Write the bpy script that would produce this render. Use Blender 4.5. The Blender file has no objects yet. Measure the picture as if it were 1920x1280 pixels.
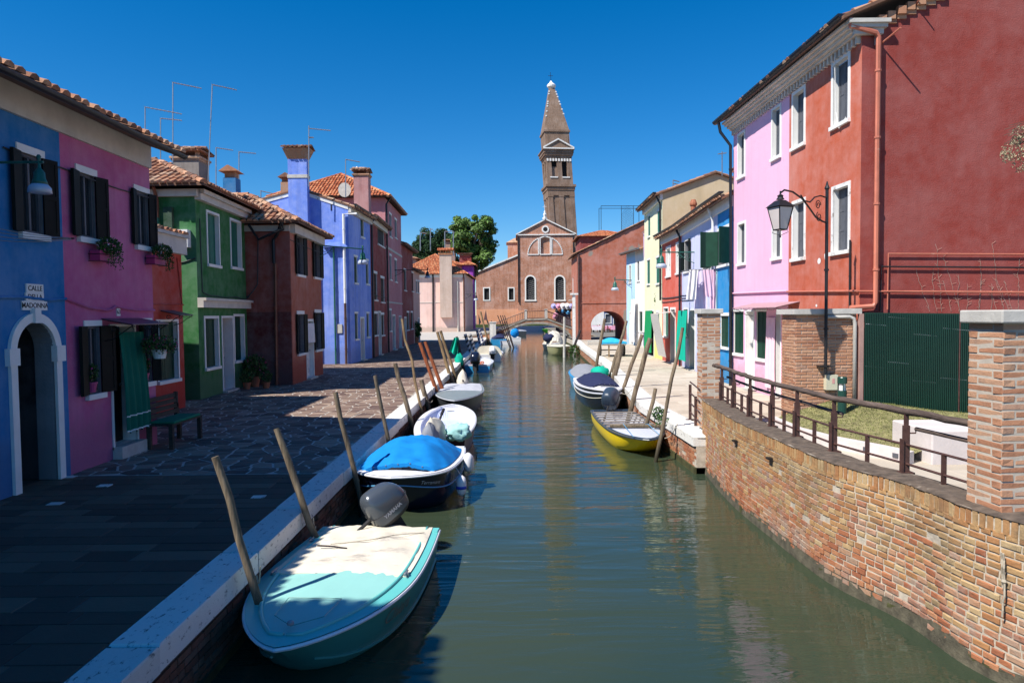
import bpy, math, random
from mathutils import Vector, Matrix, noise as mnoise
random.seed(11)
R = math.radians
SC = bpy.context.scene
COL = SC.collection
# ------------------------------------------------------------------ camera, sky, sun
CAMZ = 2.35
FPX = 1280.0
PITCH = math.atan(50/FPX)
ROLL = 0.010
fw = Vector((0, math.cos(PITCH), -math.sin(PITCH)))
rt0 = Vector((1, 0, 0)); up0 = rt0.cross(fw)
rt = rt0*math.cos(ROLL) - up0*math.sin(ROLL)
up = up0*math.cos(ROLL) + rt0*math.sin(ROLL)
CAM = Vector((0, 0, CAMZ))
cd = bpy.data.cameras.new('camera'); cam = bpy.data.objects.new('camera', cd); COL.objects.link(cam)
cd.sensor_width = 36; cd.lens = 24.0; cd.clip_start = .1; cd.clip_end = 6000
cam.matrix_world = Matrix(((rt.x, up.x, -fw.x, 0), (rt.y, up.y, -fw.y, 0), (rt.z, up.z, -fw.z, CAMZ), (0, 0, 0, 1)))
SC.camera = cam
SUNV = Vector((-.65, -.49, 1.0)).normalized()          # towards the sun
w = bpy.data.worlds.new("World"); SC.world = w; w.use_nodes = True
nt = w.node_tree; bg = nt.nodes['Background']
sky = nt.nodes.new('ShaderNodeTexSky'); sky.sky_type = 'NISHITA'; sky.sun_disc = False
sky.sun_elevation = math.asin(SUNV.z); sky.sun_rotation = math.atan2(SUNV.x, SUNV.y)
sky.altitude = 0; sky.air_density = 1.0; sky.dust_density = 0.0; sky.ozone_density = 8
hs = nt.nodes.new('ShaderNodeHueSaturation'); hs.inputs['Saturation'].default_value = 1.30; hs.inputs['Value'].default_value = 1.34
nt.links.new(sky.outputs[0], hs.inputs['Color']); nt.links.new(hs.outputs[0], bg.inputs[0]); bg.inputs[1].default_value = 0.07
sl = bpy.data.lights.new('sun', 'SUN'); sl.energy = 5.0; sl.angle = R(.53); sl.color = (1, .95, .87)
so = bpy.data.objects.new('sun', sl); COL.objects.link(so)
so.rotation_euler = (-SUNV).to_track_quat('-Z', 'Y').to_euler(); so.location = (-20, -20, 40)
vs = SC.view_settings; vs.view_transform = 'Standard'; vs.look = 'None'; vs.gamma = 1; vs.exposure = 0.56
vs.use_curve_mapping = False
SC.cycles.max_bounces = 6; SC.cycles.use_denoising = True

# ------------------------------------------------------------------ survey helpers (photo measurement -> place)
def ray(px, py): return fw + rt*((px-960)/FPX) + up*((640-py)/FPX)
def P(px, py, z=0.0):
    d = ray(px, py); t = (z-CAMZ)/d.z
    return CAM + d*t
def PY(px, py, Y):
    d = ray(px, py); return CAM + d*(Y/d.y)
def PX(px, py, X):
    d = ray(px, py); return CAM + d*(X/d.x)

# ------------------------------------------------------------------ mesh builder
class MB:
    def __init__(s): s.v = []; s.f = []; s.m = []; s.sm = False
    def add(s, vs_, fs, mi=0):
        o = len(s.v); s.v += [tuple(x) for x in vs_]
        for f in fs: s.f.append(tuple(i+o for i in f)); s.m.append(mi)
        return s
    def quad(s, a, b, c, d, mi=0): return s.add([a, b, c, d], [(0, 1, 2, 3)], mi)
    def poly(s, pts, mi=0): return s.add(pts, [tuple(range(len(pts)))], mi)
    def hexa(s, p, mi=0):   # 8 corners, bottom 4 ccw, top 4 ccw
        return s.add(p, [(3, 2, 1, 0), (4, 5, 6, 7), (0, 1, 5, 4), (1, 2, 6, 5), (2, 3, 7, 6), (3, 0, 4, 7)], mi)
    def box(s, x0, x1, y0, y1, z0, z1, mi=0):
        return s.hexa([(x0, y0, z0), (x1, y0, z0), (x1, y1, z0), (x0, y1, z0), (x0, y0, z1), (x1, y0, z1), (x1, y1, z1), (x0, y1, z1)], mi)
    def obox(s, c, u, hu, hv, z0, z1, mi=0):  # oriented in plan
        c = Vector(c); u = Vector((u[0], u[1], 0)).normalized(); v = Vector((-u.y, u.x, 0))
        q = [c-u*hu-v*hv, c+u*hu-v*hv, c+u*hu+v*hv, c-u*hu+v*hv]
        return s.hexa([(a.x, a.y, z0) for a in q]+[(a.x, a.y, z1) for a in q], mi)
    def prism(s, pts, z0, z1, mi=0, bev=0):
        n = len(pts)
        if bev:
            c = Vector((sum(p[0] for p in pts)/n, sum(p[1] for p in pts)/n))
            vv = [(p[0], p[1], z0) for p in pts]+[(p[0], p[1], z1-bev) for p in pts]
            for p in pts:
                d = Vector((p[0]-c.x, p[1]-c.y)); L = max(d.length, 1e-6); d = d*(1-bev*1.2/L)
                vv.append((c.x+d.x, c.y+d.y, z1))
            fs = [(i, (i+1) % n, n+(i+1) % n, n+i) for i in range(n)]+[(n+i, n+(i+1) % n, 2*n+(i+1) % n, 2*n+i) for i in range(n)]+[tuple(2*n+i for i in range(n))]
            return s.add(vv, fs, mi)
        vv = [(p[0], p[1], z0) for p in pts]+[(p[0], p[1], z1) for p in pts]
        return s.add(vv, [tuple(range(n-1, -1, -1)), tuple(range(n, 2*n))]+[(i, (i+1) % n, n+(i+1) % n, n+i) for i in range(n)], mi)
    def tube(s, path, r, seg=8, mi=0, cap=True):
        path = [Vector(p) for p in path]; n = len(path)
        rr = r if isinstance(r, (list, tuple)) else [r]*n
        vv = []; ref = None
        for i, p in enumerate(path):
            t = (path[min(i+1, n-1)]-path[max(i-1, 0)])
            if t.length < 1e-9: t = Vector((0, 0, 1))
            t.normalize()
            if ref is None: ref = Vector((0, 0, 1)) if abs(t.z) < .9 else Vector((1, 0, 0))
            a = t.cross(ref).normalized(); b = t.cross(a).normalized(); ref = a.cross(t).normalized() if abs(a.cross(t).dot(t)) < .9 else ref
            for k in range(seg):
                th = 2*math.pi*k/seg
                vv.append(p+(a*math.cos(th)+b*math.sin(th))*rr[i])
        fs = []
        for i in range(n-1):
            for k in range(seg):
                fs.append((i*seg+k, i*seg+(k+1) % seg, (i+1)*seg+(k+1) % seg, (i+1)*seg+k))
        if cap: fs += [tuple(range(seg-1, -1, -1)), tuple((n-1)*seg+k for k in range(seg))]
        return s.add(vv, fs, mi)
    def lathe(s, c, prof, seg=14, mi=0, ax=None):  # prof: (r, z)
        c = Vector(c); vv = []
        M = Matrix.Identity(3) if ax is None else Vector((0, 0, 1)).rotation_difference(Vector(ax)).to_matrix()
        for r, z in prof:
            for k in range(seg):
                th = 2*math.pi*k/seg; vv.append(c+M@Vector((r*math.cos(th), r*math.sin(th), z)))
        n = len(prof)
        fs = [(i*seg+k, i*seg+(k+1) % seg, (i+1)*seg+(k+1) % seg, (i+1)*seg+k) for i in range(n-1) for k in range(seg)]
        fs += [tuple(range(seg-1, -1, -1)), tuple((n-1)*seg+k for k in range(seg))]
        return s.add(vv, fs, mi)
    def grid(s, fn, nu, nv, mi=0, closed=False):
        vv = [fn(i/nu, j/nv) for i in range(nu+1) for j in range(nv+1)]
        return s.add(vv, [(i*(nv+1)+j, (i+1)*(nv+1)+j, (i+1)*(nv+1)+j+1, i*(nv+1)+j+1) for i in range(nu) for j in range(nv)], mi)
    def build(s, name, mats, parent=None, smooth=False, top=None, origin=None, kind=None, label=None):
        mats = mats if isinstance(mats, (list, tuple)) else [mats]
        if parent is not None:
            r = parent
            while r.parent: r = r.parent
            org = Vector(r.location)
        else:
            if origin is None:
                xs = [v[0] for v in s.v]; ys = [v[1] for v in s.v]; zs = [v[2] for v in s.v]
                origin = ((min(xs)+max(xs))/2, (min(ys)+max(ys))/2, min(zs)) if kind is None else (0, 0, 0)
            org = Vector(origin)
        me = bpy.data.meshes.new(name)
        me.from_pydata([(v[0]-org.x, v[1]-org.y, v[2]-org.z) for v in s.v], [], s.f)
        for m_ in mats: me.materials.append(m_)
        if len(mats) > 1: me.polygons.foreach_set('material_index', s.m)
        if smooth: me.polygons.foreach_set('use_smooth', [True]*len(me.polygons))
        me.update()
        o = bpy.data.objects.new(name, me); COL.objects.link(o)
        if parent is not None: o.parent = parent
        else: o.location = org
        if kind: o['kind'] = kind
        if label: o['label'] = label
        return o

def T(o, label, cat, group=None):
    o['label'] = label; o['category'] = cat
    if group: o['group'] = group
    return o
def thing(name, label, cat, loc, group=None):
    o = bpy.data.objects.new(name, None); o.empty_display_size = .1; COL.objects.link(o); o.location = loc
    return T(o, label, cat, group)
def auto_smooth(o, ang=40):
    me = o.data
    me.polygons.foreach_set('use_smooth', [True]*len(me.polygons))
    me.set_sharp_from_angle(angle=R(ang))

# ------------------------------------------------------------------ materials
def newmat(name):
    m = bpy.data.materials.new(name); m.use_nodes = True
    nt = m.node_tree; return m, nt, nt.nodes['Principled BSDF']
def N(nt, t, **kw):
    n = nt.nodes.new(t)
    for k, v in kw.items():
        if k.startswith('i_'):
            n.inputs[k[2:].replace('_', ' ')].default_value = v
        else: setattr(n, k, v)
    return n
def ramp(nt, fac, stops):
    r = nt.nodes.new('ShaderNodeValToRGB'); e = r.color_ramp.elements
    while len(e) > 1: e.remove(e[-1])
    e[0].position = stops[0][0]; e[0].color = stops[0][1]
    for p, c in stops[1:]:
        q = e.new(p); q.color = c
    nt.links.new(fac, r.inputs[0]); return r.outputs[0]
def mix(nt, fac, a, b, mode='MIX'):
    m = nt.nodes.new('ShaderNodeMix'); m.data_type = 'RGBA'; m.blend_type = mode
    for sock, v in ((0, fac), (6, a), (7, b)):
        if hasattr(v, 'is_linked'): nt.links.new(v, m.inputs[sock])
        else: m.inputs[sock].default_value = v
    return m.outputs[2]
def noise(nt, co, scale, detail=4, rough=.55, dist=0):
    n = nt.nodes.new('ShaderNodeTexNoise'); n.inputs['Scale'].default_value = scale; n.inputs['Detail'].default_value = detail
    n.inputs['Roughness'].default_value = rough; n.inputs['Distortion'].default_value = dist
    nt.links.new(co, n.inputs['Vector']); return n.outputs['Fac']
def coords(nt, scale=(1, 1, 1)):
    tc = nt.nodes.new('ShaderNodeTexCoord'); mp = nt.nodes.new('ShaderNodeMapping'); mp.inputs['Scale'].default_value = scale
    nt.links.new(tc.outputs['Object'], mp.inputs['Vector']); return mp.outputs[0]
def wcoords(nt, scale=(1, 1, 1)):
    tc = nt.nodes.new('ShaderNodeNewGeometry'); mp = nt.nodes.new('ShaderNodeMapping'); mp.inputs['Scale'].default_value = scale
    nt.links.new(tc.outputs['Position'], mp.inputs['Vector']); return mp.outputs[0]
def bump(nt, bsdf, h, strength=.3, dist=.01):
    b = nt.nodes.new('ShaderNodeBump'); b.inputs['Strength'].default_value = strength; b.inputs['Distance'].default_value = dist
    nt.links.new(h, b.inputs['Height']); nt.links.new(b.outputs[0], bsdf.inputs['Normal'])
def c4(c, k=1): return (min(c[0]*k, 1), min(c[1]*k, 1), min(c[2]*k, 1), 1)
def rnd_out(nt):
    oi = nt.nodes.new('ShaderNodeObjectInfo'); ge = nt.nodes.new('ShaderNodeNewGeometry')
    a = nt.nodes.new('ShaderNodeMath'); a.operation = 'ADD'
    nt.links.new(oi.outputs['Random'], a.inputs[0]); nt.links.new(ge.outputs['Random Per Island'], a.inputs[1])
    f = nt.nodes.new('ShaderNodeMath'); f.operation = 'FRACT'; nt.links.new(a.outputs[0], f.inputs[0])
    return f.outputs[0]

def stucco(name, c, var=.16, dirt=.35, base=None, basez=.35, bs=.25, fade=.10, patches=None):
    m, nt, b = newmat(name); L = nt.links; co = wcoords(nt)
    n1 = noise(nt, co, .5, 5, .55, .2); n2 = noise(nt, co, 3.2, 6, .65)
    col = ramp(nt, n1, [(.25, c4(c, 1-var)), (.5, c4(c)), (.75, c4([x+(1-x)*fade for x in c], 1+var*.4))])
    col = mix(nt, ramp(nt, n2, [(.35, (0, 0, 0, 1)), (.75, (.5, .5, .5, 1))]), col, c4([x+(1-x)*fade*1.6 for x in c]))
    st = noise(nt, wcoords(nt, (3.5, 3.5, .22)), 1.0, 5, .7)
    col = mix(nt, ramp(nt, st, [(.49, (0, 0, 0, 1)), (.76, (dirt, dirt, dirt, 1))]), col, c4([x*.42 for x in c]))
    # rising damp: paint worn and salted near the ground
    g = nt.nodes.new('ShaderNodeNewGeometry'); sx = nt.nodes.new('ShaderNodeSeparateXYZ'); L.new(g.outputs['Position'], sx.inputs[0])
    ad = nt.nodes.new('ShaderNodeMath'); ad.operation = 'MULTIPLY_ADD'; L.new(n2, ad.inputs[0]); ad.inputs[1].default_value = -1.1; L.new(sx.outputs[2], ad.inputs[2])
    bc = base or [x*.62+.05 for x in c]
    col = mix(nt, ramp(nt, ad.outputs[0], [(0, (.75, .75, .75, 1)), (basez, (0, 0, 0, 1))]), col, c4(bc))
    if patches:
        n3 = noise(nt, co, patches[1], 3, .5, .4)
        col = mix(nt, ramp(nt, n3, [(patches[2], (0, 0, 0, 1)), (patches[2]+.02, (1, 1, 1, 1))]), col, c4(patches[0]))
    L.new(col, b.inputs['Base Color']); b.inputs['Roughness'].default_value = .88; b.inputs['Specular IOR Level'].default_value = .25
    h = nt.nodes.new('ShaderNodeMath'); h.operation = 'ADD'
    L.new(noise(nt, co, 34, 5, .65), h.inputs[0]); L.new(noise(nt, co, 4, 3, .5), h.inputs[1])
    bump(nt, b, h.outputs[0], bs, .03)
    return m
def plain(name, c, rough=.6, var=.12, scale=6, metal=0, bs=.1, rnd=0, spec=.5, wear=None, stretch=(1, 1, 1)):
    m, nt, b = newmat(name); co = coords(nt, stretch)
    n1 = noise(nt, co, scale, 5, .6)
    col = ramp(nt, n1, [(.3, c4(c, 1-var)), (.7, c4(c, 1+var))])
    if rnd:
        r = rnd_out(nt); k = nt.nodes.new('ShaderNodeMapRange'); k.inputs['To Min'].default_value = 1-rnd; k.inputs['To Max'].default_value = 1+rnd
        nt.links.new(r, k.inputs['Value'])
        hs = nt.nodes.new('ShaderNodeHueSaturation'); nt.links.new(k.outputs[0], hs.inputs['Value']); nt.links.new(col, hs.inputs['Color']); col = hs.outputs[0]
    if wear:
        n2 = noise(nt, coords(nt, stretch), wear[1], 6, .7)
        col = mix(nt, ramp(nt, n2, [(wear[2], (0, 0, 0, 1)), (wear[2]+.08, (.85, .85, .85, 1))]), col, c4(wear[0]))
    nt.links.new(col, b.inputs['Base Color']); b.inputs['Roughness'].default_value = rough; b.inputs['Metallic'].default_value = metal
    b.inputs['Specular IOR Level'].default_value = spec
    if bs: bump(nt, b, noise(nt, co, scale*5, 4, .6), bs, .01)
    return m
def wood(name, c, c2, scale=1.0, axis='z', rough=.85, wet=False):
    st = {'z': (14, 14, 1.2), 'x': (1.2, 14, 14), 'y': (14, 1.2, 14)}[axis]
    m, nt, b = newmat(name); co = coords(nt, tuple(x*scale for x in st))
    n1 = noise(nt, co, 1.6, 6, .7, .5); n2 = noise(nt, coords(nt), 2.2, 4, .6)
    col = ramp(nt, n1, [(.3, c4(c2)), (.55, c4(c)), (.8, c4(c, 1.4))])
    col = mix(nt, ramp(nt, n2, [(.45, (0, 0, 0, 1)), (.7, (.6, .6, .6, 1))]), col, c4(c2, .8))
    if wet:
        g = nt.nodes.new('ShaderNodeNewGeometry'); sx = nt.nodes.new('ShaderNodeSeparateXYZ'); nt.links.new(g.outputs['Position'], sx.inputs[0])
        ad = nt.nodes.new('ShaderNodeMath'); ad.operation = 'MULTIPLY_ADD'; nt.links.new(n2, ad.inputs[0]); ad.inputs[1].default_value = .5; nt.links.new(sx.outputs[2], ad.inputs[2])
        mr = nt.nodes.new('ShaderNodeMapRange'); nt.links.new(ad.outputs[0], mr.inputs['Value']); mr.inputs['From Min'].default_value = -.35; mr.inputs['From Max'].default_value = .25
        col = mix(nt, ramp(nt, mr.outputs[0], [(0, (.9, .9, .9, 1)), (1, (0, 0, 0, 1))]), col, c4((.022, .022, .012)))
    nt.links.new(col, b.inputs['Base Color']); b.inputs['Roughness'].default_value = rough; b.inputs['Specular IOR Level'].default_value = .25
    bump(nt, b, n1, .9, .014); return m
def stone(name, stops, scale=3, bs=.4, rough=.85, pit=None, rnd=.18, world=True, stains=None):
    m, nt, b = newmat(name); co = wcoords(nt) if world else coords(nt)
    r = rnd_out(nt); n1 = noise(nt, co, scale, 6, .65, .3)
    a = nt.nodes.new('ShaderNodeMath'); a.operation = 'MULTIPLY_ADD'; nt.links.new(r, a.inputs[0]); a.inputs[1].default_value = .75
    s_ = nt.nodes.new('ShaderNodeMath'); s_.operation = 'MULTIPLY'; nt.links.new(n1, s_.inputs[0]); s_.inputs[1].default_value = .35
    nt.links.new(s_.outputs[0], a.inputs[2])
    col = ramp(nt, a.outputs[0], stops)
    if stains:
        n2 = noise(nt, co, stains[1], 5, .65)
        col = mix(nt, ramp(nt, n2, [(stains[2], (0, 0, 0, 1)), (stains[2]+.2, (.8, .8, .8, 1))]), col, c4(stains[0]))
    h = noise(nt, co, 28, 5, .7)
    if pit:
        vo = nt.nodes.new('ShaderNodeTexNoise'); vo.inputs['Scale'].default_value = 16; vo.inputs['Detail'].default_value = 6; vo.inputs['Roughness'].default_value = .75
        nt.links.new(wcoords(nt, (1, .55, 1)), vo.inputs['Vector'])
        pm = ramp(nt, vo.outputs['Fac'], [(.36, (.85, .85, .85, 1)), (.43, (0, 0, 0, 1))])
        col = mix(nt, pm, col, c4(pit))
    nt.links.new(col, b.inputs['Base Color']); b.inputs['Roughness'].default_value = rough; b.inputs['Specular IOR Level'].default_value = .3
    bump(nt, b, h, bs, .012); return m
def G(*v): return tuple(v)+(1,)

class MD(dict):
    def __missing__(s, k):
        if isinstance(k, str): raise KeyError(k)
        return k
M = MD()
M['tile'] = stone('roof_tile', [(.1, G(.10, .07, .06)), (.35, G(.30, .13, .075)), (.6, G(.42, .20, .11)), (.9, G(.50, .33, .22))], 5, .5, rnd=.3, stains=((.09, .075, .06), 2.2, .5))
M['tile_new'] = stone('orange_roof_tile', [(.1, G(.26, .07, .03)), (.5, G(.50, .15, .06)), (.9, G(.60, .27, .13))], 5, .4, stains=((.16, .08, .05), 2, .6))
M['roofbase'] = plain('roof_bed', (.16, .08, .05), .9)
M['brick_y'] = stone('old_yellow_brick', [(.1, G(.30, .13, .055)), (.3, G(.39, .19, .08)), (.55, G(.44, .25, .11)), (.75, G(.47, .30, .145)), (.92, G(.46, .34, .19)), (.99, G(.26, .13, .07))], 12, .8, stains=((.20, .145, .085), 2.0, .45))
M['brick_r'] = stone('worn_red_brick', [(.1, G(.27, .095, .05)), (.4, G(.38, .145, .07)), (.65, G(.42, .19, .095)), (.85, G(.40, .23, .14)), (.97, G(.32, .22, .16))], 12, .9, stains=((.32, .27, .23), 2.2, .48))
M['brick_p'] = stone('pillar_brick', [(.08, G(.30, .13, .075)), (.4, G(.43, .21, .12)), (.75, G(.50, .29, .18)), (.93, G(.42, .25, .17)), (.99, G(.26, .13, .09))], 12, .6, stains=((.26, .17, .12), 3, .55))
M['brick_dk'] = stone('dark_quay_brick', [(.1, G(.10, .05, .035)), (.5, G(.20, .08, .05)), (.9, G(.22, .13, .09))], 8, .7, stains=((.03, .04, .02), 1.5, .5))  # dark brick tones with blackish green blotches, left quay only
M['mortar'] = plain('mortar', (.46, .40, .32), .95, .25, 9, bs=.6, wear=((.24, .20, .15), 4, .58))
M['mortar_p'] = plain('pale_mortar', (.47, .41, .34), .95, .12, 8, bs=.3)
M['mortar_dk'] = plain('dark_mortar', (.12, .10, .08), .95, .3, 4, bs=.4)  # dark grey-brown mortar tone, left quay only
M['coping'] = plain('mossy_cement', (.105, .078, .058), .95, .5, 9, bs=1.0, wear=((.34, .29, .23), 3.4, .62))
M['algae'] = plain('algae', (.055, .055, .02), .7, .5, 6, bs=.8)
M['foot'] = plain('salted_concrete', (.085, .075, .050), .95, .55, 9, bs=1.0, wear=((.24, .20, .155), 7, .60))
M['istria'] = stone('istrian_stone', [(.1, G(.56, .54, .50)), (.6, G(.68, .66, .62)), (.95, G(.74, .72, .67))], 2, .35, pit=(.09, .09, .09), stains=((.38, .36, .32), 1.2, .6))
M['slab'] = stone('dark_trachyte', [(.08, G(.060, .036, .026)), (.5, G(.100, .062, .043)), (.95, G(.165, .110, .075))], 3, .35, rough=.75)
M['crazy'] = stone('porphyry', [(.1, G(.085, .05, .044)), (.35, G(.155, .10, .08)), (.65, G(.215, .15, .115)), (.95, G(.32, .235, .18))], 4, .4, rough=.8)
M['joint'] = plain('pale_joint', (.44, .40, .35), .95, .2, 8, bs=.3)
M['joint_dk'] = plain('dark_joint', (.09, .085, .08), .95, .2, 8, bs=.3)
M['paver_r'] = stone('sunny_paver', [(.1, G(.38, .32, .25)), (.5, G(.46, .40, .32)), (.95, G(.54, .47, .38))], 2, .3, stains=((.30, .25, .19), .8, .55))
M['white'] = plain('white_paint', (.76, .75, .72), .7, .06, 4, bs=.15, wear=((.45, .42, .38), 3, .68))
M['white_worn'] = plain('peeling_white_paint', (.74, .73, .70), .8, .1, 5, bs=.3, wear=((.32, .28, .24), 4, .56))
M['fascia'] = plain('cream_fascia', (.56, .52, .46), .8, .14, 2.5, bs=.15)
M['sh_black'] = plain('near_black_green_shutter', (.006, .009, .008), .6, .2, 5, spec=.15)
M['sh_green'] = plain('dark_green_shutter', (.008, .045, .026), .55, .2, 5, spec=.25)
M['sh_teal'] = plain('teal_green_shutter', (.01, .13, .085), .5, .2, 5)
M['sh_grey'] = plain('slate_grey_shutter', (.085, .09, .105), .6, .15, 5)
M['glass'] = plain('window_glass', (.02, .025, .03), .06, .05, 3, bs=0, spec=.8)
M['dark'] = plain('dark_interior', (.012, .011, .012), .9, .1, 3, bs=0)
M['iron'] = plain('black_iron', (.02, .02, .022), .45, .2, 12, metal=.3)
M['iron_g'] = plain('green_iron', (.012, .10, .07), .4, .2, 12)
M['rust'] = plain('dark_brown_rail_paint', (.075, .035, .028), .55, .35, 12, bs=.3)
M['gutter'] = plain('dark_gutter', (.014, .017, .023), .4, .2, 4, metal=.2)
M['copper'] = plain('copper_gutter', (.20, .075, .045), .45, .2, 4, metal=.3)
M['alu'] = plain('antenna_metal', (.30, .31, .33), .4, .15, 10, metal=.6)
M['cable'] = plain('painted_cable', (.05, .05, .055), .7, .2, 10)
M['bridge_stone'] = stone('weathered_bridge_stone', [(.1, G(.20, .18, .15)), (.5, G(.30, .275, .24)), (.95, G(.40, .37, .33))], 3, .5, stains=((.06, .07, .03), 1.1, .5))
M['pole'] = wood('weathered_pole', (.24, .185, .125), (.055, .042, .03), wet=True)
M['pole_tan'] = wood('tan_pole', (.34, .235, .125), (.11, .07, .04), wet=True)
M['pole_rust'] = wood('orange_brown_pole', (.36, .11, .045), (.17, .05, .025), 1, wet=True)
M['handrail'] = wood('grey_brown_handrail', (.13, .095, .08), (.05, .036, .03), 1, 'y')
M['plank'] = wood('weathered_plank', (.30, .26, .22), (.12, .10, .09), 1, 'x')
M['benchw'] = wood('dark_bench_wood', (.075, .062, .05), (.03, .025, .02), 1, 'y')
M['leaf'] = plain('leaf', (.035, .085, .018), .6, .35, 8, rnd=.45, bs=0, spec=.3)
M['leaf_tree'] = plain('tree_leaf', (.080, .150, .027), .6, .45, 1.2, rnd=.5, bs=0, spec=.3)
M['leaf_dark'] = plain('dark_tree_leaf', (.020, .050, .016), .7, .4, 1.2, rnd=.45, bs=0, spec=.2)
M['bark'] = plain('bark', (.11, .085, .06), .95, .3, 6, bs=.8)
M['flower_m'] = plain('magenta_petal', (.42, .015, .14), .6, .2, 8, rnd=.4, bs=0)
M['flower_w'] = plain('pale_petal', (.60, .45, .55), .6, .1, 8, rnd=.2, bs=0)
M['terra'] = plain('terracotta', (.34, .12, .06), .8, .2, 6)
M['pinkpot'] = plain('pink_plastic', (.42, .04, .16), .5, .1, 6)
M['grass'] = plain('dry_grass', (.15, .165, .05), .8, .4, 3, rnd=.5, bs=0, spec=.2)
M['rope'] = plain('rope', (.42, .37, .29), .9, .2, 30, bs=.5)
M['rubber'] = plain('black_rubber', (.015, .015, .016), .6, .1, 5)
M['conc'] = plain('pale_concrete', (.60, .54, .52), .85, .10, 3, bs=.3)
M['cap'] = plain('grey_stone_cap', (.48, .46, .42), .85, .15, 5, bs=.4)
M['cap_dk'] = plain('grey_window_reveal', (.16, .16, .17), .85, .15, 5, bs=.3)
def cloth(name, c, rough=.85, trans=0, s=5):
    return plain(name, c, rough, .07, s, bs=.12, spec=.2)
# ------------------------------------------------------------------ facades and houses
class Face:
    def __init__(s, a, b):
        s.a = Vector((a[0], a[1], 0)); s.b = Vector((b[0], b[1], 0)); s.u = (s.b-s.a).normalized(); s.L = (s.b-s.a).length
        s.n = Vector((s.u.y, -s.u.x, 0))
    def pt(s, q, z, d=0): return s.a+s.u*q+s.n*d+Vector((0, 0, z))
    def at(s, px, py):
        d = ray(px, py); t = (s.a-CAM).dot(s.n)/d.dot(s.n); p = CAM+d*t
        return (p-s.a).dot(s.u), p.z
    def box(s, mb, q0, q1, z0, z1, d0, d1, mi=0):
        p = lambda q, z, d: s.pt(q, z, d)
        return mb.hexa([p(q0, z0, d1), p(q1, z0, d1), p(q1, z0, d0), p(q0, z0, d0), p(q0, z1, d1), p(q1, z1, d1), p(q1, z1, d0), p(q0, z1, d0)], mi)

def arch_pts(q0, q1, zs, rz, n=14):
    c = (q0+q1)/2; r = (q1-q0)/2
    return [(c+r*math.cos(math.pi*k/n), zs+rz*math.sin(math.pi*k/n)) for k in range(n+1)]  # right to left

def wall_panel(mb, F, z0, z1, holes, mi=0, rmi=0, bands=None):
    """front face of one wall with real openings and reveals. holes: dict q0 q1 z0 z1 depth [arch=rise]"""
    qs = sorted(set([0, F.L]+[min(max(h[k], 0), F.L) for h in holes for k in ('q0', 'q1')]))
    zs = sorted(set([z0, z1]+[h[k] for h in holes for k in ('z0', 'z1') if z0 < h[k] < z1]+[b_[0] for b_ in (bands or []) if z0 < b_[0] < z1]))
    for i in range(len(qs)-1):
        for j in range(len(zs)-1):
            qm = (qs[i]+qs[i+1])/2; zm = (zs[j]+zs[j+1])/2
            if any(h['q0'] < qm < h['q1'] and h['z0'] < zm < h['z1'] for h in holes): continue
            k = mi
            for b_ in (bands or []):
                if zm > b_[0]: k = b_[1]
            mb.quad(F.pt(qs[i], zs[j]), F.pt(qs[i+1], zs[j]), F.pt(qs[i+1], zs[j+1]), F.pt(qs[i], zs[j+1]), k)
    for h in holes:
        a, b, c, d, D = h['q0'], h['q1'], h['z0'], h['z1'], -h['depth']
        r = h.get('rmi', rmi)
        if h.get('arch'):
            rise = h['arch']; zs_ = d-rise; ap = arch_pts(a, b, zs_, rise)
            half = len(ap)//2
            mb.poly([F.pt(b, d)]+[F.pt(q, z) for q, z in ap[half::-1]][0:], mi) if False else None
            for i in range(len(ap)-1):
                q1_, z1_ = ap[i]; q2_, z2_ = ap[i+1]
                mb.quad(F.pt(q1_, z1_), F.pt(q1_, d), F.pt(q2_, d), F.pt(q2_, z2_), mi)
                mb.quad(F.pt(q2_, z2_), F.pt(q2_, z2_, D), F.pt(q1_, z1_, D), F.pt(q1_, z1_), r)
            d2 = zs_
        else:
            mb.quad(F.pt(a, d), F.pt(b, d), F.pt(b, d, D), F.pt(a, d, D), r); d2 = d
        mb.quad(F.pt(a, c), F.pt(a, d2), F.pt(a, d2, D), F.pt(a, c, D), r)
        mb.quad(F.pt(b, d2), F.pt(b, c), F.pt(b, c, D), F.pt(b, d2, D), r)
        mb.quad(F.pt(b, c), F.pt(a, c), F.pt(a, c, D), F.pt(b, c, D), r)

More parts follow.
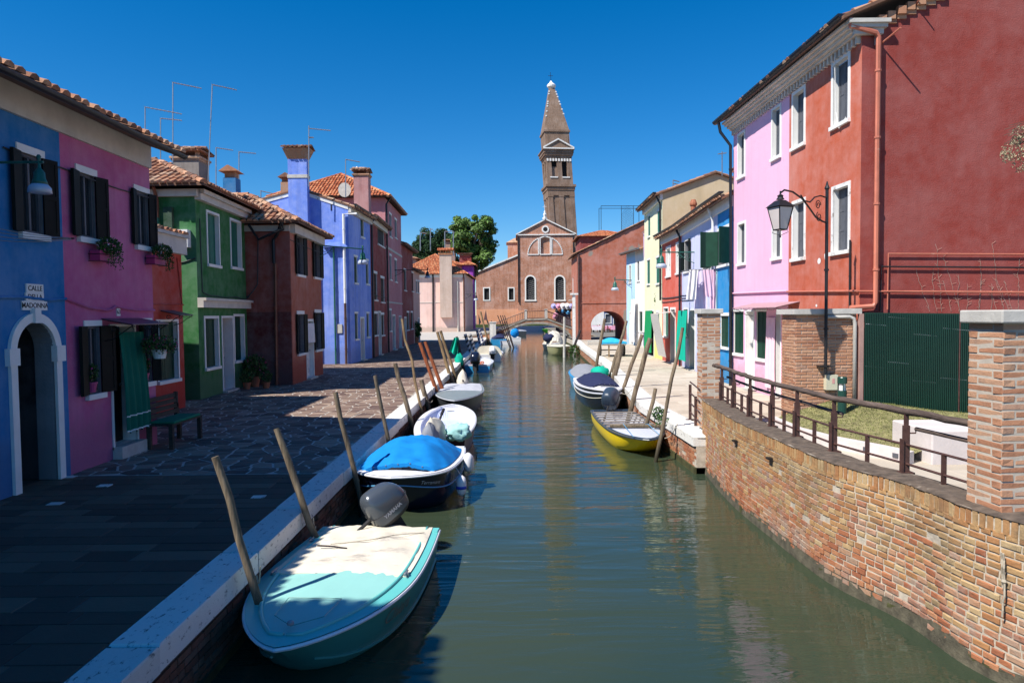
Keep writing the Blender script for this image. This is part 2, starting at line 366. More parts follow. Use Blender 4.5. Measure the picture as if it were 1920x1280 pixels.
def tiles_on(mb, a, b, c, d, tw=.21, tl=.38, r=.085, seg=4, mi=0, jitter=.02):
    """barrel tiles on the roof plane quad: a->b along the eave, d above a, c above b (a triangle when c == d)"""
    a, b, c, d = map(Vector, (a, b, c, d))
    u = (b-a); L = u.length; u.normalize()
    nrm = (b-a).cross(((d+c)/2-a)).normalized()
    if nrm.z < 0: nrm = -nrm
    v = nrm.cross(u)
    if v.dot((c+d)/2-a) < 0: v = -v
    H = (d-a).dot(v); du = (d-a).dot(u); cu = (c-a).dot(u)
    if H < .05: return
    nrow = max(1, int(H/tl)); ncol = int(L/tw)
    for j in range(nrow+1):
        y0 = j*tl-.05
        if y0 > H-.1: break
        y1 = min(y0+tl+.06, H+.02)
        lo = du*(y0+tl/2)/H; hi = L+(cu-L)*(y0+tl/2)/H
        for i in range(-1, ncol+2):
            x = (i+.5)*tw
            if x < lo+.02 or x > hi-.02: continue
            x += random.uniform(-1, 1)*jitter; jj = random.uniform(-1, 1)*jitter; lift = random.uniform(0, .012)
            r0 = r*1.08; r1 = r*.86
            vv = []
            for (y, rr, off) in ((y0+jj, r0, .035), (y1+jj, r1, .012)):
                for k in range(seg+1):
                    th = math.pi*k/seg
                    vv.append(a+u*(x+rr*math.cos(th))+v*y+nrm*(rr*.8*math.sin(th)+off+lift-.02))
            fs = [(k, seg+1+k, seg+2+k, k+1) for k in range(seg)]+[tuple(range(seg+1))]
            mb.add(vv, fs, mi)
def ridge_tiles(mb, a, b, r=.11, tl=.38, mi=0):
    a, b = Vector(a), Vector(b); d = (b-a); L = d.length; d.normalize(); s = d.cross(Vector((0, 0, 1))).normalized(); n = s.cross(d)
    for i in range(max(1, int(L/tl))):
        vv = []
        for (y, rr) in ((i*tl, r*1.1), ((i+1)*tl+.04, r*.9)):
            for k in range(6):
                th = math.pi*k/5; vv.append(a+d*y+s*rr*math.cos(th)+n*(rr*math.sin(th)*.9+random.uniform(0, .01)))
        mb.add(vv, [(k, k+1, 7+k, 6+k) for k in range(5)]+[(0, 1, 2, 3, 4, 5), (6, 7, 8, 9, 10, 11)], mi)

class House:
    def __init__(s, name, label, cat, pts, z1, mat, group=None, z0=-.15):
        s.pts = [Vector((p[0], p[1], 0)) for p in pts]; s.z1 = z1; s.z0 = z0; s.mat = mat
        c = sum(s.pts, Vector())/len(s.pts)
        s.root = thing(name, label, cat, (c.x, c.y, 0), group)
        s.n = len(pts); s.holes = [[] for _ in pts]; s.F = [Face(pts[i], pts[(i+1) % s.n]) for i in range(s.n)]
        s.bands = [None]*s.n; s.extra_mats = []; s.skip = set(); s.z1s = {}
    def hole(s, i, q0, q1, z0, z1, depth, **k):
        h = dict(q0=q0, q1=q1, z0=z0, z1=z1, depth=depth, **k); s.holes[i].append(h); return h
    def win(s, i, px, style='closed', frame='full', sh='sh_green', depth=.16, sill=True, fw_=.09, leaf=None, ang=25, label=None, rev='white', curtain=None, name='window', ft=None, both=True, fproud=.02, proudsh=0):
        F = s.F[i]; x0, x1, yt, yb = px; xm = (x0+x1)/2; ym = (yt+yb)/2
        q0 = F.at(x0, ym)[0]; q1 = F.at(x1, ym)[0]
        z1 = F.at(xm, yt)[1]; z0 = F.at(xm, yb)[1]
        if q0 > q1: q0, q1 = q1, q0
        return s.win_m(i, q0, q1, z0, z1, style, frame, sh, depth, sill, fw_, leaf, ang, label, rev, name, both, fproud)
    def win_m(s, i, q0, q1, z0, z1, style='closed', frame='full', sh='sh_green', depth=.16, sill=True, fw_=.09, leaf=None, ang=25, label=None, rev='white', name='window', both=True, fproud=.02):
        F = s.F[i]; MS = M[sh]
        s.hole(i, q0, q1, z0, z1, depth, rmi='D' if style == 'open' else 1)
        wd = q1-q0; hh = z1-z0
        mb = MB(); zz = .0
        if style in ('open', 'glass'):
            F.box(mb, q0+.002, q1-.002, z0+.002, z1-.002, -depth-.03, -depth+.0)
            w_ = mb.build(name, M['glass'], s.root, label=label)
            fm = MB(); t = .045
            for (a, b, c, d) in ((q0, q0+t, z0, z1), (q1-t, q1, z0, z1), (q0+t, q1-t, z0, z0+t), (q0+t, q1-t, z1-t, z1), ((q0+q1)/2-t/2, (q0+q1)/2+t/2, z0+t, z1-t)):
                F.box(fm, a+.003, b-.003, c+.003, d-.003, -depth+.001, -depth+.04)
            fm.build('sash', M['white_worn'] if style == 'glass' else M['sh_grey'], w_)
        else:  # closed shutters inside the opening
            F.box(mb, q0+.002, q1-.002, z0+.002, z1-.002, -depth-.06, -depth-.03)
            w_ = mb.build(name, M['dark'], s.root, label=label)
            for k in range(2):
                sm = MB(); a = q0+.01+k*(wd/2); b = a+wd/2-.02
                leafbox(sm, F, a, b, z0+.01, z1-.01, -depth-.028, -depth+.005)
                sm.build('shutter', MS, w_)
        if style == 'open':
            lw = leaf or wd*.5
            for k, sg in ((0, -1), (1, 1)):
                if not both and k == 0: continue
                h = F.pt(q0 if k == 0 else q1, 0, .012)
                dv = (F.u*sg*math.cos(R(ang))+F.n*math.sin(R(ang)))
                F2 = Face((h.x, h.y), (h.x+dv.x*lw, h.y+dv.y*lw))
                sm = MB(); leafbox(sm, F2, 0, lw, z0, z1, -.02, .02)
                sh_ = sm.build('shutter', MS, w_)
        if frame == 'full':
            fm = MB(); t = fw_
            for (a, b, c, d) in ((q0-t, q0, z0, z1+t), (q1, q1+t, z0, z1+t), (q0, q1, z1, z1+t)):
                F.box(fm, a, b, c, d, -.01, fproud)
            fm.build('frame', M[rev], w_)
        elif frame == 'top':
            fm = MB(); F.box(fm, q0-fw_, q1+fw_, z1, z1+fw_*1.8, -.01, fproud); fm.build('frame', M[rev], w_)
        if sill:
            fm = MB(); F.box(fm, q0-fw_*1.15, q1+fw_*1.15, z0-.085, z0, -.01, .065); fm.build('sill', M[rev], w_)
        return w_
    def door(s, i, px, mat, frame='full', depth=.14, fw_=.09, label=None, zbot=None, panel=True, rev='white', glassy=False, step=True):
        F = s.F[i]; x0, x1, yt = px; q0 = F.at(x0, yt)[0]; q1 = F.at(x1, yt)[0]
        if q0 > q1: q0, q1 = q1, q0
        z1 = F.at((x0+x1)/2, yt)[1]; z0 = zbot if zbot is not None else .06
        return s.door_m(i, q0, q1, z0, z1, mat, frame, depth, fw_, label, rev, glassy, step)
    def door_m(s, i, q0, q1, z0, z1, mat, frame='full', depth=.14, fw_=.09, label=None, rev='white', glassy=False, step=True):
        F = s.F[i]
        s.hole(i, q0, q1, z0, z1, depth, rmi=1)
        mb = MB(); leafbox(mb, F, q0+.005, q1-.005, z0+.002, z1-.005, -depth-.04, -depth+.005, boards=False)
        d = mb.build('door', mat, s.root, label=label)
        hm = MB(); p = F.pt(q1-.12, z0+1.0 if z1-z0 > 1.4 else (z0+z1)/2, -depth+.03); hm.lathe(p, [(.012, -.0), (.03, .01), (.03, .03), (.012, .045)], 8, ax=F.n); hm.build('handle', M['alu'], d)
        if frame == 'full':
            fm = MB(); t = fw_
            for (a, b, c, e) in ((q0-t, q0, max(z0-.05, -.05), z1+t), (q1, q1+t, max(z0-.05, -.05), z1+t), (q0, q1, z1, z1+t)):
                F.box(fm, a, b, c, e, -.01, .02)
            fm.build('frame', M[rev], d)
        if step:
            fm = MB(); F.box(fm, q0-fw_, q1+fw_, -.05, z0, -.02, .16); fm.build('step', M['cap'], d)
        return d
    def finish(s, gable=None):
        """gable: (side index, [(q, z) ridge pts]) extra polygons above z1"""
        mb = MB(); mats = [s.mat, M['white']]+s.extra_mats+[M['cap_dk']]
        for hs_ in s.holes:
            for h in hs_:
                if h.get('rmi') == 'D': h['rmi'] = len(mats)-1
        for i in range(s.n):
            wall_panel(mb, s.F[i], s.z0, s.z1s.get(i, s.z1), s.holes[i], 0, 1, s.bands[i])
        for g in (gable or []):
            i, zs = g; F = s.F[i]
            mb.poly([F.pt(0, s.z1), F.pt(F.L, s.z1)]+[F.pt(q, z) for q, z in zs], 0)
        s.wall = mb.build('wall', mats, s.root)
        return s.wall
    def fascia(s, i, z0, z1, d=.05, mat='fascia', ext=(0, 0), dent=False, name='cornice'):
        F = s.F[i]; mb = MB(); F.box(mb, -ext[0], F.L+ext[1], z0, z1, -.01, d)
        o = mb.build(name, M[mat], s.root); return o
    def gutter(s, i, z, d=.35, r=.075, mat='gutter', ext=(.1, .1), q=None):
        F = s.F[i]; a, b = q or (-ext[0], F.L+ext[1])
        mb = MB(); n = max(2, int((b-a)/1.2)+1)
        def fn(x, t):
            th = math.pi*(t); return F.pt(a+(b-a)*x, z-r*math.sin(th), d+r*math.cos(th)*-1)
        mb.grid(fn, n, 8)
        def fn2(x, t):
            th = math.pi*(t); return F.pt(a+(b-a)*x, z-(r-.008)*math.sin(th)+.002, d+(r-.008)*math.cos(th)*-1)
        mb.grid(fn2, n, 8)
        for k in (a, b): mb.poly([F.pt(k, z-r*math.sin(math.pi*t/8), d-r*math.cos(math.pi*t/8)) for t in range(9)])
        for k in range(n): F.box(mb, a+(b-a)*(k+.5)/n-.012, a+(b-a)*(k+.5)/n+.012, z-.006, z+.006, d-r, d+r)
        return mb.build('gutter', M[mat], s.root)
    def pipe(s, i, pts, r=.05, mat='gutter', name='downpipe'):
        F = s.F[i]; mb = MB(); mb.tube([F.pt(*p) for p in pts], r, 8)
        for p, q in zip(pts[:-1], pts[1:]):
            if abs(p[1]-q[1]) > 1.5:
                k = int(abs(p[1]-q[1])/1.3)
                for j in range(k):
                    t = (j+.5)/k; c = F.pt(p[0]+(q[0]-p[0])*t, p[1]+(q[1]-p[1])*t, p[2]+(q[2]-p[2])*t)
                    mb.lathe(c, [(r*1.25, -.02), (r*1.25, .02)], 8)
        o = mb.build(name, M[mat], s.root); auto_smooth(o); return o
    def cable(s, i, pts, r=.012, mat='cable', name='cable'):
        F = s.F[i]; mb = MB(); pp = []
        for a, b in zip(pts[:-1], pts[1:]):
            n = 8
            for k in range(n):
                t = k/n; pp.append(F.pt(a[0]+(b[0]-a[0])*t, a[1]+(b[1]-a[1])*t-.03*math.sin(math.pi*t)+random.uniform(-.006, .006), .02))
        pp.append(F.pt(pts[-1][0], pts[-1][1], .02)); mb.tube(pp, r, 5)
        return mb.build(name, M[mat] if isinstance(mat, str) else mat, s.root)
    # roofs -------------------------------------------------
    def roof_poly(s, planes, over_t=.07, tile='tile', ridges=()):
        """planes: list of quads (a,b,c,d) a->b eave. builds slab (roof) + tiles"""
        mb = MB()
        for (a, b, c, d) in planes:
            a, b, c, d = map(Vector, (a, b, c, d)); dz = Vector((0, 0, -over_t))
            if (c-d).length < 1e-4:
                mb.poly([a, b, c]); mb.poly([c+dz, b+dz, a+dz])
            else:
                mb.quad(a, b, c, d); mb.quad(d+dz, c+dz, b+dz, a+dz)
            mb.quad(a+dz, b+dz, b, a); mb.quad(b+dz, c+dz, c, b); mb.quad(d+dz, a+dz, a, d)
        o = mb.build('roof', M['roofbase'], s.root); s.roof = o
        tb = MB()
        for (a, b, c, d) in planes: tiles_on(tb, a, b, c, d)
        for a, b in ridges: ridge_tiles(tb, a, b)
        t = tb.build('roof_tiles', M[tile], o); t['kind'] = 'stuff'
        return o
    def chimney(s, x, y, z0, z1, wx, wy, mat, cap='tiles', capw=.14, capz=None):
        mb = MB(); mb.box(x-wx/2, x+wx/2, y-wy/2, y+wy/2, z0, z1)
        c = mb.build('chimney', mat, s.root)
        cb = MB()
        if cap == 'tiles':
            e = capw
            for k, (dz, ee) in enumerate(((0, .03), (.07, .07))):
                cb.box(x-wx/2-ee, x+wx/2+ee, y-wy/2-ee, y+wy/2+ee, z1+dz, z1+dz+.07, 0)
            for sx in (-1, 1):
                for sy in (-1, 1): cb.box(x+sx*(wx/2-.06)-.06, x+sx*(wx/2-.06)+.06, y+sy*(wy/2-.06)-.06, y+sy*(wy/2-.06)+.06, z1+.14, z1+.30, 0)
            cb.box(x-wx/2-e, x+wx/2+e, y-wy/2-e, y+wy/2+e, z1+.30, z1+.35, 0)
            p = [Vector((x-wx/2-e, y-wy/2-e, z1+.35)), Vector((x+wx/2+e, y-wy/2-e, z1+.35)), Vector((x+wx/2+e, y, z1+.47)), Vector((x-wx/2-e, y, z1+.47)), Vector((x+wx/2+e, y+wy/2+e, z1+.35)), Vector((x-wx/2-e, y+wy/2+e, z1+.35))]
            tiles_on(cb, p[0], p[1], p[2], p[3], mi=0); tiles_on(cb, p[4], p[5], p[3], p[2], mi=0)
            cb.quad(p[0], p[1], p[2], p[3]); cb.quad(p[3], p[2], p[4], p[5])
            ridge_tiles(cb, p[3], p[2])
            cb.build('chimney_cap', M['tile'], c)
        elif cap == 'flare':
            cb.hexa([(x-wx/2, y-wy/2, z1), (x+wx/2, y-wy/2, z1), (x+wx/2, y+wy/2, z1), (x-wx/2, y+wy/2, z1), (x-wx/2-capw, y-wy/2-capw, z1+.45), (x+wx/2+capw, y-wy/2-capw, z1+.45), (x+wx/2+capw, y+wy/2+capw, z1+.45), (x-wx/2-capw, y+wy/2+capw, z1+.45)])
            e = capw+.05
            p = [Vector((x-wx/2-e, y-wy/2-e, z1+.46)), Vector((x+wx/2+e, y-wy/2-e, z1+.46)), Vector((x+wx/2+e, y, z1+.58)), Vector((x-wx/2-e, y, z1+.58)), Vector((x+wx/2+e, y+wy/2+e, z1+.46)), Vector((x-wx/2-e, y+wy/2+e, z1+.46))]
            tiles_on(cb, p[0], p[1], p[2], p[3]); tiles_on(cb, p[4], p[5], p[3], p[2]); cb.quad(p[0], p[1], p[2], p[3]); cb.quad(p[3], p[2], p[4], p[5])
            cb.build('chimney_cap', M['brick_r'], c)
        return c

def leafbox(mb, F, a, b, z0, z1, d0, d1, boards=True):
    """a shutter leaf: solid board with rails standing proud"""
    F.box(mb, a, b, z0, z1, d0, d1-.008)
    wd = b-a; rw = min(.07, wd*.2)
    F.box(mb, a, a+rw, z0, z1, d1-.008, d1); F.box(mb, b-rw, b, z0, z1, d1-.008, d1)
    n = max(1, int((z1-z0)/.45))
    for k in range(n+1):
        z = z0+(z1-z0-.06)*k/n; F.box(mb, a+rw, b-rw, z, z+.06, d1-.008, d1)
    F.box(mb, a, b, z0, z1, d0-.004, d0)

def hip_roof(H, over=.3, slope=.42, tile='tile', z=None, hips=None):
    """rectangular-ish 4-pt footprint; hip roof over it"""
    z = H.z1 if z is None else z
    p = H.pts; c = sum(p, Vector())/4
    q = []
    for i in range(4):
        u0 = H.F[i-1]; u1 = H.F[i]; n0, n1 = u0.n, u1.n
        k = over/(1+n0.dot(n1)); q.append(p[i]+(n0+n1)*k+Vector((0, 0, z)))
    L0 = (q[1]-q[0]).length; L1 = (q[2]-q[1]).length
    if L0 >= L1:
        h = L1/2; m1 = (q[3]+q[0])/2; m2 = (q[1]+q[2])/2; d = (m2-m1).normalized(); r1 = m1+d*min(h, L0*.45); r2 = m2-d*min(h, L0*.45)
    else:
        h = L0/2; m1 = (q[0]+q[1])/2; m2 = (q[2]+q[3])/2; d = (m2-m1).normalized(); r1 = m1+d*min(h, L1*.45); r2 = m2-d*min(h, L1*.45)
    up_ = Vector((0, 0, h*slope)); r1 += up_; r2 += up_
    if L0 >= L1: planes = [(q[0], q[1], r2, r1), (q[1], q[2], r2, r2), (q[2], q[3], r1, r2), (q[3], q[0], r1, r1)]; rid = [(q[0], r1), (q[1], r2), (q[2], r2), (q[3], r1), (r1, r2)]
    else: planes = [(q[0], q[1], r1, r1), (q[1], q[2], r2, r1), (q[2], q[3], r2, r2), (q[3], q[0], r1, r2)]; rid = [(q[0], r1), (q[1], r1), (q[2], r2), (q[3], r2), (r1, r2)]
    return H.roof_poly(planes, tile=tile, ridges=rid)
def gable_roof(H, e, over=.3, rise=1.2, tile='tile', verge=.06, frac=.5):
    """ridge parallel to side e (eave side e and opposite)"""
    F = H.F[e]; G_ = H.F[(e+2) % 4]; z = H.z1
    a = F.pt(-verge, z, 0); b = F.pt(F.L+verge, z, 0); c = G_.pt(-verge, z, 0); d = G_.pt(G_.L+verge, z, 0)
    m1 = a+(d-a)*frac; m2 = b+(c-b)*frac; m1.z = m2.z = z+rise
    s1 = rise/((m1-a).xy.length); s2 = rise/((m1-d).xy.length)
    a2 = a+F.n*over-Vector((0, 0, over*s1)); b2 = b+F.n*over-Vector((0, 0, over*s1))
    c2 = c+G_.n*over-Vector((0, 0, over*s2)); d2 = d+G_.n*over-Vector((0, 0, over*s2))
    up_ = Vector((0, 0, .085)); a2 += up_; b2 += up_; c2 += up_; d2 += up_; m1 += up_; m2 += up_
    return H.roof_poly([(a2, b2, m2, m1), (c2, d2, m1, m2)], tile=tile, ridges=[(m1, m2)])
# ------------------------------------------------------------------ ground, water, quays
WZ = -.72
KX, KI = -2.55, -2.93                      # left kerb outer / inner
RE = [P(1300, 818), P(1199, 757), P(1131, 682), P(1087, 649)]
RE = [(p.x, p.y) for p in RE]+[(5.75, 63.0), (5.75, 128.0)]
W0 = [P(x, y, .67) for x, y in ((1316, 747), (1367, 780), (1442, 815), (1560, 865), (1693, 901), (1814, 948), (1900, 972))]
W0 = [(p.x, p.y) for p in W0]+[(4.6, 3.6), (5.0, 2.2), (5.6, .4)]
def smooth_line(pts, step=.12):
    pts = [Vector(p) for p in pts]; out = []
    for i in range(len(pts)-1):
        p0 = pts[max(i-1, 0)]; p1 = pts[i]; p2 = pts[i+1]; p3 = pts[min(i+2, len(pts)-1)]
        n = max(2, int((p2-p1).length/step))
        for k in range(n):
            t = k/n
            out.append(.5*((2*p1)+(p2-p0)*t+(2*p0-5*p1+4*p2-p3)*t*t+(3*p1-p0-3*p2+p3)*t**3))
    out.append(pts[-1]); return out
WL = smooth_line(W0)                        # brick wall outer line, far -> near
for _ in range(4):
    WL = [WL[0]]+[(WL[i-1]+WL[i]*2+WL[i+1])/4 for i in range(1, len(WL)-1)]+[WL[-1]]
def offset_line(L, d):
    o = []
    for i, p in enumerate(L):
        t = (L[min(i+1, len(L)-1)]-L[max(i-1, 0)]).normalized(); o.append(p+Vector((-t.y, t.x))*d)
    return o
WI = offset_line(WL, .40)                   # inner edge (away from the canal)
mb = MB()
zt = -.035
def rect(mb, x0, x1, y0, y1, z): mb.quad((x0, y0, z), (x1, y0, z), (x1, y1, z), (x0, y1, z))
rect(mb, -1500, KX-.08, -60, 128, zt); rect(mb, -1500, 1500, 128, 3000, zt)
re = [(x+.08, y) for x, y in RE]
wl = [(p.x+.1, p.y) for p in WL]
edge = [(6.2, -60)]+wl[::-1]+re
for (a, b) in zip(edge[:-1], edge[1:]): mb.quad((a[0], a[1], zt), (1500, a[1], zt), (1500, b[1], zt), (b[0], b[1], zt))
mb.build('ground', plain('packed_ground', (.16, .15, .13), .95, .2, 1.5), kind='structure')
mb = MB(); rect(mb, -1500, 1500, -1500, 3500, -1.9)
mb.build('canal_bed', plain('canal_mud', (.05, .05, .035), .9), kind='structure')

m, nt, b = newmat('canal_water')
co = wcoords(nt, (.38, 1.9, 1)); co2 = wcoords(nt, (1.1, 5.6, 1)); co3 = wcoords(nt, (.25, .3, 1))
na = noise(nt, co, 1.0, 3, .5, .5); nb = noise(nt, co2, 1.0, 4, .55, .6); nc = noise(nt, co3, 1, 2, .5)
k1 = nt.nodes.new('ShaderNodeMath'); k1.operation = 'MULTIPLY_ADD'; nt.links.new(nb, k1.inputs[0]); k1.inputs[1].default_value = .24; nt.links.new(na, k1.inputs[2])
b.inputs['Base Color'].default_value = (.034, .062, .044, 1)
nt.links.new(ramp(nt, nc, [(.3, (.026, .044, .030, 1)), (.7, (.044, .056, .028, 1))]), b.inputs['Base Color'])
b.inputs['Roughness'].default_value = .025; b.inputs['IOR'].default_value = 1.333; b.inputs['Specular IOR Level'].default_value = .62
bp = nt.nodes.new('ShaderNodeBump'); bp.inputs['Distance'].default_value = .062
gp_ = nt.nodes.new('ShaderNodeNewGeometry'); sy_ = nt.nodes.new('ShaderNodeSeparateXYZ'); nt.links.new(gp_.outputs['Position'], sy_.inputs[0]); mr_ = nt.nodes.new('ShaderNodeMapRange'); nt.links.new(sy_.outputs[1], mr_.inputs['Value'])
for k_, v_ in (('From Min', 14), ('From Max', 60), ('To Min', .48), ('To Max', .17)): mr_.inputs[k_].default_value = v_
nt.links.new(mr_.outputs[0], bp.inputs['Strength'])
nt.links.new(k1.outputs[0], bp.inputs['Height']); nt.links.new(bp.outputs[0], b.inputs['Normal'])
M['water'] = m
mb = MB(); rect(mb, KX-.3, 16, -80, 128.2, WZ)
mb.build('canal_water', M['water'], kind='structure')

# left quay
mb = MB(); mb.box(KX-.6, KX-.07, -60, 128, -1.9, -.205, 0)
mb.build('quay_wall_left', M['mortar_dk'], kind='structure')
lq = bpy.data.objects['quay_wall_left']
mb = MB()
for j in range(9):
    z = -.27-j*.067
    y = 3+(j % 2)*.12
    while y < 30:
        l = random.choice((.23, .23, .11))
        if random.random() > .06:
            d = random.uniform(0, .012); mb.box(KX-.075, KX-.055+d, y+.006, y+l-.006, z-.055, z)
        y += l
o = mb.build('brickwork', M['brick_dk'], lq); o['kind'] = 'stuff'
mb = MB(); mb.box(KX-.5, KX-.02, 2, 128, -1.9, -.64)
mb.build('footing', M['algae'], lq)
def shared(name, mesh, parent, loc, rz=0, rx=0, ry=0, sc=None):
    o = bpy.data.objects.new(name, mesh); COL.objects.link(o); o.parent = parent
    r = parent
    while r.parent: r = r.parent
    o.location = Vector(loc)-r.location; o.rotation_euler = (rx, ry, rz)
    if sc: o.scale = sc
    return o
def brick_mesh(name, l, w, h, mat, j=.004):
    me = bpy.data.meshes.new(name); b_ = .006
    def p(x, y, z): return (x+random.uniform(-j, j), y+random.uniform(-j, j)*.6, z+random.uniform(-j, j)*.6)
    X, Yy, Z = l/2, w/2, h/2
    v = [p(-X, -Yy+b_, -Z), p(X, -Yy+b_, -Z), p(X, Yy, -Z), p(-X, Yy, -Z), p(-X, -Yy+b_, Z), p(X, -Yy+b_, Z), p(X, Yy, Z), p(-X, Yy, Z),
         p(-X+b_, -Yy, -Z+b_), p(X-b_, -Yy, -Z+b_), p(X-b_, -Yy, Z-b_), p(-X+b_, -Yy, Z-b_)]
    f = [(3, 2, 1, 0), (4, 5, 6, 7), (1, 2, 6, 5), (2, 3, 7, 6), (3, 0, 4, 7), (8, 9, 10, 11), (0, 1, 9, 8), (1, 5, 10, 9), (5, 4, 11, 10), (4, 0, 8, 11)]
    me.from_pydata(v, [], f); me.materials.append(mat); return me
# kerb stones
def kerb(name, line, width, z0, z1, mat, side, first=60):
    root = thing(name, '', '', (line[0][0], line[0][1], 0)); del root['label']; del root['category']; root['kind'] = 'structure'
    L = [Vector(p) for p in line]; i = 0; n = 0
    for a, b in zip(L[:-1], L[1:]):
        d = (b-a); ln = d.length; d.normalize(); s_ = Vector((-d.y, d.x))*side; q = 0
        while q < ln-.05:
            l = min(random.uniform(1.3, 2.1), ln-q)
            if ln-q-l < .5: l = ln-q
            w_ = random.uniform(-.012, .012); h_ = random.uniform(-.006, .006)
            p0 = a+d*(q+.006); p1 = a+d*(q+l-.006)
            m_ = MB(); pts = [p0+s_*(-w_), p1+s_*(-w_+random.uniform(-.01, .01)), p1+s_*width, p0+s_*width]
            if side < 0: pts = pts[::-1]
            m_.prism([(p.x, p.y) for p in pts], z0, z1+h_, bev=.018)
            m_.build('kerb_stone', mat, root); q += l
    return root
kerb('kerb_left', [(KX, y) for y in (1.5, 128)], KX-KI, -.2, .004, M['istria'], 1)
kerb('kerb_right', RE[:5], .52, -.19, .004, M['istria'], -1)
# right quay wall under the kerb
mb = MB()
for (a, b) in zip(RE[:-1], RE[1:]):
    mb.hexa([(a[0]+.06, a[1], -1.9), (a[0]+.9, a[1], -1.9), (b[0]+.9, b[1], -1.9), (b[0]+.06, b[1], -1.9), (a[0]+.06, a[1], -.2), (a[0]+.9, a[1], -.2), (b[0]+.9, b[1], -.2), (b[0]+.06, b[1], -.2)])
rq = mb.build('quay_wall_right', M['mortar'], kind='structure')
mb = MB()
for (a, b) in list(zip(RE[:-1], RE[1:]))[:4]:
    a = Vector(a); b = Vector(b); d = (b-a).normalized(); nn = Vector((-d.y, d.x)); ln = (b-a).length
    for j in range(6):
        z = -.25-j*.067; y = (j % 2)*.12
        while y < ln:
            l = random.choice((.24, .24, .12)); c = a+d*(y+l/2)-nn*.0+Vector((.06, 0))
            if random.random() > .05: mb.obox((c.x, c.y, 0), d, l/2-.007, random.uniform(.006, .018), z-.055, z)
            y += l
o = mb.build('brickwork', M['brick_r'], rq); o['kind'] = 'stuff'
mb = MB()
for (a, b) in zip(RE[:-1], RE[1:]):
    mb.hexa([(a[0]-.03, a[1], -1.9), (a[0]+.3, a[1], -1.9), (b[0]+.3, b[1], -1.9), (b[0]-.03, b[1], -1.9), (a[0]+.02, a[1], -.6), (a[0]+.3, a[1], -.6), (b[0]+.3, b[1], -.6), (b[0]+.02, b[1], -.6)])
mb.build('footing', M['algae'], rq)
mb = MB(); mb.box(-4, 9, 127.85, 129, -1.9, .22); mb.build('far_quay_wall', M['white'], kind='structure')

# ---------------- curved brick wall on the right bank
wallr = thing('canal_wall', 'curved yellow and red brick wall along the right bank with mossy cement top', 'wall', (WL[0].x, WL[0].y, 0))
mb = MB(); n = len(WL); Wr = offset_line(WL, .006)
vv = [(p.x, p.y, -1.9) for p in Wr]+[(p.x, p.y, .655) for p in Wr]+[(p.x, p.y, -1.9) for p in WI]+[(p.x, p.y, .655) for p in WI]
fs = []
for i in range(n-1):
    fs += [(i, n+i, n+i+1, i+1), (n+i, 3*n+i, 3*n+i+1, n+i+1), (2*n+i, 2*n+i+1, 3*n+i+1, 3*n+i)]
fs += [(0, 2*n, 3*n, n), (n-1, 2*n-1, 4*n-1, 3*n-1)]
mb.add(vv, fs); mb.build('mortar_bed', M['mortar'], wallr)
# cement top, uneven
Wc = offset_line(WL, -.012); Wd = offset_line(WL, .41)
def cop(i, j):
    k = min(int(i*(n-1)+.5), n-1); p = Wc[k].lerp(Wd[k], j)
    zz = .672+.012*mnoise.noise((p.x*4, p.y*4, 0))+(.0 if 0 < j < 1 else -.02)
    x = p.x+.012*mnoise.noise((p.y*6, 3, j)); return (x, p.y, zz)
mb = MB(); mb.grid(cop, n-1, 5)
o = mb.build('coping', M['coping'], wallr); 
# bricks, course by course
cum = [0]
for i in range(1, n): cum.append(cum[-1]+(WL[i]-WL[i-1]).length)
def wall_at(s):
    import bisect
    i = min(max(bisect.bisect(cum, s)-1, 0), n-2); t = (s-cum[i])/max(cum[i+1]-cum[i], 1e-6)
    p = WL[i].lerp(WL[i+1], t); a = max(i-3, 0); b2 = min(i+4, n-1); d = (WL[b2]-WL[a]).normalized(); return p, d
MSH = {}
def bm_(l, h, mk, var):
    k = (round(l, 3), h, mk, var)
    if k not in MSH: MSH[k] = brick_mesh('brick', l, .10, h, M[mk])
    return MSH[k]
BR = []
TOT = cum[-1]
for j in range(20):
    z = .655-.15-j*.0655
    if z < -.66: break
    s = (j % 2)*.06+random.uniform(0, .03)
    while s < TOT-.1:
        l = random.choice((.16, .105, .095, .125)) if j % 2 else random.choice((.175, .09, .11, .10))
        zz = (z+.66)/1.2
        red = random.random() > zz*1.25-.12
        if random.random() > .02: BR.append((s+l/2, z+random.uniform(-.002, .002), l, random.choice((.050, .051, .048)), 'brick_r' if red else 'brick_y', random.uniform(-.002, .002) if zz > .35 else random.uniform(-.006, .006)))
        s += l+.0145
s = 0
while s < TOT-.1:
    BR.append((s+.03, .655-.072, .054, .132, 'brick_y', random.uniform(-.002, .003))); s += .0675
BR2 = []
for b_ in BR:
    p, d = wall_at(b_[0]); BR2.append(((Vector((p.x, p.y, b_[1]))-CAM).length, b_, p, d))
BR2.sort(key=lambda t: t[0] if 5.2 < t[2].y else 99+t[0])
mb = MB()
for k, (dist, (s, z, l, h, mk, pr), p, d) in enumerate(BR2):
    nn = Vector((d.y, -d.x))        # towards the canal
    if nn.x > 0: nn = -nn
    c = p-nn*(.05-.004)+nn*pr
    if k < 300:
        # local -Y is the exposed face
        ang = math.atan2(nn.y, nn.x)+math.pi/2
        shared('brick', bm_(l, h, mk, random.randint(0, 3)), wallr, (c.x, c.y, z+.0), ang)
    else:
        mb.obox((c.x, c.y, 0), d, l/2-random.uniform(0, .004), .05, z-h/2+random.uniform(0, .004), z+h/2, 0 if mk == 'brick_y' else 1)
o = mb.build('brickwork', [M['brick_y'], M['brick_r']], wallr); o['kind'] = 'stuff'
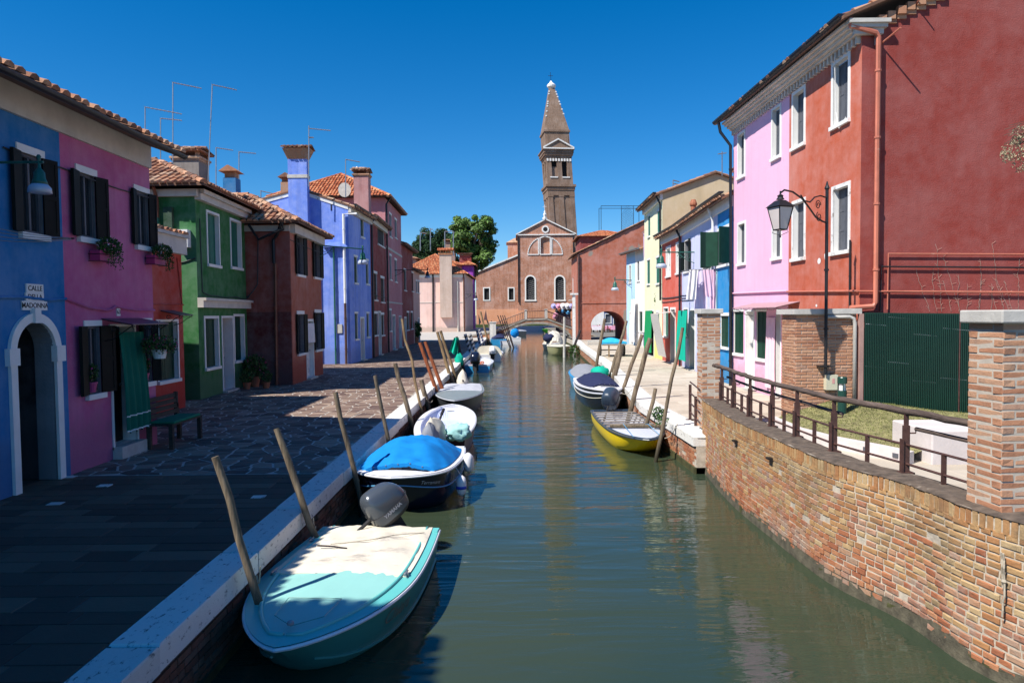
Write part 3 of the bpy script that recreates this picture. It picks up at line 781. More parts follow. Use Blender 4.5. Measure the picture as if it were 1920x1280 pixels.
# salted lower edge and weed line
Wf = offset_line(WL, -.018); mb = MB()
def foot(i, j):
    k = min(int(i*(n-1)+.5), n-1); p = Wf[k]; q = WL[k]; t = j
    top = -.575+.09*mnoise.noise((p.y*1.7, p.x, 1.3))
    return Vector((p.x+(q.x-p.x)*(1.0 if j > .9 else .12*mnoise.noise((p.y*5, j*5, 0))), p.y, -1.5+(top+1.5)*t))
mb.grid(foot, n-1, 6); mb.build('footing', M['foot'], wallr)
mb = MB(); Wg = offset_line(WL, -.045)
def weed(i, j):
    k = min(int(i*(n-1)+.5), n-1); p = Wg[k].lerp(WL[k], 0 if j < .8 else .9)
    return Vector((p.x+.02*mnoise.noise((p.y*7, j*3, 5)), p.y, -1.3+(.69+.06*mnoise.noise((p.y*3.1, 0, 7)))*j))
mb.grid(weed, n-1, 5); mb.build('weed_line', M['algae'], wallr)
# rope down the wall and iron stubs
p0 = PX(1888, 1010, 4.02); mb = MB()
q = [P(1890, 1008, .45)]; X_, Y_ = q[0].x-.03, q[0].y-.02
def wallx(y):
    best = min(range(n), key=lambda i: abs(WL[i].y-y)); return WL[best].x
ry = 5.45
rp = [(wallx(ry)-.03-random.uniform(0, .015), ry+random.uniform(-.012, .012), .38-.52*k/9) for k in range(10)]
mb.tube(rp, .008, 6); mb.tube([(a+.005, b+.03, c) for a, b, c in rp[:6]], .007, 6); mb.lathe((rp[4][0], ry+.01, rp[4][2]), [(.01, -.02), (.022, 0), (.01, .02)], 8)
T(mb.build('rope', M['rope']), 'pale mooring rope hanging down the brick wall below the near pillar', 'rope')
for (y, z) in ((10.6, .35), (9.2, .37)):
    mb = MB(); x = wallx(y); mb.box(x-.07, x+.03, y-.05, y+.05, z-.012, z+.012); mb.box(x-.05, x, y-.05, y-.03, z-.05, z-.012)
    mb.build('iron_stub', M['iron'], wallr)

# ---------------- brick pillars
def pillar(name, label, cx, cy, ang, w_, z0, z1, capw, caph, group=None):
    r = thing(name, label, 'pillar', (cx, cy, z0), group)
    u = Vector((math.cos(ang), math.sin(ang), 0))
    m_ = MB(); m_.obox((cx, cy, 0), u, w_/2-.006, w_/2-.006, z0, z1); m_.build('mortar_bed', M['mortar_p'], r)
    nc = int((z1-z0)/.0645); a = .11; l = w_-a-.014
    for j in range(nc):
        z = z0+.032+j*(z1-z0)/nc
        for k in range(4):
            th = ang+k*math.pi/2; U = Vector((math.cos(th), math.sin(th))); V = Vector((-U.y, U.x))
            off = -(w_-l)/2 if j % 2 else (w_-l)/2
            c = Vector((cx, cy))-V*(w_/2-a/2)+U*off
            shared('brick', bm_(l, .0525, 'brick_p', random.randint(0, 4)), r, (c.x, c.y, z), th)
    m_ = MB(); m_.obox((cx, cy, 0), u, w_/2+capw, w_/2+capw, z1, z1+caph); o = m_.build('cap', M['cap'], r)
    bv = o.modifiers.new('b', 'BEVEL'); bv.width = .012; bv.segments = 2
    return r
c1 = P(1873, 962, .66)
pillar('brick_pillar', 'near brick pillar with pale stone cap at the right edge, on the canal wall', c1.x+.20, c1.y+.20, R(2), .41, .66, 2.24, .05, .11, 'brick pillars with stone caps')
c2 = P(1316, 744, .68)
pillar('brick_pillar', 'slim brick pillar with stone cap at the far end of the curved canal wall', c2.x+.19, c2.y+.20, R(-1), .37, .05, 2.33, .045, .10, 'brick pillars with stone caps')

# brick block under the street lamp
bx0 = PY(1492, 700, 14.15).x; bx1 = PY(1606, 700, 14.15).x
blk = thing('brick_wall', 'short brick wall with stone cap behind the green bollard and lamp pole', 'wall', ((bx0+bx1)/2, 14.4, 0))
mb = MB(); mb.box(bx0+.012, bx1-.012, 14.162, 14.9, -.1, 2.30); mb.build('mortar_bed', M['mortar_p'], blk)
mb = MB(); mb.box(bx0-.08, bx1+.06, 14.07, 15.0, 2.30, 2.41); mb.build('cap', M['cap'], blk)
nc = 35; cnt = 0; sb = MB()
for j in range(nc):
    z = .03+j*2.28/nc
    x = bx0+(.12 if j % 2 else 0)
    if j % 2: shared('brick', bm_(.108, .052, 'brick_p', 1), blk, (bx0+.054, 14.2, z), 0)
    while x < bx1-.03:
        l = min(.235, bx1-x); 
        if l > .05: shared('brick', bm_(l-.012, .052, 'brick_p', random.randint(0, 3)), blk, (x+l/2, 14.2, z), 0)
        x += l
    y = 14.15+(0 if j % 2 else .12)
    while y < 14.88:
        sb.box(bx0-.002, bx0+.05, y+.012, min(y+.235, 14.9), z-.026, z+.026); y += .24
o = sb.build('side_brickwork', M['brick_p'], blk); o['kind'] = 'stuff'

# ---------------- paving, left bank
pav = thing('pavement_left', '', '', (-4.5, 12, 0)); del pav['label']; del pav['category']; pav['kind'] = 'structure'
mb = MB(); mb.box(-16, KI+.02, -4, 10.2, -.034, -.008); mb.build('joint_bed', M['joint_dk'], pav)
mb = MB(); mb.box(-16, KI+.02, 10.2, 127, -.034, -.008); mb.build('joint_bed', M['joint'], pav)
y = 3.0; slabs = []
while y < 10.15:
    d = random.choice((.22, .25, .28, .31)); d = min(d, 10.2-y)
    if d < .1: break
    x = KI-.01-random.uniform(0, .3)
    first = True; xr = KI-.01
    while xr > -7.0:
        l = random.uniform(.42, .85)
        slabs.append((xr-l, xr, y, y+d)); xr -= l
    y += d
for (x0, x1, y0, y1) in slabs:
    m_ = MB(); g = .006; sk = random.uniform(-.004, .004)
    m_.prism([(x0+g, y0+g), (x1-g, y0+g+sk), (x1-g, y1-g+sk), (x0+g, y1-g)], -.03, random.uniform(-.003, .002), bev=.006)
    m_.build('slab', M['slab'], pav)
for (px, py) in ((104, 944), (130, 894), (196, 910), (485, 931)):
    p = P(px, py); m_ = MB(); m_.obox((p.x, p.y, 0), (1, .1), .085, .065, -.02, .006); T(m_.build('marker_plate', M['istria']), {104: 'small white square marker tile in the dark paving nearest the camera by the blue doorway', 130: 'small white marker tile right in front of the blue arched doorway jamb', 196: 'small white marker tile in the paving between doorway and canal', 485: 'small white marker tile beside the white kerb'}[px], 'marker', 'white marker tiles in the paving')
# crazy paving: jittered cells cut by their neighbours
def clip(poly, a, b):   # keep the side nearer to a
    mx, my = (a[0]+b[0])/2, (a[1]+b[1])/2; nx, ny = b[0]-a[0], b[1]-a[1]; L = math.hypot(nx, ny); nx /= L; ny /= L
    mx -= nx*.017; my -= ny*.017; out = []
    for i in range(len(poly)):
        p, q = poly[i], poly[(i+1) % len(poly)]
        dp = (p[0]-mx)*nx+(p[1]-my)*ny; dq = (q[0]-mx)*nx+(q[1]-my)*ny
        if dp <= 0: out.append(p)
        if (dp < 0 < dq) or (dq < 0 < dp):
            t = dp/(dp-dq); out.append((p[0]+(q[0]-p[0])*t, p[1]+(q[1]-p[1])*t))
    return out
CS = .31; cells = {}
for i in range(-1, 28):
    for j in range(-1, 220):
        cells[i, j] = (KI-.02-(i+.5+random.uniform(-.40, .40))*CS*1.25, 10.2+(j+.5+random.uniform(-.40, .40))*CS*.78)
pol = []
for (i, j), c in cells.items():
    if i < 0 or j < 0 or c[0] < -11.5: continue
    if c[0] < -9.2 and not (27 < c[1] < 35 or 17 < c[1] < 20): continue
    s_ = CS*1.6; q = [(c[0]-s_, c[1]-s_), (c[0]+s_, c[1]-s_), (c[0]+s_, c[1]+s_), (c[0]-s_, c[1]+s_)]
    for a in range(-2, 3):
        for b_ in range(-2, 3):
            if (a or b_) and (i+a, j+b_) in cells and q: q = clip(q, c, cells[i+a, j+b_])
    # keep clear of the kerb and of the slab field
    if len(q) > 2: q = clip(q, (KI-.5, c[1]), (KI+.5-.03, c[1]))
    if len(q) > 2: q = clip(q, (c[0], 10.7), (c[0], 9.72))
    if len(q) > 2: pol.append((math.hypot(c[0], c[1]), q))
pol.sort(key=lambda t: t[0])
mb = MB()
for k, (d, q) in enumerate(pol):
    h = random.uniform(-.004, .003)
    if k < 300:
        m_ = MB(); m_.prism(q, -.03, h, bev=.008); m_.build('paving_stone', M['crazy'], pav)
    else: mb.prism(q, -.03, h, bev=.008 if d < 30 else 0)
o = mb.build('paving_stones', M['crazy'], pav); o['kind'] = 'stuff'

# ---------------- paving, right bank
pvr = thing('pavement_right', '', '', (6, 20, 0)); del pvr['label']; del pvr['category']; pvr['kind'] = 'structure'
mb = MB()
def rex(y):
    for a, b in zip(RE[:-1], RE[1:]):
        if a[1] <= y <= b[1]: return a[0]+(b[0]-a[0])*(y-a[1])/(b[1]-a[1])
    return RE[0][0] if y < RE[0][1] else RE[-1][0]
y = RE[0][1]-.6; cnt = 0; far = MB()
rows = []
while y < 62:
    d = random.uniform(.38, .5) if y < 30 else .6
    x = rex(y+d/2)+.56 if y > RE[0][1]-.3 else 4.3
    x += random.uniform(0, .02); first = True
    while x < 10.6:
        l = random.uniform(.7, 1.25) if not first else random.uniform(.3, 1.1); first = False
        rows.append((x, x+l, y, y+d)); x += l
    y += d
rows += [(x, x+1.0, yy, yy+.8) for yy in [5.2+.8*k for k in range(9)] for x in [4.4+1.0*k for k in range(6)] if yy+.8 < RE[0][1]-.5]
rows.sort(key=lambda r: math.hypot(r[0], r[2]))
for k, (x0, x1, y0, y1) in enumerate(rows):
    g = .005; pp = [(x0+g, y0+g), (x1-g, y0+g), (x1-g, y1-g), (x0+g, y1-g)]; h = random.uniform(-.003, .002)
    if k < 300: m_ = MB(); m_.prism(pp, -.03, h, bev=.006); m_.build('slab', M['paver_r'], pvr)
    else: far.prism(pp, -.03, h)
o = far.build('slabs', M['paver_r'], pvr); o['kind'] = 'stuff'
mb = MB(); pts = [(r_[0]+.3, r_[1]) for r_ in RE[:5]]
for a, b in zip(pts[:-1], pts[1:]): mb.hexa([(a[0], a[1], -.034), (12, a[1], -.034), (12, b[1], -.034), (b[0], b[1], -.034), (a[0], a[1], -.009), (12, a[1], -.009), (12, b[1], -.009), (b[0], b[1], -.009)])
ml = [p for p in WI if p.y > 4]
for a, b in zip(ml[:-1], ml[1:]): mb.hexa([(b.x-.1, b.y, -.034), (14, b.y, -.034), (14, a.y, -.034), (a.x-.1, a.y, -.034), (b.x-.1, b.y, -.009), (14, b.y, -.009), (14, a.y, -.009), (a.x-.1, a.y, -.009)])
mb.build('joint_bed', M['joint'], pvr)
# ------------------------------------------------------------------ houses, left bank
def gx(px, Y): return PY(px, 600, Y).x
XF = -6.7
yb = (XF*FPX)/( -(960-123)) if 0 else None
def y_on(X, px, py=720):      # distance along a plane X=const where the picture column px falls
    return PX(px, py, X).y
S = {}
S['blue'] = stucco('blue_stucco', (.004, .155, .40), .12, .25)
S['pink'] = stucco('orchid_stucco', (.48, .105, .25), .12, .3)
S['red'] = stucco('coral_red_stucco', (.42, .045, .025), .14, .35, base=(.42, .03, .018))
S['green'] = stucco('green_stucco', (.025, .145, .035), .14, .3)
S['green_dk'] = stucco('deep_green_stucco', (.012, .05, .018), .14, .3)
S['brown'] = stucco('brown_red_stucco', (.25, .055, .035), .2, .4)
S['brick_or'] = stucco('brick_orange_stucco', (.36, .10, .055), .15, .3, base=(.28, .05, .03))
S['lav'] = stucco('cornflower_stucco', (.15, .26, .74), .16, .45, fade=.2)
S['dred'] = stucco('dark_red_stucco', (.24, .035, .028), .15, .3)
S['rose'] = stucco('rose_stucco', (.46, .17, .19), .12, .3)
S['beige'] = stucco('beige_pink_stucco', (.60, .36, .30), .1, .3)
S['palep'] = stucco('pale_pink_stucco', (.76, .50, .42), .1, .35, base=(.45, .35, .28))
yA, yB, yC = 1.82, y_on(XF, 123, 600), y_on(XF, 288, 600)
EZ = 5.12
# unseen neighbour added to cast the shade over the quay by the nearest boat
H = House('house', 'tall blue house added out of view before the blue arched doorway, to shade the quay', 'house', [(XF, -9), (XF, 1.8), (XF-9, 1.8), (XF-9, -9)], 7.75, S['blue'])
H.win_m(0, 4.4, 5.2, 3.2, 4.6, 'closed', sh='sh_black'); H.win_m(0, 7.4, 8.2, 3.2, 4.6, 'closed', sh='sh_black'); H.finish(); hip_roof(H, .4, .35)

# blue house with the arched passage
H = House('house', 'deep blue house with white arched passage doorway at the left edge', 'house', [(XF, yA), (XF, yB), (XF-7.5, yB), (XF-7.5, yA)], EZ+.38, S['blue'])
F = H.F[0]
H.win(0, (38, 79, 291, 438), 'open', 'top', 'sh_black', depth=.07, leaf=.24, ang=14, fw_=.06)
qa = F.at(30, 760)[0]; qb = F.at(104, 760)[0]; zt_ = F.at(66, 603)[1]
H.hole(0, qa, qb, -.15, zt_, .28, arch=(qb-qa)/2*1.05, rmi=2)
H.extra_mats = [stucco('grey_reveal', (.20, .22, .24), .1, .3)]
H.finish(); root = H.root
mb = MB(); t = .12; ri = (qb-qa)/2; zs_ = zt_-ri*1.05
for (a, b) in ((qa-t, qa), (qb, qb+t)): F.box(mb, a, b, -.05, zs_, -.01, .045)
for (a, b) in ((qa-t-.05, qa+.02), (qb-.02, qb+t+.05)): F.box(mb, a, b, zs_-.17, zs_+.06, -.02, .07)
ai = arch_pts(qa, qb, zs_, ri*1.05, 20); ao = arch_pts(qa-t, qb+t, zs_, ri*1.05+t, 20)
for k in range(20):
    p = [ai[k], ao[k], ao[k+1], ai[k+1]]
    mb.hexa([F.pt(q, z, -.01) for q, z in p]+[F.pt(q, z, .045) for q, z in p])
F.box(mb, (qa+qb)/2-.06, (qa+qb)/2+.06, zt_-.02, zt_+.19, -.01, .075)
mb.build('door_surround', M['white'], root)
mb = MB(); c = F.pt((qa+qb)/2, 0); y0_, y1_ = F.pt(qa, 0).y-.05, F.pt(qb, 0).y+.05
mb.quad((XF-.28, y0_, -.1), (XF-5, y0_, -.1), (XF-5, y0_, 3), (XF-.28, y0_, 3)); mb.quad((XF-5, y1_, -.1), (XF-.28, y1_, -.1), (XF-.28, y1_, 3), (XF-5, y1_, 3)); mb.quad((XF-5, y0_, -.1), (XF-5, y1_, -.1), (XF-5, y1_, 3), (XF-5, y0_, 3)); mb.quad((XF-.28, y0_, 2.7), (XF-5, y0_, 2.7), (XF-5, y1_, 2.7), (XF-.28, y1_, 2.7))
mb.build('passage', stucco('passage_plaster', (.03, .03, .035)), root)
H.fascia(0, EZ, EZ+.40, .05); H.gutter(0, EZ+.255, .62, .068)
H.roof_poly([((XF+.64, yA-.1, EZ+.26), (XF+.64, yB, EZ+.26), (XF-3.7, yB, EZ+1.8), (XF-3.7, yA-.1, EZ+1.8)), ((XF-7.8, yB, EZ+.42), (XF-7.8, yA-.1, EZ+.42), (XF-3.7, yA-.1, EZ+1.8), (XF-3.7, yB, EZ+1.8))], ridges=[((XF-3.7, yA, EZ+1.8), (XF-3.7, yB, EZ+1.8))])
H.cable(0, [(F.at(2, 242)[0], 4.62), (F.L, 4.60)]); H.cable(0, [(3, 2.62), (F.at(50, 555)[0], 2.66), (F.L, 2.66)], .02, S['blue'])
blueH = H
# name plaques
def text_on(F, s_, q, z, size, mat, parent, d=.03, name='lettering', bold=0, shear=0, ext=.002):
    cu = bpy.data.curves.new('t', 'FONT'); cu.body = s_; cu.size = size; cu.align_x = 'CENTER'; cu.align_y = 'CENTER'; cu.extrude = ext; cu.offset = bold; cu.shear = shear
    cu.resolution_u = 3
    to = bpy.data.objects.new('t', cu); COL.objects.link(to)
    me = bpy.data.meshes.new_from_object(to); bpy.data.objects.remove(to); bpy.data.curves.remove(cu)
    Mx = Matrix(((F.u.x, 0, F.n.x, 0), (F.u.y, 0, F.n.y, 0), (0, 1, 0, 0), (0, 0, 0, 1)))
    me.transform(Mx); p = F.pt(q, z, d); r = parent
    while r.parent: r = r.parent
    me.transform(Matrix.Translation(p-r.location)); me.materials.clear(); me.materials.append(mat)
    o = bpy.data.objects.new(name, me); COL.objects.link(o); o.parent = parent; return o
q0s, zz_ = F.at(62, 560)
sg = thing('street_sign', 'white three-part street name sign reading CALLE DELLA MADONNA above the blue arch', 'sign', F.pt(q0s, 2.5, .02))
M['ink'] = plain('black_lettering', (.02, .02, .02), .7)
for (tx, py, wd, hh) in (('CALLE', 541, .34, .135), ('DELLA', 557, .36, .125), ('MADONNA', 573, .50, .135)):
    qq, zq = F.at(63, py); m_ = MB(); F.box(m_, qq-wd/2, qq+wd/2, zq-hh/2+.004, zq+hh/2-.004, .002, .022)
    pl = m_.build('sign_panel', M['white'], sg)
    text_on(F, tx, qq, zq, .100, M['ink'], pl, .0235, bold=.001)

# orchid pink house
H = House('house', 'orchid pink house with black shutters and door curtain, next to the blue one', 'house', [(XF, yB), (XF, yC), (XF-7.5, yC), (XF-7.5, yB)], EZ+.38, S['pink'])
F = H.F[0]
H.win(0, (147, 178, 327, 446), 'open', 'top', 'sh_black', depth=.07, leaf=.25, ang=14, fw_=.06)
H.win(0, (254, 278, 360, 461), 'open', 'top', 'sh_black', depth=.07, leaf=.19, ang=14, fw_=.05)
H.win(0, (162, 188, 611, 738), 'open', 'top', 'sh_black', depth=.07, leaf=.28, ang=16, fw_=.05)
H.win(0, (263, 284, 602, 716), 'open', 'top', 'sh_black', depth=.07, leaf=.15, ang=45, fw_=.03)
zb = F.at(230, 826)[1]
d_ = H.door(0, (207, 250, 612), M['dark'], depth=.25, fw_=.045, zbot=.2)
H.finish(); pinkF = F; pinkH = H
H.fascia(0, EZ, EZ+.40, .05); H.gutter(0, EZ+.25, .62, .065, 'gutter')
H.roof_poly([((XF+.64, yB+.01, EZ+.27), (XF+.64, yC+.12, EZ+.27), (XF-3.7, yC+.12, EZ+1.81), (XF-3.7, yB+.01, EZ+1.81)), ((XF-7.8, yC+.12, EZ+.43), (XF-7.8, yB+.01, EZ+.43), (XF-3.7, yB+.01, EZ+1.81), (XF-3.7, yC+.12, EZ+1.81))], ridges=[((XF-3.7, yB, EZ+1.81), (XF-3.7, yC, EZ+1.81))])
H.cable(0, [(0, 4.60), (F.L, 4.58)]); H.cable(0, [(0, 2.66), (F.at(190, 572)[0], 2.50), (F.at(215, 567)[0], 2.56), (F.L, 2.5)], .022, S['pink'])
nq, nz = F.at(221, 585); m_ = MB(); F.box(m_, nq-.05, nq+.05, nz-.065, nz+.065, .001, .015); pl = m_.build('number_plate', M['white'], H.root); text_on(F, '63', nq, nz, .10, M['ink'], pl, .0165, bold=.001)
# door step, higher second step
# curtain over the door
def curtain(name, label, F, q0, q1, z0, z1, d, mat, bulge=.05, folds=5, trims=(), group=None, cat='curtain', swing=0):
    mb = MB()
    def fn(i, j, o=0):
        q = q0+(q1-q0)*i; z = z1+(z0-z1)*j
        w_ = math.sin(i*folds*2*math.pi)*(.02+.018*j)
        return F.pt(q+swing*j+.012*math.sin(j*5+i*9), z+.02*math.sin(i*folds*2*math.pi+1)*(j > .95), d+w_+bulge*math.sin(j*math.pi*.6)+.06*j*0+o)
    mb.grid(fn, folds*8, 14)
    mb.grid(lambda i, j: fn(1-i, j, -.006), folds*8, 14)
    o = mb.build(name, mat); T(o, label, cat, group); auto_smooth(o, 60)
    for (t0, t1, mt) in trims:
        tb = MB(); tb.grid(lambda i, j: fn(i, t0+(t1-t0)*j, .004), folds*8, 1); tb.build('stripe', mt, None if 0 else o)
    return o
def fixchild(o):  # sub meshes of a single-mesh thing are built in world space relative to its location already
    return o
M['cl_green'] = cloth('bottle_green_cloth', (.008, .13, .085))
q0_, z_ = F.at(210, 700); q1_, _ = F.at(256, 700)
curtain('door_curtain', 'dark green door curtain with white stripes hanging on the orchid pink house', F, q0_, q1_, .42, 2.12, .14, M['cl_green'], .06, 4, ((.83, .842, M['white']), (.985, 1.0, M['white'])), swing=.06)
# little canopy
def canopy(name, label, F, q0, q1, z, out, drop, mat, bars=4, scroll=True):
    r = thing(name, label, 'canopy', F.pt((q0+q1)/2, z, .0))
    mb = MB(); a = [F.pt(q0, z, .01), F.pt(q1, z, .01), F.pt(q1, z-drop, out), F.pt(q0, z-drop, out)]
    mb.quad(a[3], a[2], a[1], a[0]); dz = Vector((0, 0, -.015)); mb.quad(a[0]+dz, a[1]+dz, a[2]+dz, a[3]+dz)
    mb.quad(a[3]+dz, a[2]+dz, a[2], a[3]); mb.quad(a[0]+dz, a[3]+dz, a[3], a[0]); mb.quad(a[2]+dz, a[1]+dz, a[1], a[2])
    mb.build('canopy_sheet', mat, r)
    for k in range(bars):
        q = q0+.03+(q1-q0-.06)*k/(bars-1); m2 = MB(); m2.tube([F.pt(q, z-.02, .01), F.pt(q, z-drop-.02, out-.01)], .009, 5)
        if k in (0, bars-1) and scroll:
            m2.tube([F.pt(q, z-.38, .01), F.pt(q, z-.34, out*.35), F.pt(q, z-.2, out*.75), F.pt(q, z-drop-.03, out*.95)], .009, 5)
            pp = [F.pt(q, z-.18+.06*math.sin(t)*(1-t/9), out*.38+.07*math.cos(t)*(1-t/9)) for t in [x*.5 for x in range(15)]]; m2.tube(pp, .007, 4)
        m2.build('bracket', M['iron'], r)
    m2 = MB()
    kk = int((q1-q0)/.11)
    for k in range(kk):
        q = q0+.05+k*(q1-q0-.1)/max(kk-1, 1)
        m2.tube([F.pt(q+.04*math.cos(t), z-drop-.05+.03*math.sin(t), out-.015) for t in [x*.7 for x in range(8)]], .005, 4)
    o = m2.build('scrollwork', M['iron'], r); o['kind'] = 'stuff'
    return r
M['can_pur'] = plain('plum_sheet', (.10, .05, .085), .4, .1, 4)
qa_, za_ = F.at(189, 600); 
canopy('canopy', 'small plum coloured canopy on scrolled brackets over the green door curtain', F, qa_, F.at(262, 600)[0], 2.36, .52, .10, M['can_pur'], 4)

# coral red low house
XR = -8.66
yR0 = yC-.8; yR1 = y_on(XR, 346, 700)
H = House('house', 'low coral red house between the orchid pink and green houses', 'house', [(XR, yR0), (XR, yR1), (XR-6, yR1), (XR-6, yR0)], 4.35, S['red'])
F = H.F[0]
w_ = H.win(0, (296, 333, 603, 712), 'closed', 'full', 'sh_green', depth=.10, fw_=.06, rev='white')
H.finish(); H.fascia(0, 4.0, 4.42, .16, 'fascia'); H.fascia(0, 4.42, 4.5, .24, 'cap')
H.cable(0, [(0, 2.75), (F.L, 2.70)], .02, S['red']); H.cable(0, [(F.at(330, 450)[0], 3.9), (F.at(340, 560)[0], 2.7)], .015, S['red'])
H.roof_poly([((XR+.2, yR0-.1, 4.5), (XR+.2, yR1+.0, 4.5), (XR-6, yR1+.0, 5.3), (XR-6, yR0-.1, 5.3))])
redF = F
M['can_grey'] = plain('grey_plum_sheet', (.12, .09, .10), .5, .1, 4)
canopy('canopy', 'short grey canopy on iron brackets above the coral red house window', F, F.at(300, 590)[0], F.at(326, 590)[0], 2.55, .5, .12, M['can_grey'], 3)

# green house
gA = P(376, 749); gB = P(466, 722)
pA = (gA.x, gA.y); pB = (gB.x, gB.y); dv = (Vector(pB)-Vector(pA)).normalized(); nv = Vector((dv.y, -dv.x))
sA = (pA[0]-7.5, pA[1]+.15); sB = (pB[0]-7.5, pB[1]+.15)
H = House('house', 'green house with white framed windows and a white cornice over the ground floor', 'house', [pA, pB, sB, sA], 6.0, S['green'])
F = H.F[0]
H.win(0, (389, 410, 402, 496), 'closed', 'full', 'sh_teal', depth=.11, fw_=.07)
H.win(0, (433, 451, 416, 501), 'closed', 'full', 'sh_teal', depth=.11, fw_=.07)
H.win(0, (385, 409, 597, 688), 'closed', 'full', 'sh_green', depth=.11, fw_=.08)
H.win(0, (440, 457, 593, 675), 'closed', 'full', 'sh_green', depth=.11, fw_=.08)
H.door(0, (416, 435, 596), wood('brown_door_wood', (.16, .045, .025), (.07, .02, .015)), depth=.3, fw_=.07)
zc = F.at(420, 568)[1]
H.bands[0] = None
H.finish(); greenF = F; greenH = H
# deep green ground floor skin 1.5 cm proud is simply the band between cornice and ground
H.fascia(0, zc-.16, zc+.04, .16, 'fascia', name='string_course'); H.fascia(0, zc+.04, zc+.12, .24, 'fascia', name='string_course')
H.fascia(0, 5.72, 6.0, .16, 'fascia'); H.fascia(0, 5.9, 6.02, .26, 'fascia'); H.fascia(3, 5.8, 6.0, .12, 'fascia', ext=(-5.9, 0.1))
H.gutter(0, 6.14, .42, .08, 'copper'); H.gutter(3, 6.14, .30, .08, 'copper', q=(H.F[3].L-1.35, H.F[3].L+.35)); H.gutter(3, 6.13, .30, .08, 'gutter', q=(2, H.F[3].L-1.4))
hip_roof(H, .45, .48, z=6.1)
FS = H.F[3]
H.pipe(3, [(FS.L-1.05, 6.05, .25), (FS.L-1.05, 5.7, .08), (FS.L-1.05, 5.2, .08)], .05, 'copper'); H.pipe(3, [(FS.L-1.05, 5.2, .08), (FS.L-1.05, 0, .08)], .05, 'iron_g')
# corner pilaster
mb = MB(); FS.box(mb, FS.L-.86, FS.L-.62, 0, 5.5, -.01, .12); mb.build('pilaster', S['green_dk'], H.root)
H.cable(0, [(.25, 5.2), (.3, 3.1), (1.2, zc+.2), (3, zc+.22), (F.L, zc+.18)], .014)
mb = MB(); FS.box(mb, FS.L-.50, FS.L-.15, 4.35, 4.85, .0, .2); o = mb.build('junction_box', M['white'], H.root)
H.cable(3, [(FS.L-1.9, 4.2), (FS.L-.8, 3.9), (FS.L-.02, 4.05)], .015)
c = PY(358, 320, 24.3); H.chimney(c.x, 24.3, 5.5, PY(358, 300, 24.3).z-.1, .92, .8, stucco('grey_chimney_render', (.20, .17, .15), .3, .5), 'tiles', .14)

# brown-red house
bA = P(550, 721); bB = P(606, 701); bC = P(464, 723)
H = House('house', 'brown red two-storey house with black shutters and a hanging white cloth at its door', 'house', [(bA.x, bA.y), (bB.x, bB.y), (bB.x-7, bB.y+.2), (bA.x-7, bA.y+.1)], 5.55, S['brick_or'])
F = H.F[0]; H.extra_mats = [S['brown']]
for px in ((556, 569, 443, 515), (588, 600, 454, 520)): H.win(0, px, 'open', 'top', 'sh_black', depth=.15, leaf=.26, ang=12, fw_=.07)
for px in ((558, 570, 589, 662), (591, 602, 586, 655)): H.win(0, px, 'open', 'top', 'sh_black', depth=.15, leaf=.26, ang=12, fw_=.07)
H.door(0, (574, 586, 602), M['white_worn'], depth=.15, fw_=.08)
# side wall in two tones
wall_panel_mb = MB()
zsplit = H.F[3].at(500, 585)[1]
H.bands[3] = [(-1, 0), (zsplit, 0)]
o = H.finish(); bwF = F
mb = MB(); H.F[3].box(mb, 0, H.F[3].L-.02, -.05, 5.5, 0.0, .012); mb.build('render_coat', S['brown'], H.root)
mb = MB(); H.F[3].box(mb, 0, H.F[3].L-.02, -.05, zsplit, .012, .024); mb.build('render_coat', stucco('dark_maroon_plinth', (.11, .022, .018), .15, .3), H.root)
H.fascia(0, 5.25, 5.55, .18, 'fascia'); H.fascia(3, 5.3, 5.5, .1, 'fascia')
H.gutter(0, 5.66, .38, .08); H.gutter(3, 5.68, .35, .07)
hip_roof(H, .42, .52, z=5.6)
FS = H.F[3]
H.pipe(3, [(FS.L-.15, 5.6, .35), (FS.L-.35, 5.2, .2), (FS.L-.55, 5.0, .08), (FS.L-.55, 4.2, .08)], .055, 'gutter')
H.pipe(3, [(FS.L-.5, 4.2, .07), (FS.L-.55, 0, .07)], .05, 'copper')
H.pipe(3, [(FS.L-.15, 5.62, .38), (FS.L-.12, 5.35, .3), (FS.L-1.0, 5.0, .25), (FS.L-1.3, 5.5, .3)], .05, 'gutter')
H.cable(3, [(FS.L-1.1, 5.1), (FS.L-1.15, 3.5), (FS.L-1.5, 3.05), (FS.L-3, 3.3)], .02)
H.cable(0, [(0, 5.0), (F.L, 4.95)], .015)

# cornflower blue house, gable towards the camera
lA = P(658, 682); lB = P(696, 671)
lB.x = lA.x+.12
fx = PY(499, 400, lA.y).x
H = House('house', 'cornflower blue house with tall chimney breast and white drainpipe on its gable end', 'house', [(lA.x, lA.y), (lB.x, lB.y), (fx-1.5, lB.y), (fx-1.5, lA.y)], 7.75, S['lav'])
F = H.F[0]; G3 = H.F[3]
H.win(0, (676, 682, 410, 444), 'closed', 'top', 'sh_green', depth=.06, fw_=.06)
H.win(0, (664, 670, 482, 530), 'closed', 'top', 'sh_green', depth=.06, fw_=.06); H.win(0, (686, 691, 489, 532), 'closed', 'top', 'sh_green', depth=.06, fw_=.06)
H.win(0, (665.5, 671, 588, 635), 'closed', 'top', 'sh_green', depth=.06, fw_=.06); H.win(0, (687.5, 692, 588, 631), 'closed', 'top', 'sh_green', depth=.06, fw_=.06)
H.door(0, (676, 682, 597), plain('grey_lilac_door', (.30, .27, .33), .6), depth=.12, fw_=.09)
L3 = G3.L; pk = G3.at(562, 357)
H.finish(gable=[(3, [(pk[0], pk[1])]), (1, [(L3-pk[0], pk[1])])])
gable_roof(H, 0, .35, pk[1]-7.75, frac=1-pk[0]/L3)
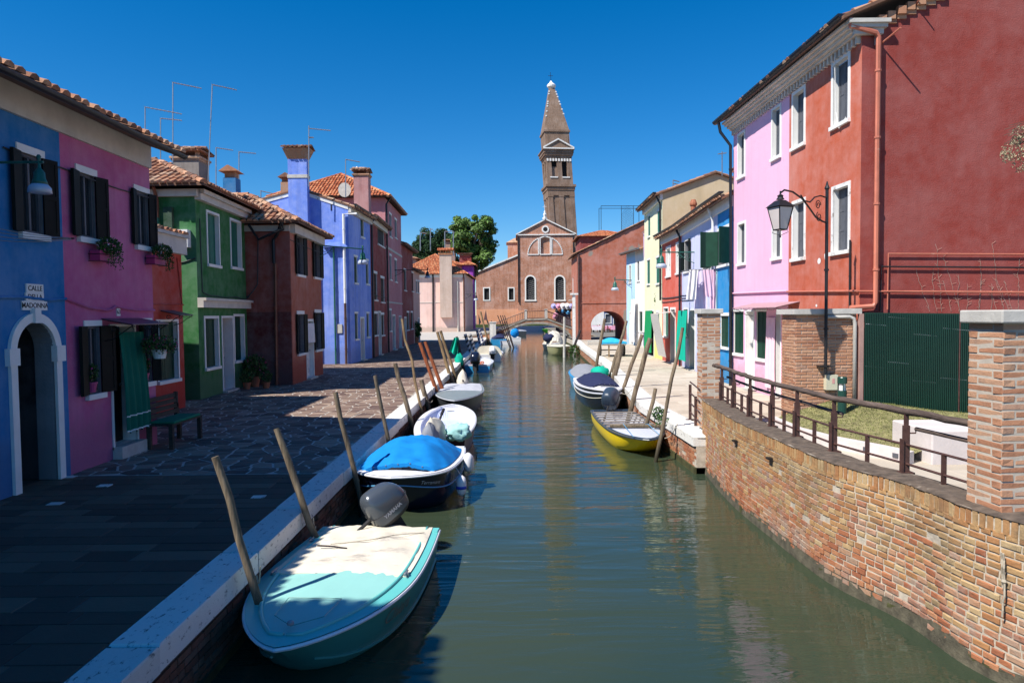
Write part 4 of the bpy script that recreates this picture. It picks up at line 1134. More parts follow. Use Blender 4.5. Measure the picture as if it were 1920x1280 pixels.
# verge coping
mb = MB()
for (qa_, za_, qb_, zb_) in ((0, 7.75, pk[0], pk[1]), (pk[0], pk[1], L3, 7.75)):
    mb.hexa([G3.pt(qa_, za_-.16, .03), G3.pt(qb_, zb_-.16, .03), G3.pt(qb_, zb_-.16, -.02), G3.pt(qa_, za_-.16, -.02), G3.pt(qa_, za_+.02, .03), G3.pt(qb_, zb_+.02, .03), G3.pt(qb_, zb_+.02, -.02), G3.pt(qa_, za_+.02, -.02)])
mb.build('verge', M['white_worn'], H.root)
H.fascia(0, 7.45, 7.75, .15, 'fascia'); H.gutter(0, 7.86, .36, .08)
q0_ = G3.at(545, 330)[0]; q1_ = G3.at(580, 330)[0]; zt2 = G3.at(562, 302)[1]
mb = MB(); G3.box(mb, q0_, q1_, 0, zt2, .0, .42); ch = mb.build('chimney', S['lav'], H.root)
mb = MB(); G3.box(mb, q0_-.03, q1_+.03, G3.at(562, 333)[1]-.1, G3.at(562, 333)[1]+.06, -.02, .45); mb.build('chimney_band', M['cap'], ch)
cb = MB(); e = .20; zf = zt2
a_, b_, y0_, y1_ = G3.pt(q0_, 0).x, G3.pt(q1_, 0).x, lA.y-.42, lA.y
cb.hexa([(a_, y0_, zf), (b_, y0_, zf), (b_, y1_, zf), (a_, y1_, zf), (a_-e, y0_-e, zf+.5), (b_+e, y0_-e, zf+.5), (b_+e, y1_+e, zf+.5), (a_-e, y1_+e, zf+.5)])
cb.build('chimney_flare', M['brick_r'], ch)
cb = MB(); ym_ = (y0_+y1_)/2; e = .26
pp = [Vector((a_-e, y0_-e, zf+.52)), Vector((b_+e, y0_-e, zf+.52)), Vector((b_+e, ym_, zf+.66)), Vector((a_-e, ym_, zf+.66)), Vector((b_+e, y1_+e, zf+.52)), Vector((a_-e, y1_+e, zf+.52))]
cb.quad(pp[0], pp[1], pp[2], pp[3]); cb.quad(pp[3], pp[2], pp[4], pp[5]); tiles_on(cb, pp[0], pp[1], pp[2], pp[3]); tiles_on(cb, pp[4], pp[5], pp[3], pp[2]); cb.build('chimney_cap', M['tile'], ch)
qp = G3.at(647, 500)[0]; zp = G3.at(650, 402)[1]
H.pipe(3, [(L3+.45, zp, .1), (qp, zp, .12), (qp, 3.0, .12)], .065, 'white'); H.pipe(3, [(qp, 3.0, .12), (qp, 0, .12)], .065, 'rust')
qp = G3.at(627, 500)[0]; H.pipe(3, [(qp, G3.at(0, 460)[1], .08), (qp, 0, .08)], .045, plain('pale_blue_pipe', (.25, .5, .75), .5) if 0 else 'iron_g')
mb = MB(); q_, z_ = G3.at(637, 616); G3.box(mb, q_-.13, q_+.13, z_-.22, z_+.22, 0, .05); mb.build('meter_box', M['cap'], H.root)
mb = MB(); q_, z_ = G3.at(621, 385); G3.box(mb, q_-.03, q_+.03, z_-.25, z_+.25, -.01, .02); mb.build('iron_tie', M['iron'], H.root)
lavH = H
# canopy-like shell lamp hood on gable: small bell roof
q_, z_ = G3.at(630, 462); mb = MB(); G3.box(mb, q_-.6, q_+.6, z_-.05, z_+.0, 0, .25)
mb.hexa([G3.pt(q_-.6, z_, .25), G3.pt(q_+.6, z_, .25), G3.pt(q_+.6, z_, 0), G3.pt(q_-.6, z_, 0), G3.pt(q_-.25, z_+.2, .2), G3.pt(q_+.25, z_+.2, .2), G3.pt(q_+.25, z_+.2, 0), G3.pt(q_-.25, z_+.2, 0)])
mb.build('door_hood', S['lav'], H.root)

# row beyond: dark red, rose (tall), dark red, beige
XL = lB.x
def rowhouse(label, x0, y0, x1, y1, z1, mat, wins, doors, slope=.3, sh='sh_black', style='closed', bandz=None, tile='tile', depthx=7, fas=.3):
    H = House('house', label, 'house', [(x0, y0), (x1, y1), (x1-depthx, y1), (x0-depthx, y0)], z1, mat)
    for px in wins: H.win(0, px, style, 'top', sh, depth=.05, fw_=.08, leaf=.35, ang=25)
    for px in doors: H.door(0, px, M['sh_grey'], depth=.12, fw_=.1)
    return H
yd0, yd1 = lB.y+.01, y_on(XL-.1, 727, 600)
H = rowhouse('dark red house with black shutters, right after the cornflower blue one', XL, yd0, XL-.15, yd1, 7.9, S['dred'], [(708, 720, 427, 460), (701.5, 707, 513, 562), (714, 720.5, 522, 566), (701, 708, 588, 628), (714, 720, 590, 628)], [(709.5, 713.5, 586)])
H.finish(); hip_roof(H, .35, .3); H.fascia(0, 7.6, 7.9, .15); H.gutter(0, 8.0, .36, .08)
H.pipe(0, [(.3, 7.9, .3), (.12, 7.6, .08), (.12, 0, .08)], .055)
H.cable(0, [(0, 3.6), (H.F[0].L, 3.5)], .02)
zm = H.F[0].at(712, 572)[1]; mb = MB(); H.F[0].box(mb, .02, H.F[0].L, -.05, zm, -.01, .006) if 0 else None
c = PY(661, 350, 36.5); H.chimney(c.x, 41.5 if 0 else 38.9, 7.6, PY(661, 333, 38.9).z, .82, .7, stucco('pinkish_chimney', (.42, .20, .19), .25, .5), 'tiles', .1)
yr1 = y_on(XL-.3, 756, 600)
H = rowhouse('tall rose pink three-storey house in the left row', XL-.15, yd1+.01, XL-.35, yr1, 9.9, S['rose'], [(730, 734, 403, 444), (740, 744, 413, 446), (730.5, 734, 480, 524), (740, 744, 488, 528), (730.5, 734, 582, 620)], [(736, 740.5, 592), (748, 752, 594)], sh='sh_grey')
H.finish(); hip_roof(H, .4, .55, 'tile_new', z=9.95); H.gutter(0, 10.0, .4, .08); H.gutter(3, 10.0, .4, .08)
H.pipe(0, [(.2, 9.9, .3), (.1, 9.5, .08), (.1, 0, .08)], .06)
mb = MB(); H.F[0].box(mb, 0, H.F[0].L, 6.7, 6.85, -.01, .05); mb.build('string_course', M['cap'], H.root); mb = MB(); H.F[0].box(mb, 0, H.F[0].L, 3.2, 3.3, -.01, .04); mb.build('string_course', M['cap'], H.root)
yq1 = y_on(XL-.4, 777, 620)
H = rowhouse('second dark red house, low, past the tall rose pink one', XL-.35, yr1+.01, XL-.45, yq1, 7.7, S['dred'], [(757.5, 761.5, 507, 544), (772, 775.5, 512, 546), (763, 767, 586, 618), (770.5, 774, 586, 616)], [(758, 761.5, 596)], sh='sh_black')
H.finish(); hip_roof(H, .4, .35); H.gutter(0, 7.8, .4, .08)
yz1 = y_on(XL-.5, 788, 620)
H = rowhouse('small beige pink house at the far end of the left row', XL-.45, yq1+.01, XL-.5, yz1, 6.2, S['beige'], [(780, 782.5, 527, 548), (784, 786.5, 528, 549)], [(783.5, 786.5, 597)], sh='sh_grey')
H.finish(); hip_roof(H, .4, .35); H.gutter(0, 6.3, .4, .08)

# pale pink house facing the camera, and the roofs behind it
YP = P(820, 622).y
xa, xb = gx(786, YP), gx(873, YP)
ez = PY(830, 514, YP).z
H = House('house', 'pale pink house facing the camera with broad chimney breast, before the big tree', 'house', [(xa-3, YP), (xb, YP), (xb+.3, YP+14), (xa-3, YP+14)], ez, S['palep'])
F = H.F[0]
H.win(1, (875, 880, 600, 612), 'closed', 'full', 'sh_grey') if 0 else None
H.finish(); hip_roof(H, .5, .62, 'tile_new')
H.gutter(0, ez+.05, .5, .09); H.fascia(0, ez-.45, ez, .12, 'white')
q0_ = F.at(826, 560)[0]; q1_ = F.at(848.5, 560)[0]; zt2 = F.at(837, 478)[1]; zb_ = F.at(837, 595)[1]
mb = MB(); F.box(mb, q0_, q1_, zb_, zt2, 0, .75)
ch = mb.build('chimney', stucco('chimney_breast_render', (.52, .38, .30), .15, .4), H.root)
xm = F.pt((q0_+q1_)/2, 0).x; yy = YP-.37
mb = MB(); e = .3; wx = q1_-q0_
pp = [Vector((xm-wx/2-e, yy-.4-e, zt2+.6)), Vector((xm+wx/2+e, yy-.4-e, zt2+.6)), Vector((xm+wx/2+e, yy, zt2+.95)), Vector((xm-wx/2-e, yy, zt2+.95)), Vector((xm+wx/2+e, yy+.4+e, zt2+.6)), Vector((xm-wx/2-e, yy+.4+e, zt2+.6))]
mb.box(xm-wx/2-.15, xm+wx/2+.15, yy-.5, yy+.5, zt2, zt2+.25)
for k in range(4): mb.box(xm-wx/2+.05+k*wx/4, xm-wx/2+.25+k*wx/4, yy-.4, yy+.4, zt2+.25, zt2+.6)
mb.quad(pp[0], pp[1], pp[2], pp[3]); mb.quad(pp[3], pp[2], pp[4], pp[5]); tiles_on(mb, pp[0], pp[1], pp[2], pp[3]); mb.build('chimney_cap', M['tile_new'], ch)
H.pipe(0, [(F.at(812, 520)[0], ez, .3), (F.at(812, 520)[0], ez-.5, .12), (F.at(812, 600)[0], 0, .12)], .11, 'gutter')
H.pipe(0, [(F.at(858, 530)[0], ez-1, .12), (F.at(858, 530)[0], 0, .12)], .09, 'fascia'); H.pipe(0, [(F.at(868, 530)[0], ez-1, .12), (F.at(868, 530)[0], 0, .12)], .06, 'fascia')
H.pipe(0, [(F.L-.2, ez, .12), (F.L-.2, 0, .12)], .12, 'copper')
H.cable(0, [(0, F.at(800, 567)[1]), (F.L, F.at(800, 567)[1])], .05, 'fascia')
def simple_house(label, px0, px1, Y, ztop_py, mat, tile, depth=9, rise=.5, wins=(), kind='hip', over=.5):
    x0, x1 = gx(px0, Y), gx(px1, Y); z = PY((px0+px1)/2, ztop_py, Y).z
    H = House('house', label, 'house', [(x0, Y), (x1, Y), (x1, Y+depth), (x0, Y+depth)], z, mat)
    for px in wins: H.win(0, px, 'closed', 'full', 'sh_grey', fw_=.15)
    H.finish(); hip_roof(H, over, rise, tile); return H
H = simple_house('rose house with orange roof and aerials behind the pale pink one', 779, 867, YP+15, 497, S['rose'], 'tile_new', 10, .35)
c = PY(845, 480, YP+18); H.chimney(c.x, YP+18, c.z-2, PY(845, 455, YP+18).z, 1.6, 1.2, stucco('brown_chimney', (.3, .2, .16)), 'tiles', .3)
H = simple_house('violet gabled house right of the pale pink one, in front of the tree', 868, 888, YP+15, 497, stucco('violet_stucco', (.28, .04, .40)), 'tile_new', 6, .5)
c = PY(873, 480, YP+18); H.chimney(c.x, YP+18, c.z-2.5, PY(873, 480, YP+18).z, 2.0, 1.2, S['dred'], 'tiles', .3)
H = simple_house('grey house with battered chimney at the far left behind the row', 766, 781, YP+12, 485, stucco('grey_render', (.28, .26, .25)), 'tile', 8, .3)
# ------------------------------------------------------------------ houses, right bank
S['cand'] = stucco('candy_pink_stucco', (.82, .45, .61), .06, .14, fade=.06)
S['brickred'] = stucco('brick_red_stucco', (.49, .108, .055), .14, .28, fade=.12)
S['claret'] = stucco('claret_side_render', (.26, .046, .036), .07, .15, fade=.05, bs=.35)
S['cobalt'] = stucco('cobalt_stucco', (.004, .24, .56), .1, .2)
S['lilac'] = stucco('lilac_white_stucco', (.58, .60, .82), .08, .25)
S['tomato'] = stucco('tomato_stucco', (.60, .10, .06), .12, .25)
S['lemon'] = stucco('pale_lemon_stucco', (.82, .78, .52), .06, .2, base=(.78, .62, .12), basez=1.9)
S['sand'] = stucco('sand_render', (.55, .43, .26), .12, .3)
S['sky'] = stucco('pale_blue_stucco', (.40, .62, .84), .08, .25)
S['archr'] = stucco('burnt_orange_stucco', (.42, .125, .07), .2, .35, fade=.12, patches=((.28, .24, .20), .35, .66))
pf, pn = (7.13, 22.0), (7.38, 14.5)
z1 = 8.2
ps = None
# one building split in two colours: candy pink far half, brick red near half
Fw = Face(pf, pn); qsplit = Fw.at(1479, 400)[0]; pm = Fw.pt(qsplit, 0)
Hp = House('house', 'tall candy pink house with white framed windows, joined to the red one', 'house', [pf, (pm.x, pm.y), (pm.x+9, pm.y), (pf[0]+9, pf[1])], z1, S['cand'])
for px in ((1385, 1396, 252, 330), (1449, 1463, 204, 294), (1385, 1397, 420, 493), (1450, 1464, 392, 482)): Hp.win(0, px, 'closed', 'full', 'sh_grey', depth=.10, fw_=.075, rev='white')
for px in ((1376, 1394, 584, 662), (1418, 1437, 584, 672)): Hp.win(0, px, 'closed', 'top', 'sh_green', depth=.04, fw_=.04)
Hp.door(0, (1400, 1414, 584), M['white_worn'], depth=.18, fw_=.06)
Hp.door(0, (1457, 1464, 586), M['dark'], depth=.3, fw_=.03)
Hp.finish(); pkF = Hp.F[0]
Hr = House('house', 'tall brick red house with a broad claret side wall above the green fence', 'house', [(pm.x, pm.y-.001), pn, (pn[0]+10.5, pn[1]), (pn[0]+10.5, pm.y-.001)], z1, S['brickred'])
for px in ((1488, 1508, 173, 272), (1563, 1591, 114, 230)): Hr.win(0, px, 'closed', 'full', 'sh_grey', depth=.12, fw_=.085)
for px in ((1488, 1508, 380, 483), (1563, 1591, 352, 470)): Hr.win(0, px, 'closed', 'full', 'sh_grey', depth=.12, fw_=.085, rev='white_worn')
sideF = Hr.F[1]
vq = sideF.at(1700, 5)
rise = 2.4; L1 = sideF.L
Hr.extra_mats = [S['claret']]
Hr.bands[1] = [(-9, 2)]
mbx = MB()
Hr.finish()
mb = MB(); mb.poly([sideF.pt(0, z1), sideF.pt(L1, z1), sideF.pt(L1/2, z1+rise)]); mb.build('gable', S['claret'], Hr.root)
rdF = Hr.F[0]
for HH, lab in ((Hp, 0), (Hr, 1)):
    F = HH.F[0]
    # stepped brick cornice with dentils
    mb = MB(); F.box(mb, 0, F.L, z1-.08, z1-.02, -.01, .14); F.box(mb, 0, F.L, z1-.02, z1+.05, -.01, .22); F.box(mb, 0, F.L, z1+.05, z1+.11, -.01, .30); F.box(mb, 0, F.L, z1+.11, z1+.17, -.01, .38)
    c_ = mb.build('cornice', M['fascia'], HH.root)
    nd = int(F.L/.17)
    for k in range(nd):
        m_ = MB(); F.box(m_, .06+k*F.L/nd, .06+k*F.L/nd+.065, z1-.24, z1-.08, -.01, .09); m_.build('dentil', M['fascia'], HH.root)
    HH.gutter(0, z1+.30, .48, .10, q=(-.05 if lab else -.35, F.L+(.12 if lab else 0)))
def two_slope(HH, ov0, ovn, ya, yb_):
    F = HH.F[0]; a = F.pt(0-ovn[0], z1+.24, .50); b = F.pt(F.L+ovn[1], z1+.24, .50)
    d = F.pt(-ovn[0], z1+.24+rise, -HH.F[1].L/2); c = F.pt(F.L+ovn[1], z1+.24+rise, -HH.F[1].L/2)
    e = F.pt(-ovn[0], z1+.24, -HH.F[1].L-.4); f = F.pt(F.L+ovn[1], z1+.24, -HH.F[1].L-.4)
    HH.roof_poly([(a, b, c, d), (f, e, d, c)], ridges=[(d, c)])
two_slope(Hp, 0, (.1, 0), 0, 0); two_slope(Hr, 0, (0, .22), 0, 0)
# verge bricks under the roof edge on the claret side
mb = MB()
for k in range(26):
    t0 = k/26; q = L1/2*t0+.1; zz = z1+rise*t0
    sideF.box(mb, q, q+.16, zz+.03, zz+.19, -.01, .07+.03*(k % 2))
    sideF.box(mb, q, q+.2, zz-.05, zz+.03, -.01, .035)
mb.build('verge', M['brick_p'], Hr.root)
# corner corbel
mb = MB(); sideF.box(mb, -.2, .40, z1-.1, z1+.02, -.01, .10); sideF.box(mb, -.3, .46, z1+.02, z1+.1, -.01, .15); sideF.box(mb, -.36, .5, z1+.1, z1+.18, -.01, .2); sideF.box(mb, .26, .35, z1-.30, z1-.1, -.01, .08); mb.build('corbel', M['cap'], Hr.root)
# pipes on the side wall
qx, _ = sideF.at(1640, 300); zc1 = sideF.at(1640, 66)[1]; zb1 = sideF.at(1640, 574)[1]
Hr.pipe(1, [(-.30, z1+.22, .1), (-.30, zc1+.16, .1), (qx-.06, zc1, .12), (qx, zc1-.08, .10), (qx, zb1+.08, .10), (qx-.06, zb1, .10), (-.25, zb1-.03, .10)], .052, plain('salmon_drainpipe', (.50, .16, .10), .5, .15, 3, wear=((.62, .42, .32), 2.5, .62)))
M['salm'] = bpy.data.materials['salmon_drainpipe']
def sp(pts, r, mat, H_=Hr, i=1, name='pipe'):
    F = H_.F[i]; return H_.pipe(i, [(F.at(x, y)[0], F.at(x, y)[1], d) for x, y, d in pts], r, mat, name)
sp([(1662, 580, .04), (1663, 476, .05), (1925, 477, .05)], .016, 'salm'); sp([(1648, 584, .05), (1650, 500, .05), (1925, 502, .05)], .018, 'iron'); sp([(1605, 546, .05), (1925, 548, .06)], .02, 'salm')
m_ = MB(); a = sideF.pt(sideF.at(1650, 84)[0], sideF.at(1650, 84)[1], 0); m_.tube([a, a-Vector((-.12, .55, -.12))], .018, 6); m_.build('iron_rod', M['salm'], Hr.root)
m_ = MB(); a = sideF.pt(sideF.at(1716, 10)[0], sideF.at(1716, 10)[1], 0); m_.tube([a, a-Vector((0, .3, -.1))], .015, 6); m_.build('iron_rod', M['salm'], Hr.root)
# pipes and cables on the canal front
Hp.pipe(0, [(-.02, z1+.2, .48), (-.02, z1-.1, .42), (.06, z1-.55, .12), (.06, 3.2, .10)], .05, 'gutter'); Hp.pipe(0, [(.06, 3.2, .10), (.06, 0, .10)], .055, 'iron')
Hp.pipe(0, [(-.1, pkF.at(1385, 549)[1], .04), (pkF.L, pkF.at(1475, 547)[1]+.02, .04)], .022, S['cand'], 'cable')
Hr.pipe(0, [(0, rdF.at(1490, 546)[1], .04), (rdF.L, rdF.at(1600, 546)[1], .04)], .022, 'salm', 'cable')
zf, zl = rdF.at(1597, 450)[1], rdF.at(1597, 585)[1]; qf = rdF.at(1597, 500)[0]
Hr.pipe(0, [(qf, zf, .04), (qf, zl, .04)], .022, 'iron', 'conduit')
qf = rdF.at(1576, 150)[0]; mb = MB(); mb.tube([rdF.pt(rdF.at(1575, 80)[0]-.0, z1-.2, .12), rdF.pt(rdF.at(1573, 130)[0], 6.8, .06), rdF.pt(rdF.at(1578, 190)[0], 6.4, .05), rdF.pt(rdF.at(1590, 220)[0], rdF.at(1590, 220)[1], .05)], .009, 5); mb.build('cable', M['white'], Hr.root)
canopy('canopy', 'dusty pink canopy on black iron scrolls over the candy pink house doors', Fw, Fw.at(1412, 580)[0], Fw.at(1500, 580)[0], 2.62, .62, .14, plain('dusty_pink_sheet', (.42, .26, .28), .5, .08, 4), 6)
q0_, q1_ = Fw.at(1440, 650)[0], Fw.at(1457, 650)[0]
M['cl_white'] = cloth('white_cloth', (.74, .70, .70)); M['cl_pink'] = cloth('pale_pink_cloth', (.78, .52, .60))
curtain('door_curtain', 'pale pink white door curtain on the candy pink house, beside the brick wall', Fw, q0_, q1_, .25, 2.2, .05, M['cl_pink'], .02, 3)

def rfar(px, py): p = P(px, py); return (p.x, p.y)
# cobalt, lilac, tomato : low row
pb0 = rfar(1345, 712); pb1 = (7.11, 22.02)
rl0 = rfar(1278, 686); rt0_ = rfar(1242, 675)
RZ = 6.1
def rrow(label, a, b, z, mat, depth=7.5):
    return House('house', label, 'house', [a, b, (b[0]+depth, b[1]), (a[0]+depth, a[1])], z, mat)
H = rrow('cobalt blue house squeezed between the candy pink and lilac ones', pb0, pb1, RZ, S['cobalt'])
H.win(0, (1347, 1367, 430, 496), 'open', 'top', 'sh_green', depth=.15, leaf=.42, ang=60, fw_=.06)
H.win(0, (1351, 1366, 592, 650), 'closed', 'top', 'sh_green', depth=.04, fw_=.06)
H.finish(); gable_roof(H, 0, .35, 1.5); H.gutter(0, RZ+.12, .38, .08); H.fascia(0, RZ-.35, RZ, .10, 'white'); cobH = H
H = rrow('lilac white house with open dark green shutters and laundry', rl0, (pb0[0], pb0[1]+.003), RZ, S['lilac'])
H.win(0, (1284, 1294, 451, 508), 'open', 'full', 'sh_black', depth=.15, leaf=.3, ang=20, fw_=.08)
H.win(0, (1318, 1334, 440, 505), 'open', 'full', 'sh_green', depth=.15, leaf=.48, ang=62, fw_=.08, both=False)
H.win(0, (1282, 1290, 580, 630), 'closed', 'full', 'sh_green', depth=.1, fw_=.06)
H.win(0, (1310, 1322, 580, 638), 'closed', 'full', 'sh_green', depth=.1, fw_=.06)
H.door(0, (1294, 1303, 582), M['dark'], depth=.2, fw_=.06)
H.finish(); gable_roof(H, 0, .35, 1.5); H.gutter(0, RZ+.12, .38, .08); H.fascia(0, RZ-.35, RZ, .10, 'white'); lilF = H.F[0]; lilH = H
H.pipe(0, [(.1, RZ, .3), (.1, RZ-.4, .1), (.1, 0, .1)], .05); H.pipe(0, [(H.F[0].L-.3, RZ, .3), (H.F[0].L-.3, RZ-.5, .1), (H.F[0].L-.3, 3.6, .1)], .045, 'white')
for k, z in enumerate((2.9, 3.0, 3.12)): H.cable(0, [(.1, z), (H.F[0].L*.7, z+.02)], .015)
H = rrow('tomato red house with a striped awning blind at its door', rt0_, (rl0[0], rl0[1]+.003), RZ, S['tomato'])
H.win(0, (1250, 1257, 466, 517), 'glass', 'full', 'sh_grey', depth=.15, fw_=.12); H.win(0, (1269, 1276, 458, 511), 'glass', 'full', 'sh_grey', depth=.15, fw_=.12)
H.win(0, (1245, 1253, 578, 630), 'closed', 'full', 'sh_teal', depth=.1, fw_=.08); H.door(0, (1258, 1266, 580), M['dark'], depth=.2, fw_=.1)
H.finish(); gable_roof(H, 0, .35, 1.5); H.gutter(0, RZ+.12, .38, .08); H.fascia(0, RZ-.35, RZ, .10, 'white'); tomF = H.F[0]
H.cable(0, [(0, 3.1), (H.F[0].L, 3.1)], .03); H.cable(0, [(0, 2.9), (H.F[0].L, 2.95)], .02)
# terracotta flue
fl = PY(1300, 400, 31); mb = MB(); mb.lathe((fl.x, 31, 6.6), [(.12, -.6), (.12, .55), (.17, .6), (.17, .68), (.1, .85)], 10); mb.build('flue', M['terra'], lilH.root)
# lemon house, angled, its sand gable towards us
ya = 39.5; yf = (gx(1208.5, ya), ya); yn = (rt0_[0]+.02, rt0_[1]+.003)
LZ = 8.3
H = House('house', 'pale lemon three-storey house with green shutters, taller than its red neighbour', 'house', [yf, yn, (yn[0]+5.3, yn[1]), (yf[0]+5.3, yf[1])], LZ, S['lemon'])
for px in ((1215, 1219, 405, 443), (1232.5, 1236.5, 396, 437), (1213.5, 1218.5, 488, 532), (1230.5, 1236, 483, 531), (1230.6, 1236, 586, 626)): H.win(0, px, 'closed', 'top', 'sh_teal', depth=.025, fw_=.06)
H.door(0, (1215, 1226, 584), M['dark'], depth=.15, fw_=.1)
H.bands[1] = [(-9, 2)]; H.extra_mats = [S['sand']]
H.finish(); pk = H.F[1].at(1320, 338)
mb = MB(); mb.poly([H.F[1].pt(0, LZ), H.F[1].pt(H.F[1].L, LZ), H.F[1].pt(H.F[1].L/2, LZ+.95)]); mb.build('gable', S['sand'], H.root)
gable_roof(H, 0, .4, .95, verge=.15); H.gutter(0, LZ+.06, .42, .08); H.fascia(0, LZ-.3, LZ, .12, 'white'); lemF = H.F[0]; lemH = H
H.pipe(0, [(H.F[0].L-.1, LZ, .35), (H.F[0].L-.1, LZ-.5, .1), (H.F[0].L-.1, 3, .1)], .05)
c = PY(1362, 350, 29); H2 = cobH; cobH.chimney(c.x+.1, 29 if 0 else 27.0, 6.8, 7.6, .6, .6, stucco('brown_flue_render', (.25, .18, .14)), 'tiles', .1)
# pale blue / white house
sa, sb = Vector(rfar(1175, 645)), Vector(rfar(1209, 650)); sm_ = sa.lerp(sb, .5)
Hw = rrow('narrow white house between the pale blue and pale lemon ones', (sm_.x, sm_.y-.01), tuple(sb), 6.9, stucco('white_stucco', (.78, .77, .74), .06, .3))
Hw.win(0, (1195, 1199, 490, 526), 'closed', 'full', 'sh_grey', fw_=.1, depth=.06); Hw.win(0, (1199, 1205, 584, 621), 'closed', 'full', 'sh_green', depth=.05, fw_=.1)
Hw.finish(); gable_roof(Hw, 0, .45, 1.2); Hw.gutter(0, 6.95, .5, .1, 'alu')
H = rrow('small pale blue house beside the burnt orange arch house', tuple(sa), (sm_.x, sm_.y), 6.9, S['sky'])
H.win(0, (1180, 1183, 498, 530), 'closed', 'full', 'sh_grey', fw_=.1, depth=.06)
H.door(0, (1181, 1187, 586), M['sh_grey'], fw_=.1)
H.finish(); gable_roof(H, 0, .45, 1.2); H.gutter(0, 6.95, .5, .1, 'alu'); skyF = H.F[0]
mb = MB(); H.F[0].box(mb, H.F[0].L*.45, H.F[0].L, -.05, 6.6, -.01, .03)
# sits proud only as paint: skip (white half painted through band)

# burnt orange arch house
AY = 62.1; ax0, ax1 = gx(1083, AY), gx(1215, AY)
H = House('house', 'burnt orange house with a big round archway to the square, facing the camera', 'house', [(ax0+.0, AY+6), (ax0, AY), (ax1, AY), (ax1, AY+6)], PY(1083, 476, AY).z, S['archr'])
F = H.F[1]; q0_ = F.at(1108, 610)[0]; q1_ = F.at(1172, 610)[0]; zt_ = F.at(1140, 583)[1]
H.extra_mats = [S['dred']]
H.hole(1, q0_, q1_, -.15, zt_, 6.0, arch=(q1_-q0_)/2*.85, rmi=2)
B3 = H.F[3]; H.hole(3, B3.L-q1_, B3.L-q0_, -.15, zt_, .02, arch=(q1_-q0_)/2*.85, rmi=2)
H.win_m(0, 1.2, 1.9, 3.9, 5.9, 'closed', sh='sh_grey', frame='none'); 
H.finish(); zl = H.z1; zr = F.at(1208, 416)[1]; slope = (zr-zl)/(F.at(1208, 416)[0])
zr2 = zl+slope*F.L
mb = MB()
mb.poly([F.pt(0, zl), F.pt(F.L, zl), F.pt(F.L, zr2)]); mb.build('gable', S['archr'], H.root); mb = MB(); mb.poly([B3.pt(0, zl), B3.pt(B3.L, zl), B3.pt(0, zr2)]); mb.build('gable', S['archr'], H.root)
H.roof_poly([(F.pt(-.35, zl-.02, -6.1), F.pt(-.35, zl-.02, .12), F.pt(F.L, zr2+.12, .12), F.pt(F.L, zr2+.12, -6.1))])
mb = MB(); F.box(mb, 0, .1, -.02, zl, -.01, .03)
H.pipe(1, [(.12, zl-.1, .12), (.12, 0, .12)], .09, 'rust')
mb = MB(); F.box(mb, 0, F.L, F.at(1100, 568)[1]-.05, F.at(1100, 568)[1]+.05, -.01, .05); mb.build('string_course', S['archr'], H.root)
mb = MB(); p = H.F[0].pt(1.55, 3.8); H.F[0].box(mb, 1.0, 2.1, 3.65, 3.75, 0, .4); mb.build('balcony', M['cap'], H.root)
archF = F
# behind the arch: a small sunny square
def box_house(label, x0, x1, y, z, mat, tile='tile_new', d=8, rise=.35):
    H = House('house', label, 'house', [(x0, y), (x1, y), (x1, y+d), (x0, y+d)], z, mat); return H
H = box_house('white house on the square, seen through the orange archway', 9.5, 13.5, 100, 6, S['sand'] if 0 else stucco('white_square_house', (.72, .70, .66)))
for k in range(3): H.win_m(0, .8+1.6*k, 1.6+1.6*k, 3.2, 4.6, 'closed', sh='sh_green')
H.door_m(0, 1.0, 2.0, .06, 2.2, M['sh_grey']); H.finish(); hip_roof(H, .4, .35, 'tile_new')
H = box_house('blue house on the square, seen through the right half of the orange archway', 13.51, 19, 100, 6.5, stucco('navy_stucco', (.02, .06, .18)))
H.door_m(0, 1.4, 2.4, .06, 2.2, M['sh_grey']); H.win_m(0, .2, 1.0, 1, 2.3, 'closed', sh='sh_grey'); H.finish(); hip_roof(H, .4, .35, 'tile_new')
H = box_house('brown red house with tiled roof between the church and the orange arch house', PY(1088, 440, 110).x, PY(1185, 440, 110).x, 110, PY(1130, 443, 110).z, S['dred'], d=8)
H.finish(); hip_roof(H, .5, .30, 'tile_new')
# altana frame
YA = 126; fr = thing('roof_terrace_frame', 'dark metal roof terrace frame with lattice panel behind the orange arch house', 'frame', (PY(1160, 430, YA).x, YA, PY(1160, 432, YA).z))
def seg(name, pts, r, mat, parent):
    m_ = MB(); m_.tube(pts, r, 5); return m_.build(name, mat, parent)
q = {k: PY(k, 386, YA) for k in (1127, 1165, 1188, 1198)}
zlo = PY(1160, 432, YA).z-1.5
for k in q: seg('post', [(q[k].x, YA, zlo), (q[k].x, YA, q[k].z)], .05, M['iron'], fr)
seg('post', [(q[1127].x, YA+3, zlo), (q[1127].x, YA+3, q[1127].z)], .05, M['iron'], fr)
seg('rail', [(q[1127].x, YA, q[1127].z), (q[1198].x, YA, q[1198].z)], .05, M['iron'], fr); seg('rail', [(q[1127].x, YA+3, q[1127].z), (q[1198].x, YA+3, q[1198].z)], .05, M['iron'], fr); seg('rail', [(q[1165].x, YA, q[1165].z-.5), (q[1198].x, YA, q[1165].z-.5)], .04, M['iron'], fr)
m_ = MB(); xa_, xb_ = q[1165].x, q[1188].x; h_ = q[1165].z-zlo
for k in range(-7, 8):
    for s_ in (1, -1):
        pts = []
        for t in range(41):
            z = zlo+h_*t/40; x = (xa_+xb_)/2+s_*((t/40-.5)*h_*.62+k*.27)
            if xa_ <= x <= xb_: pts.append((x, YA+.01*s_, z))
        if len(pts) > 2: m_.tube([pts[0], pts[-1]], .015, 4)
o = m_.build('lattice', M['iron'], fr); o['kind'] = 'stuff'
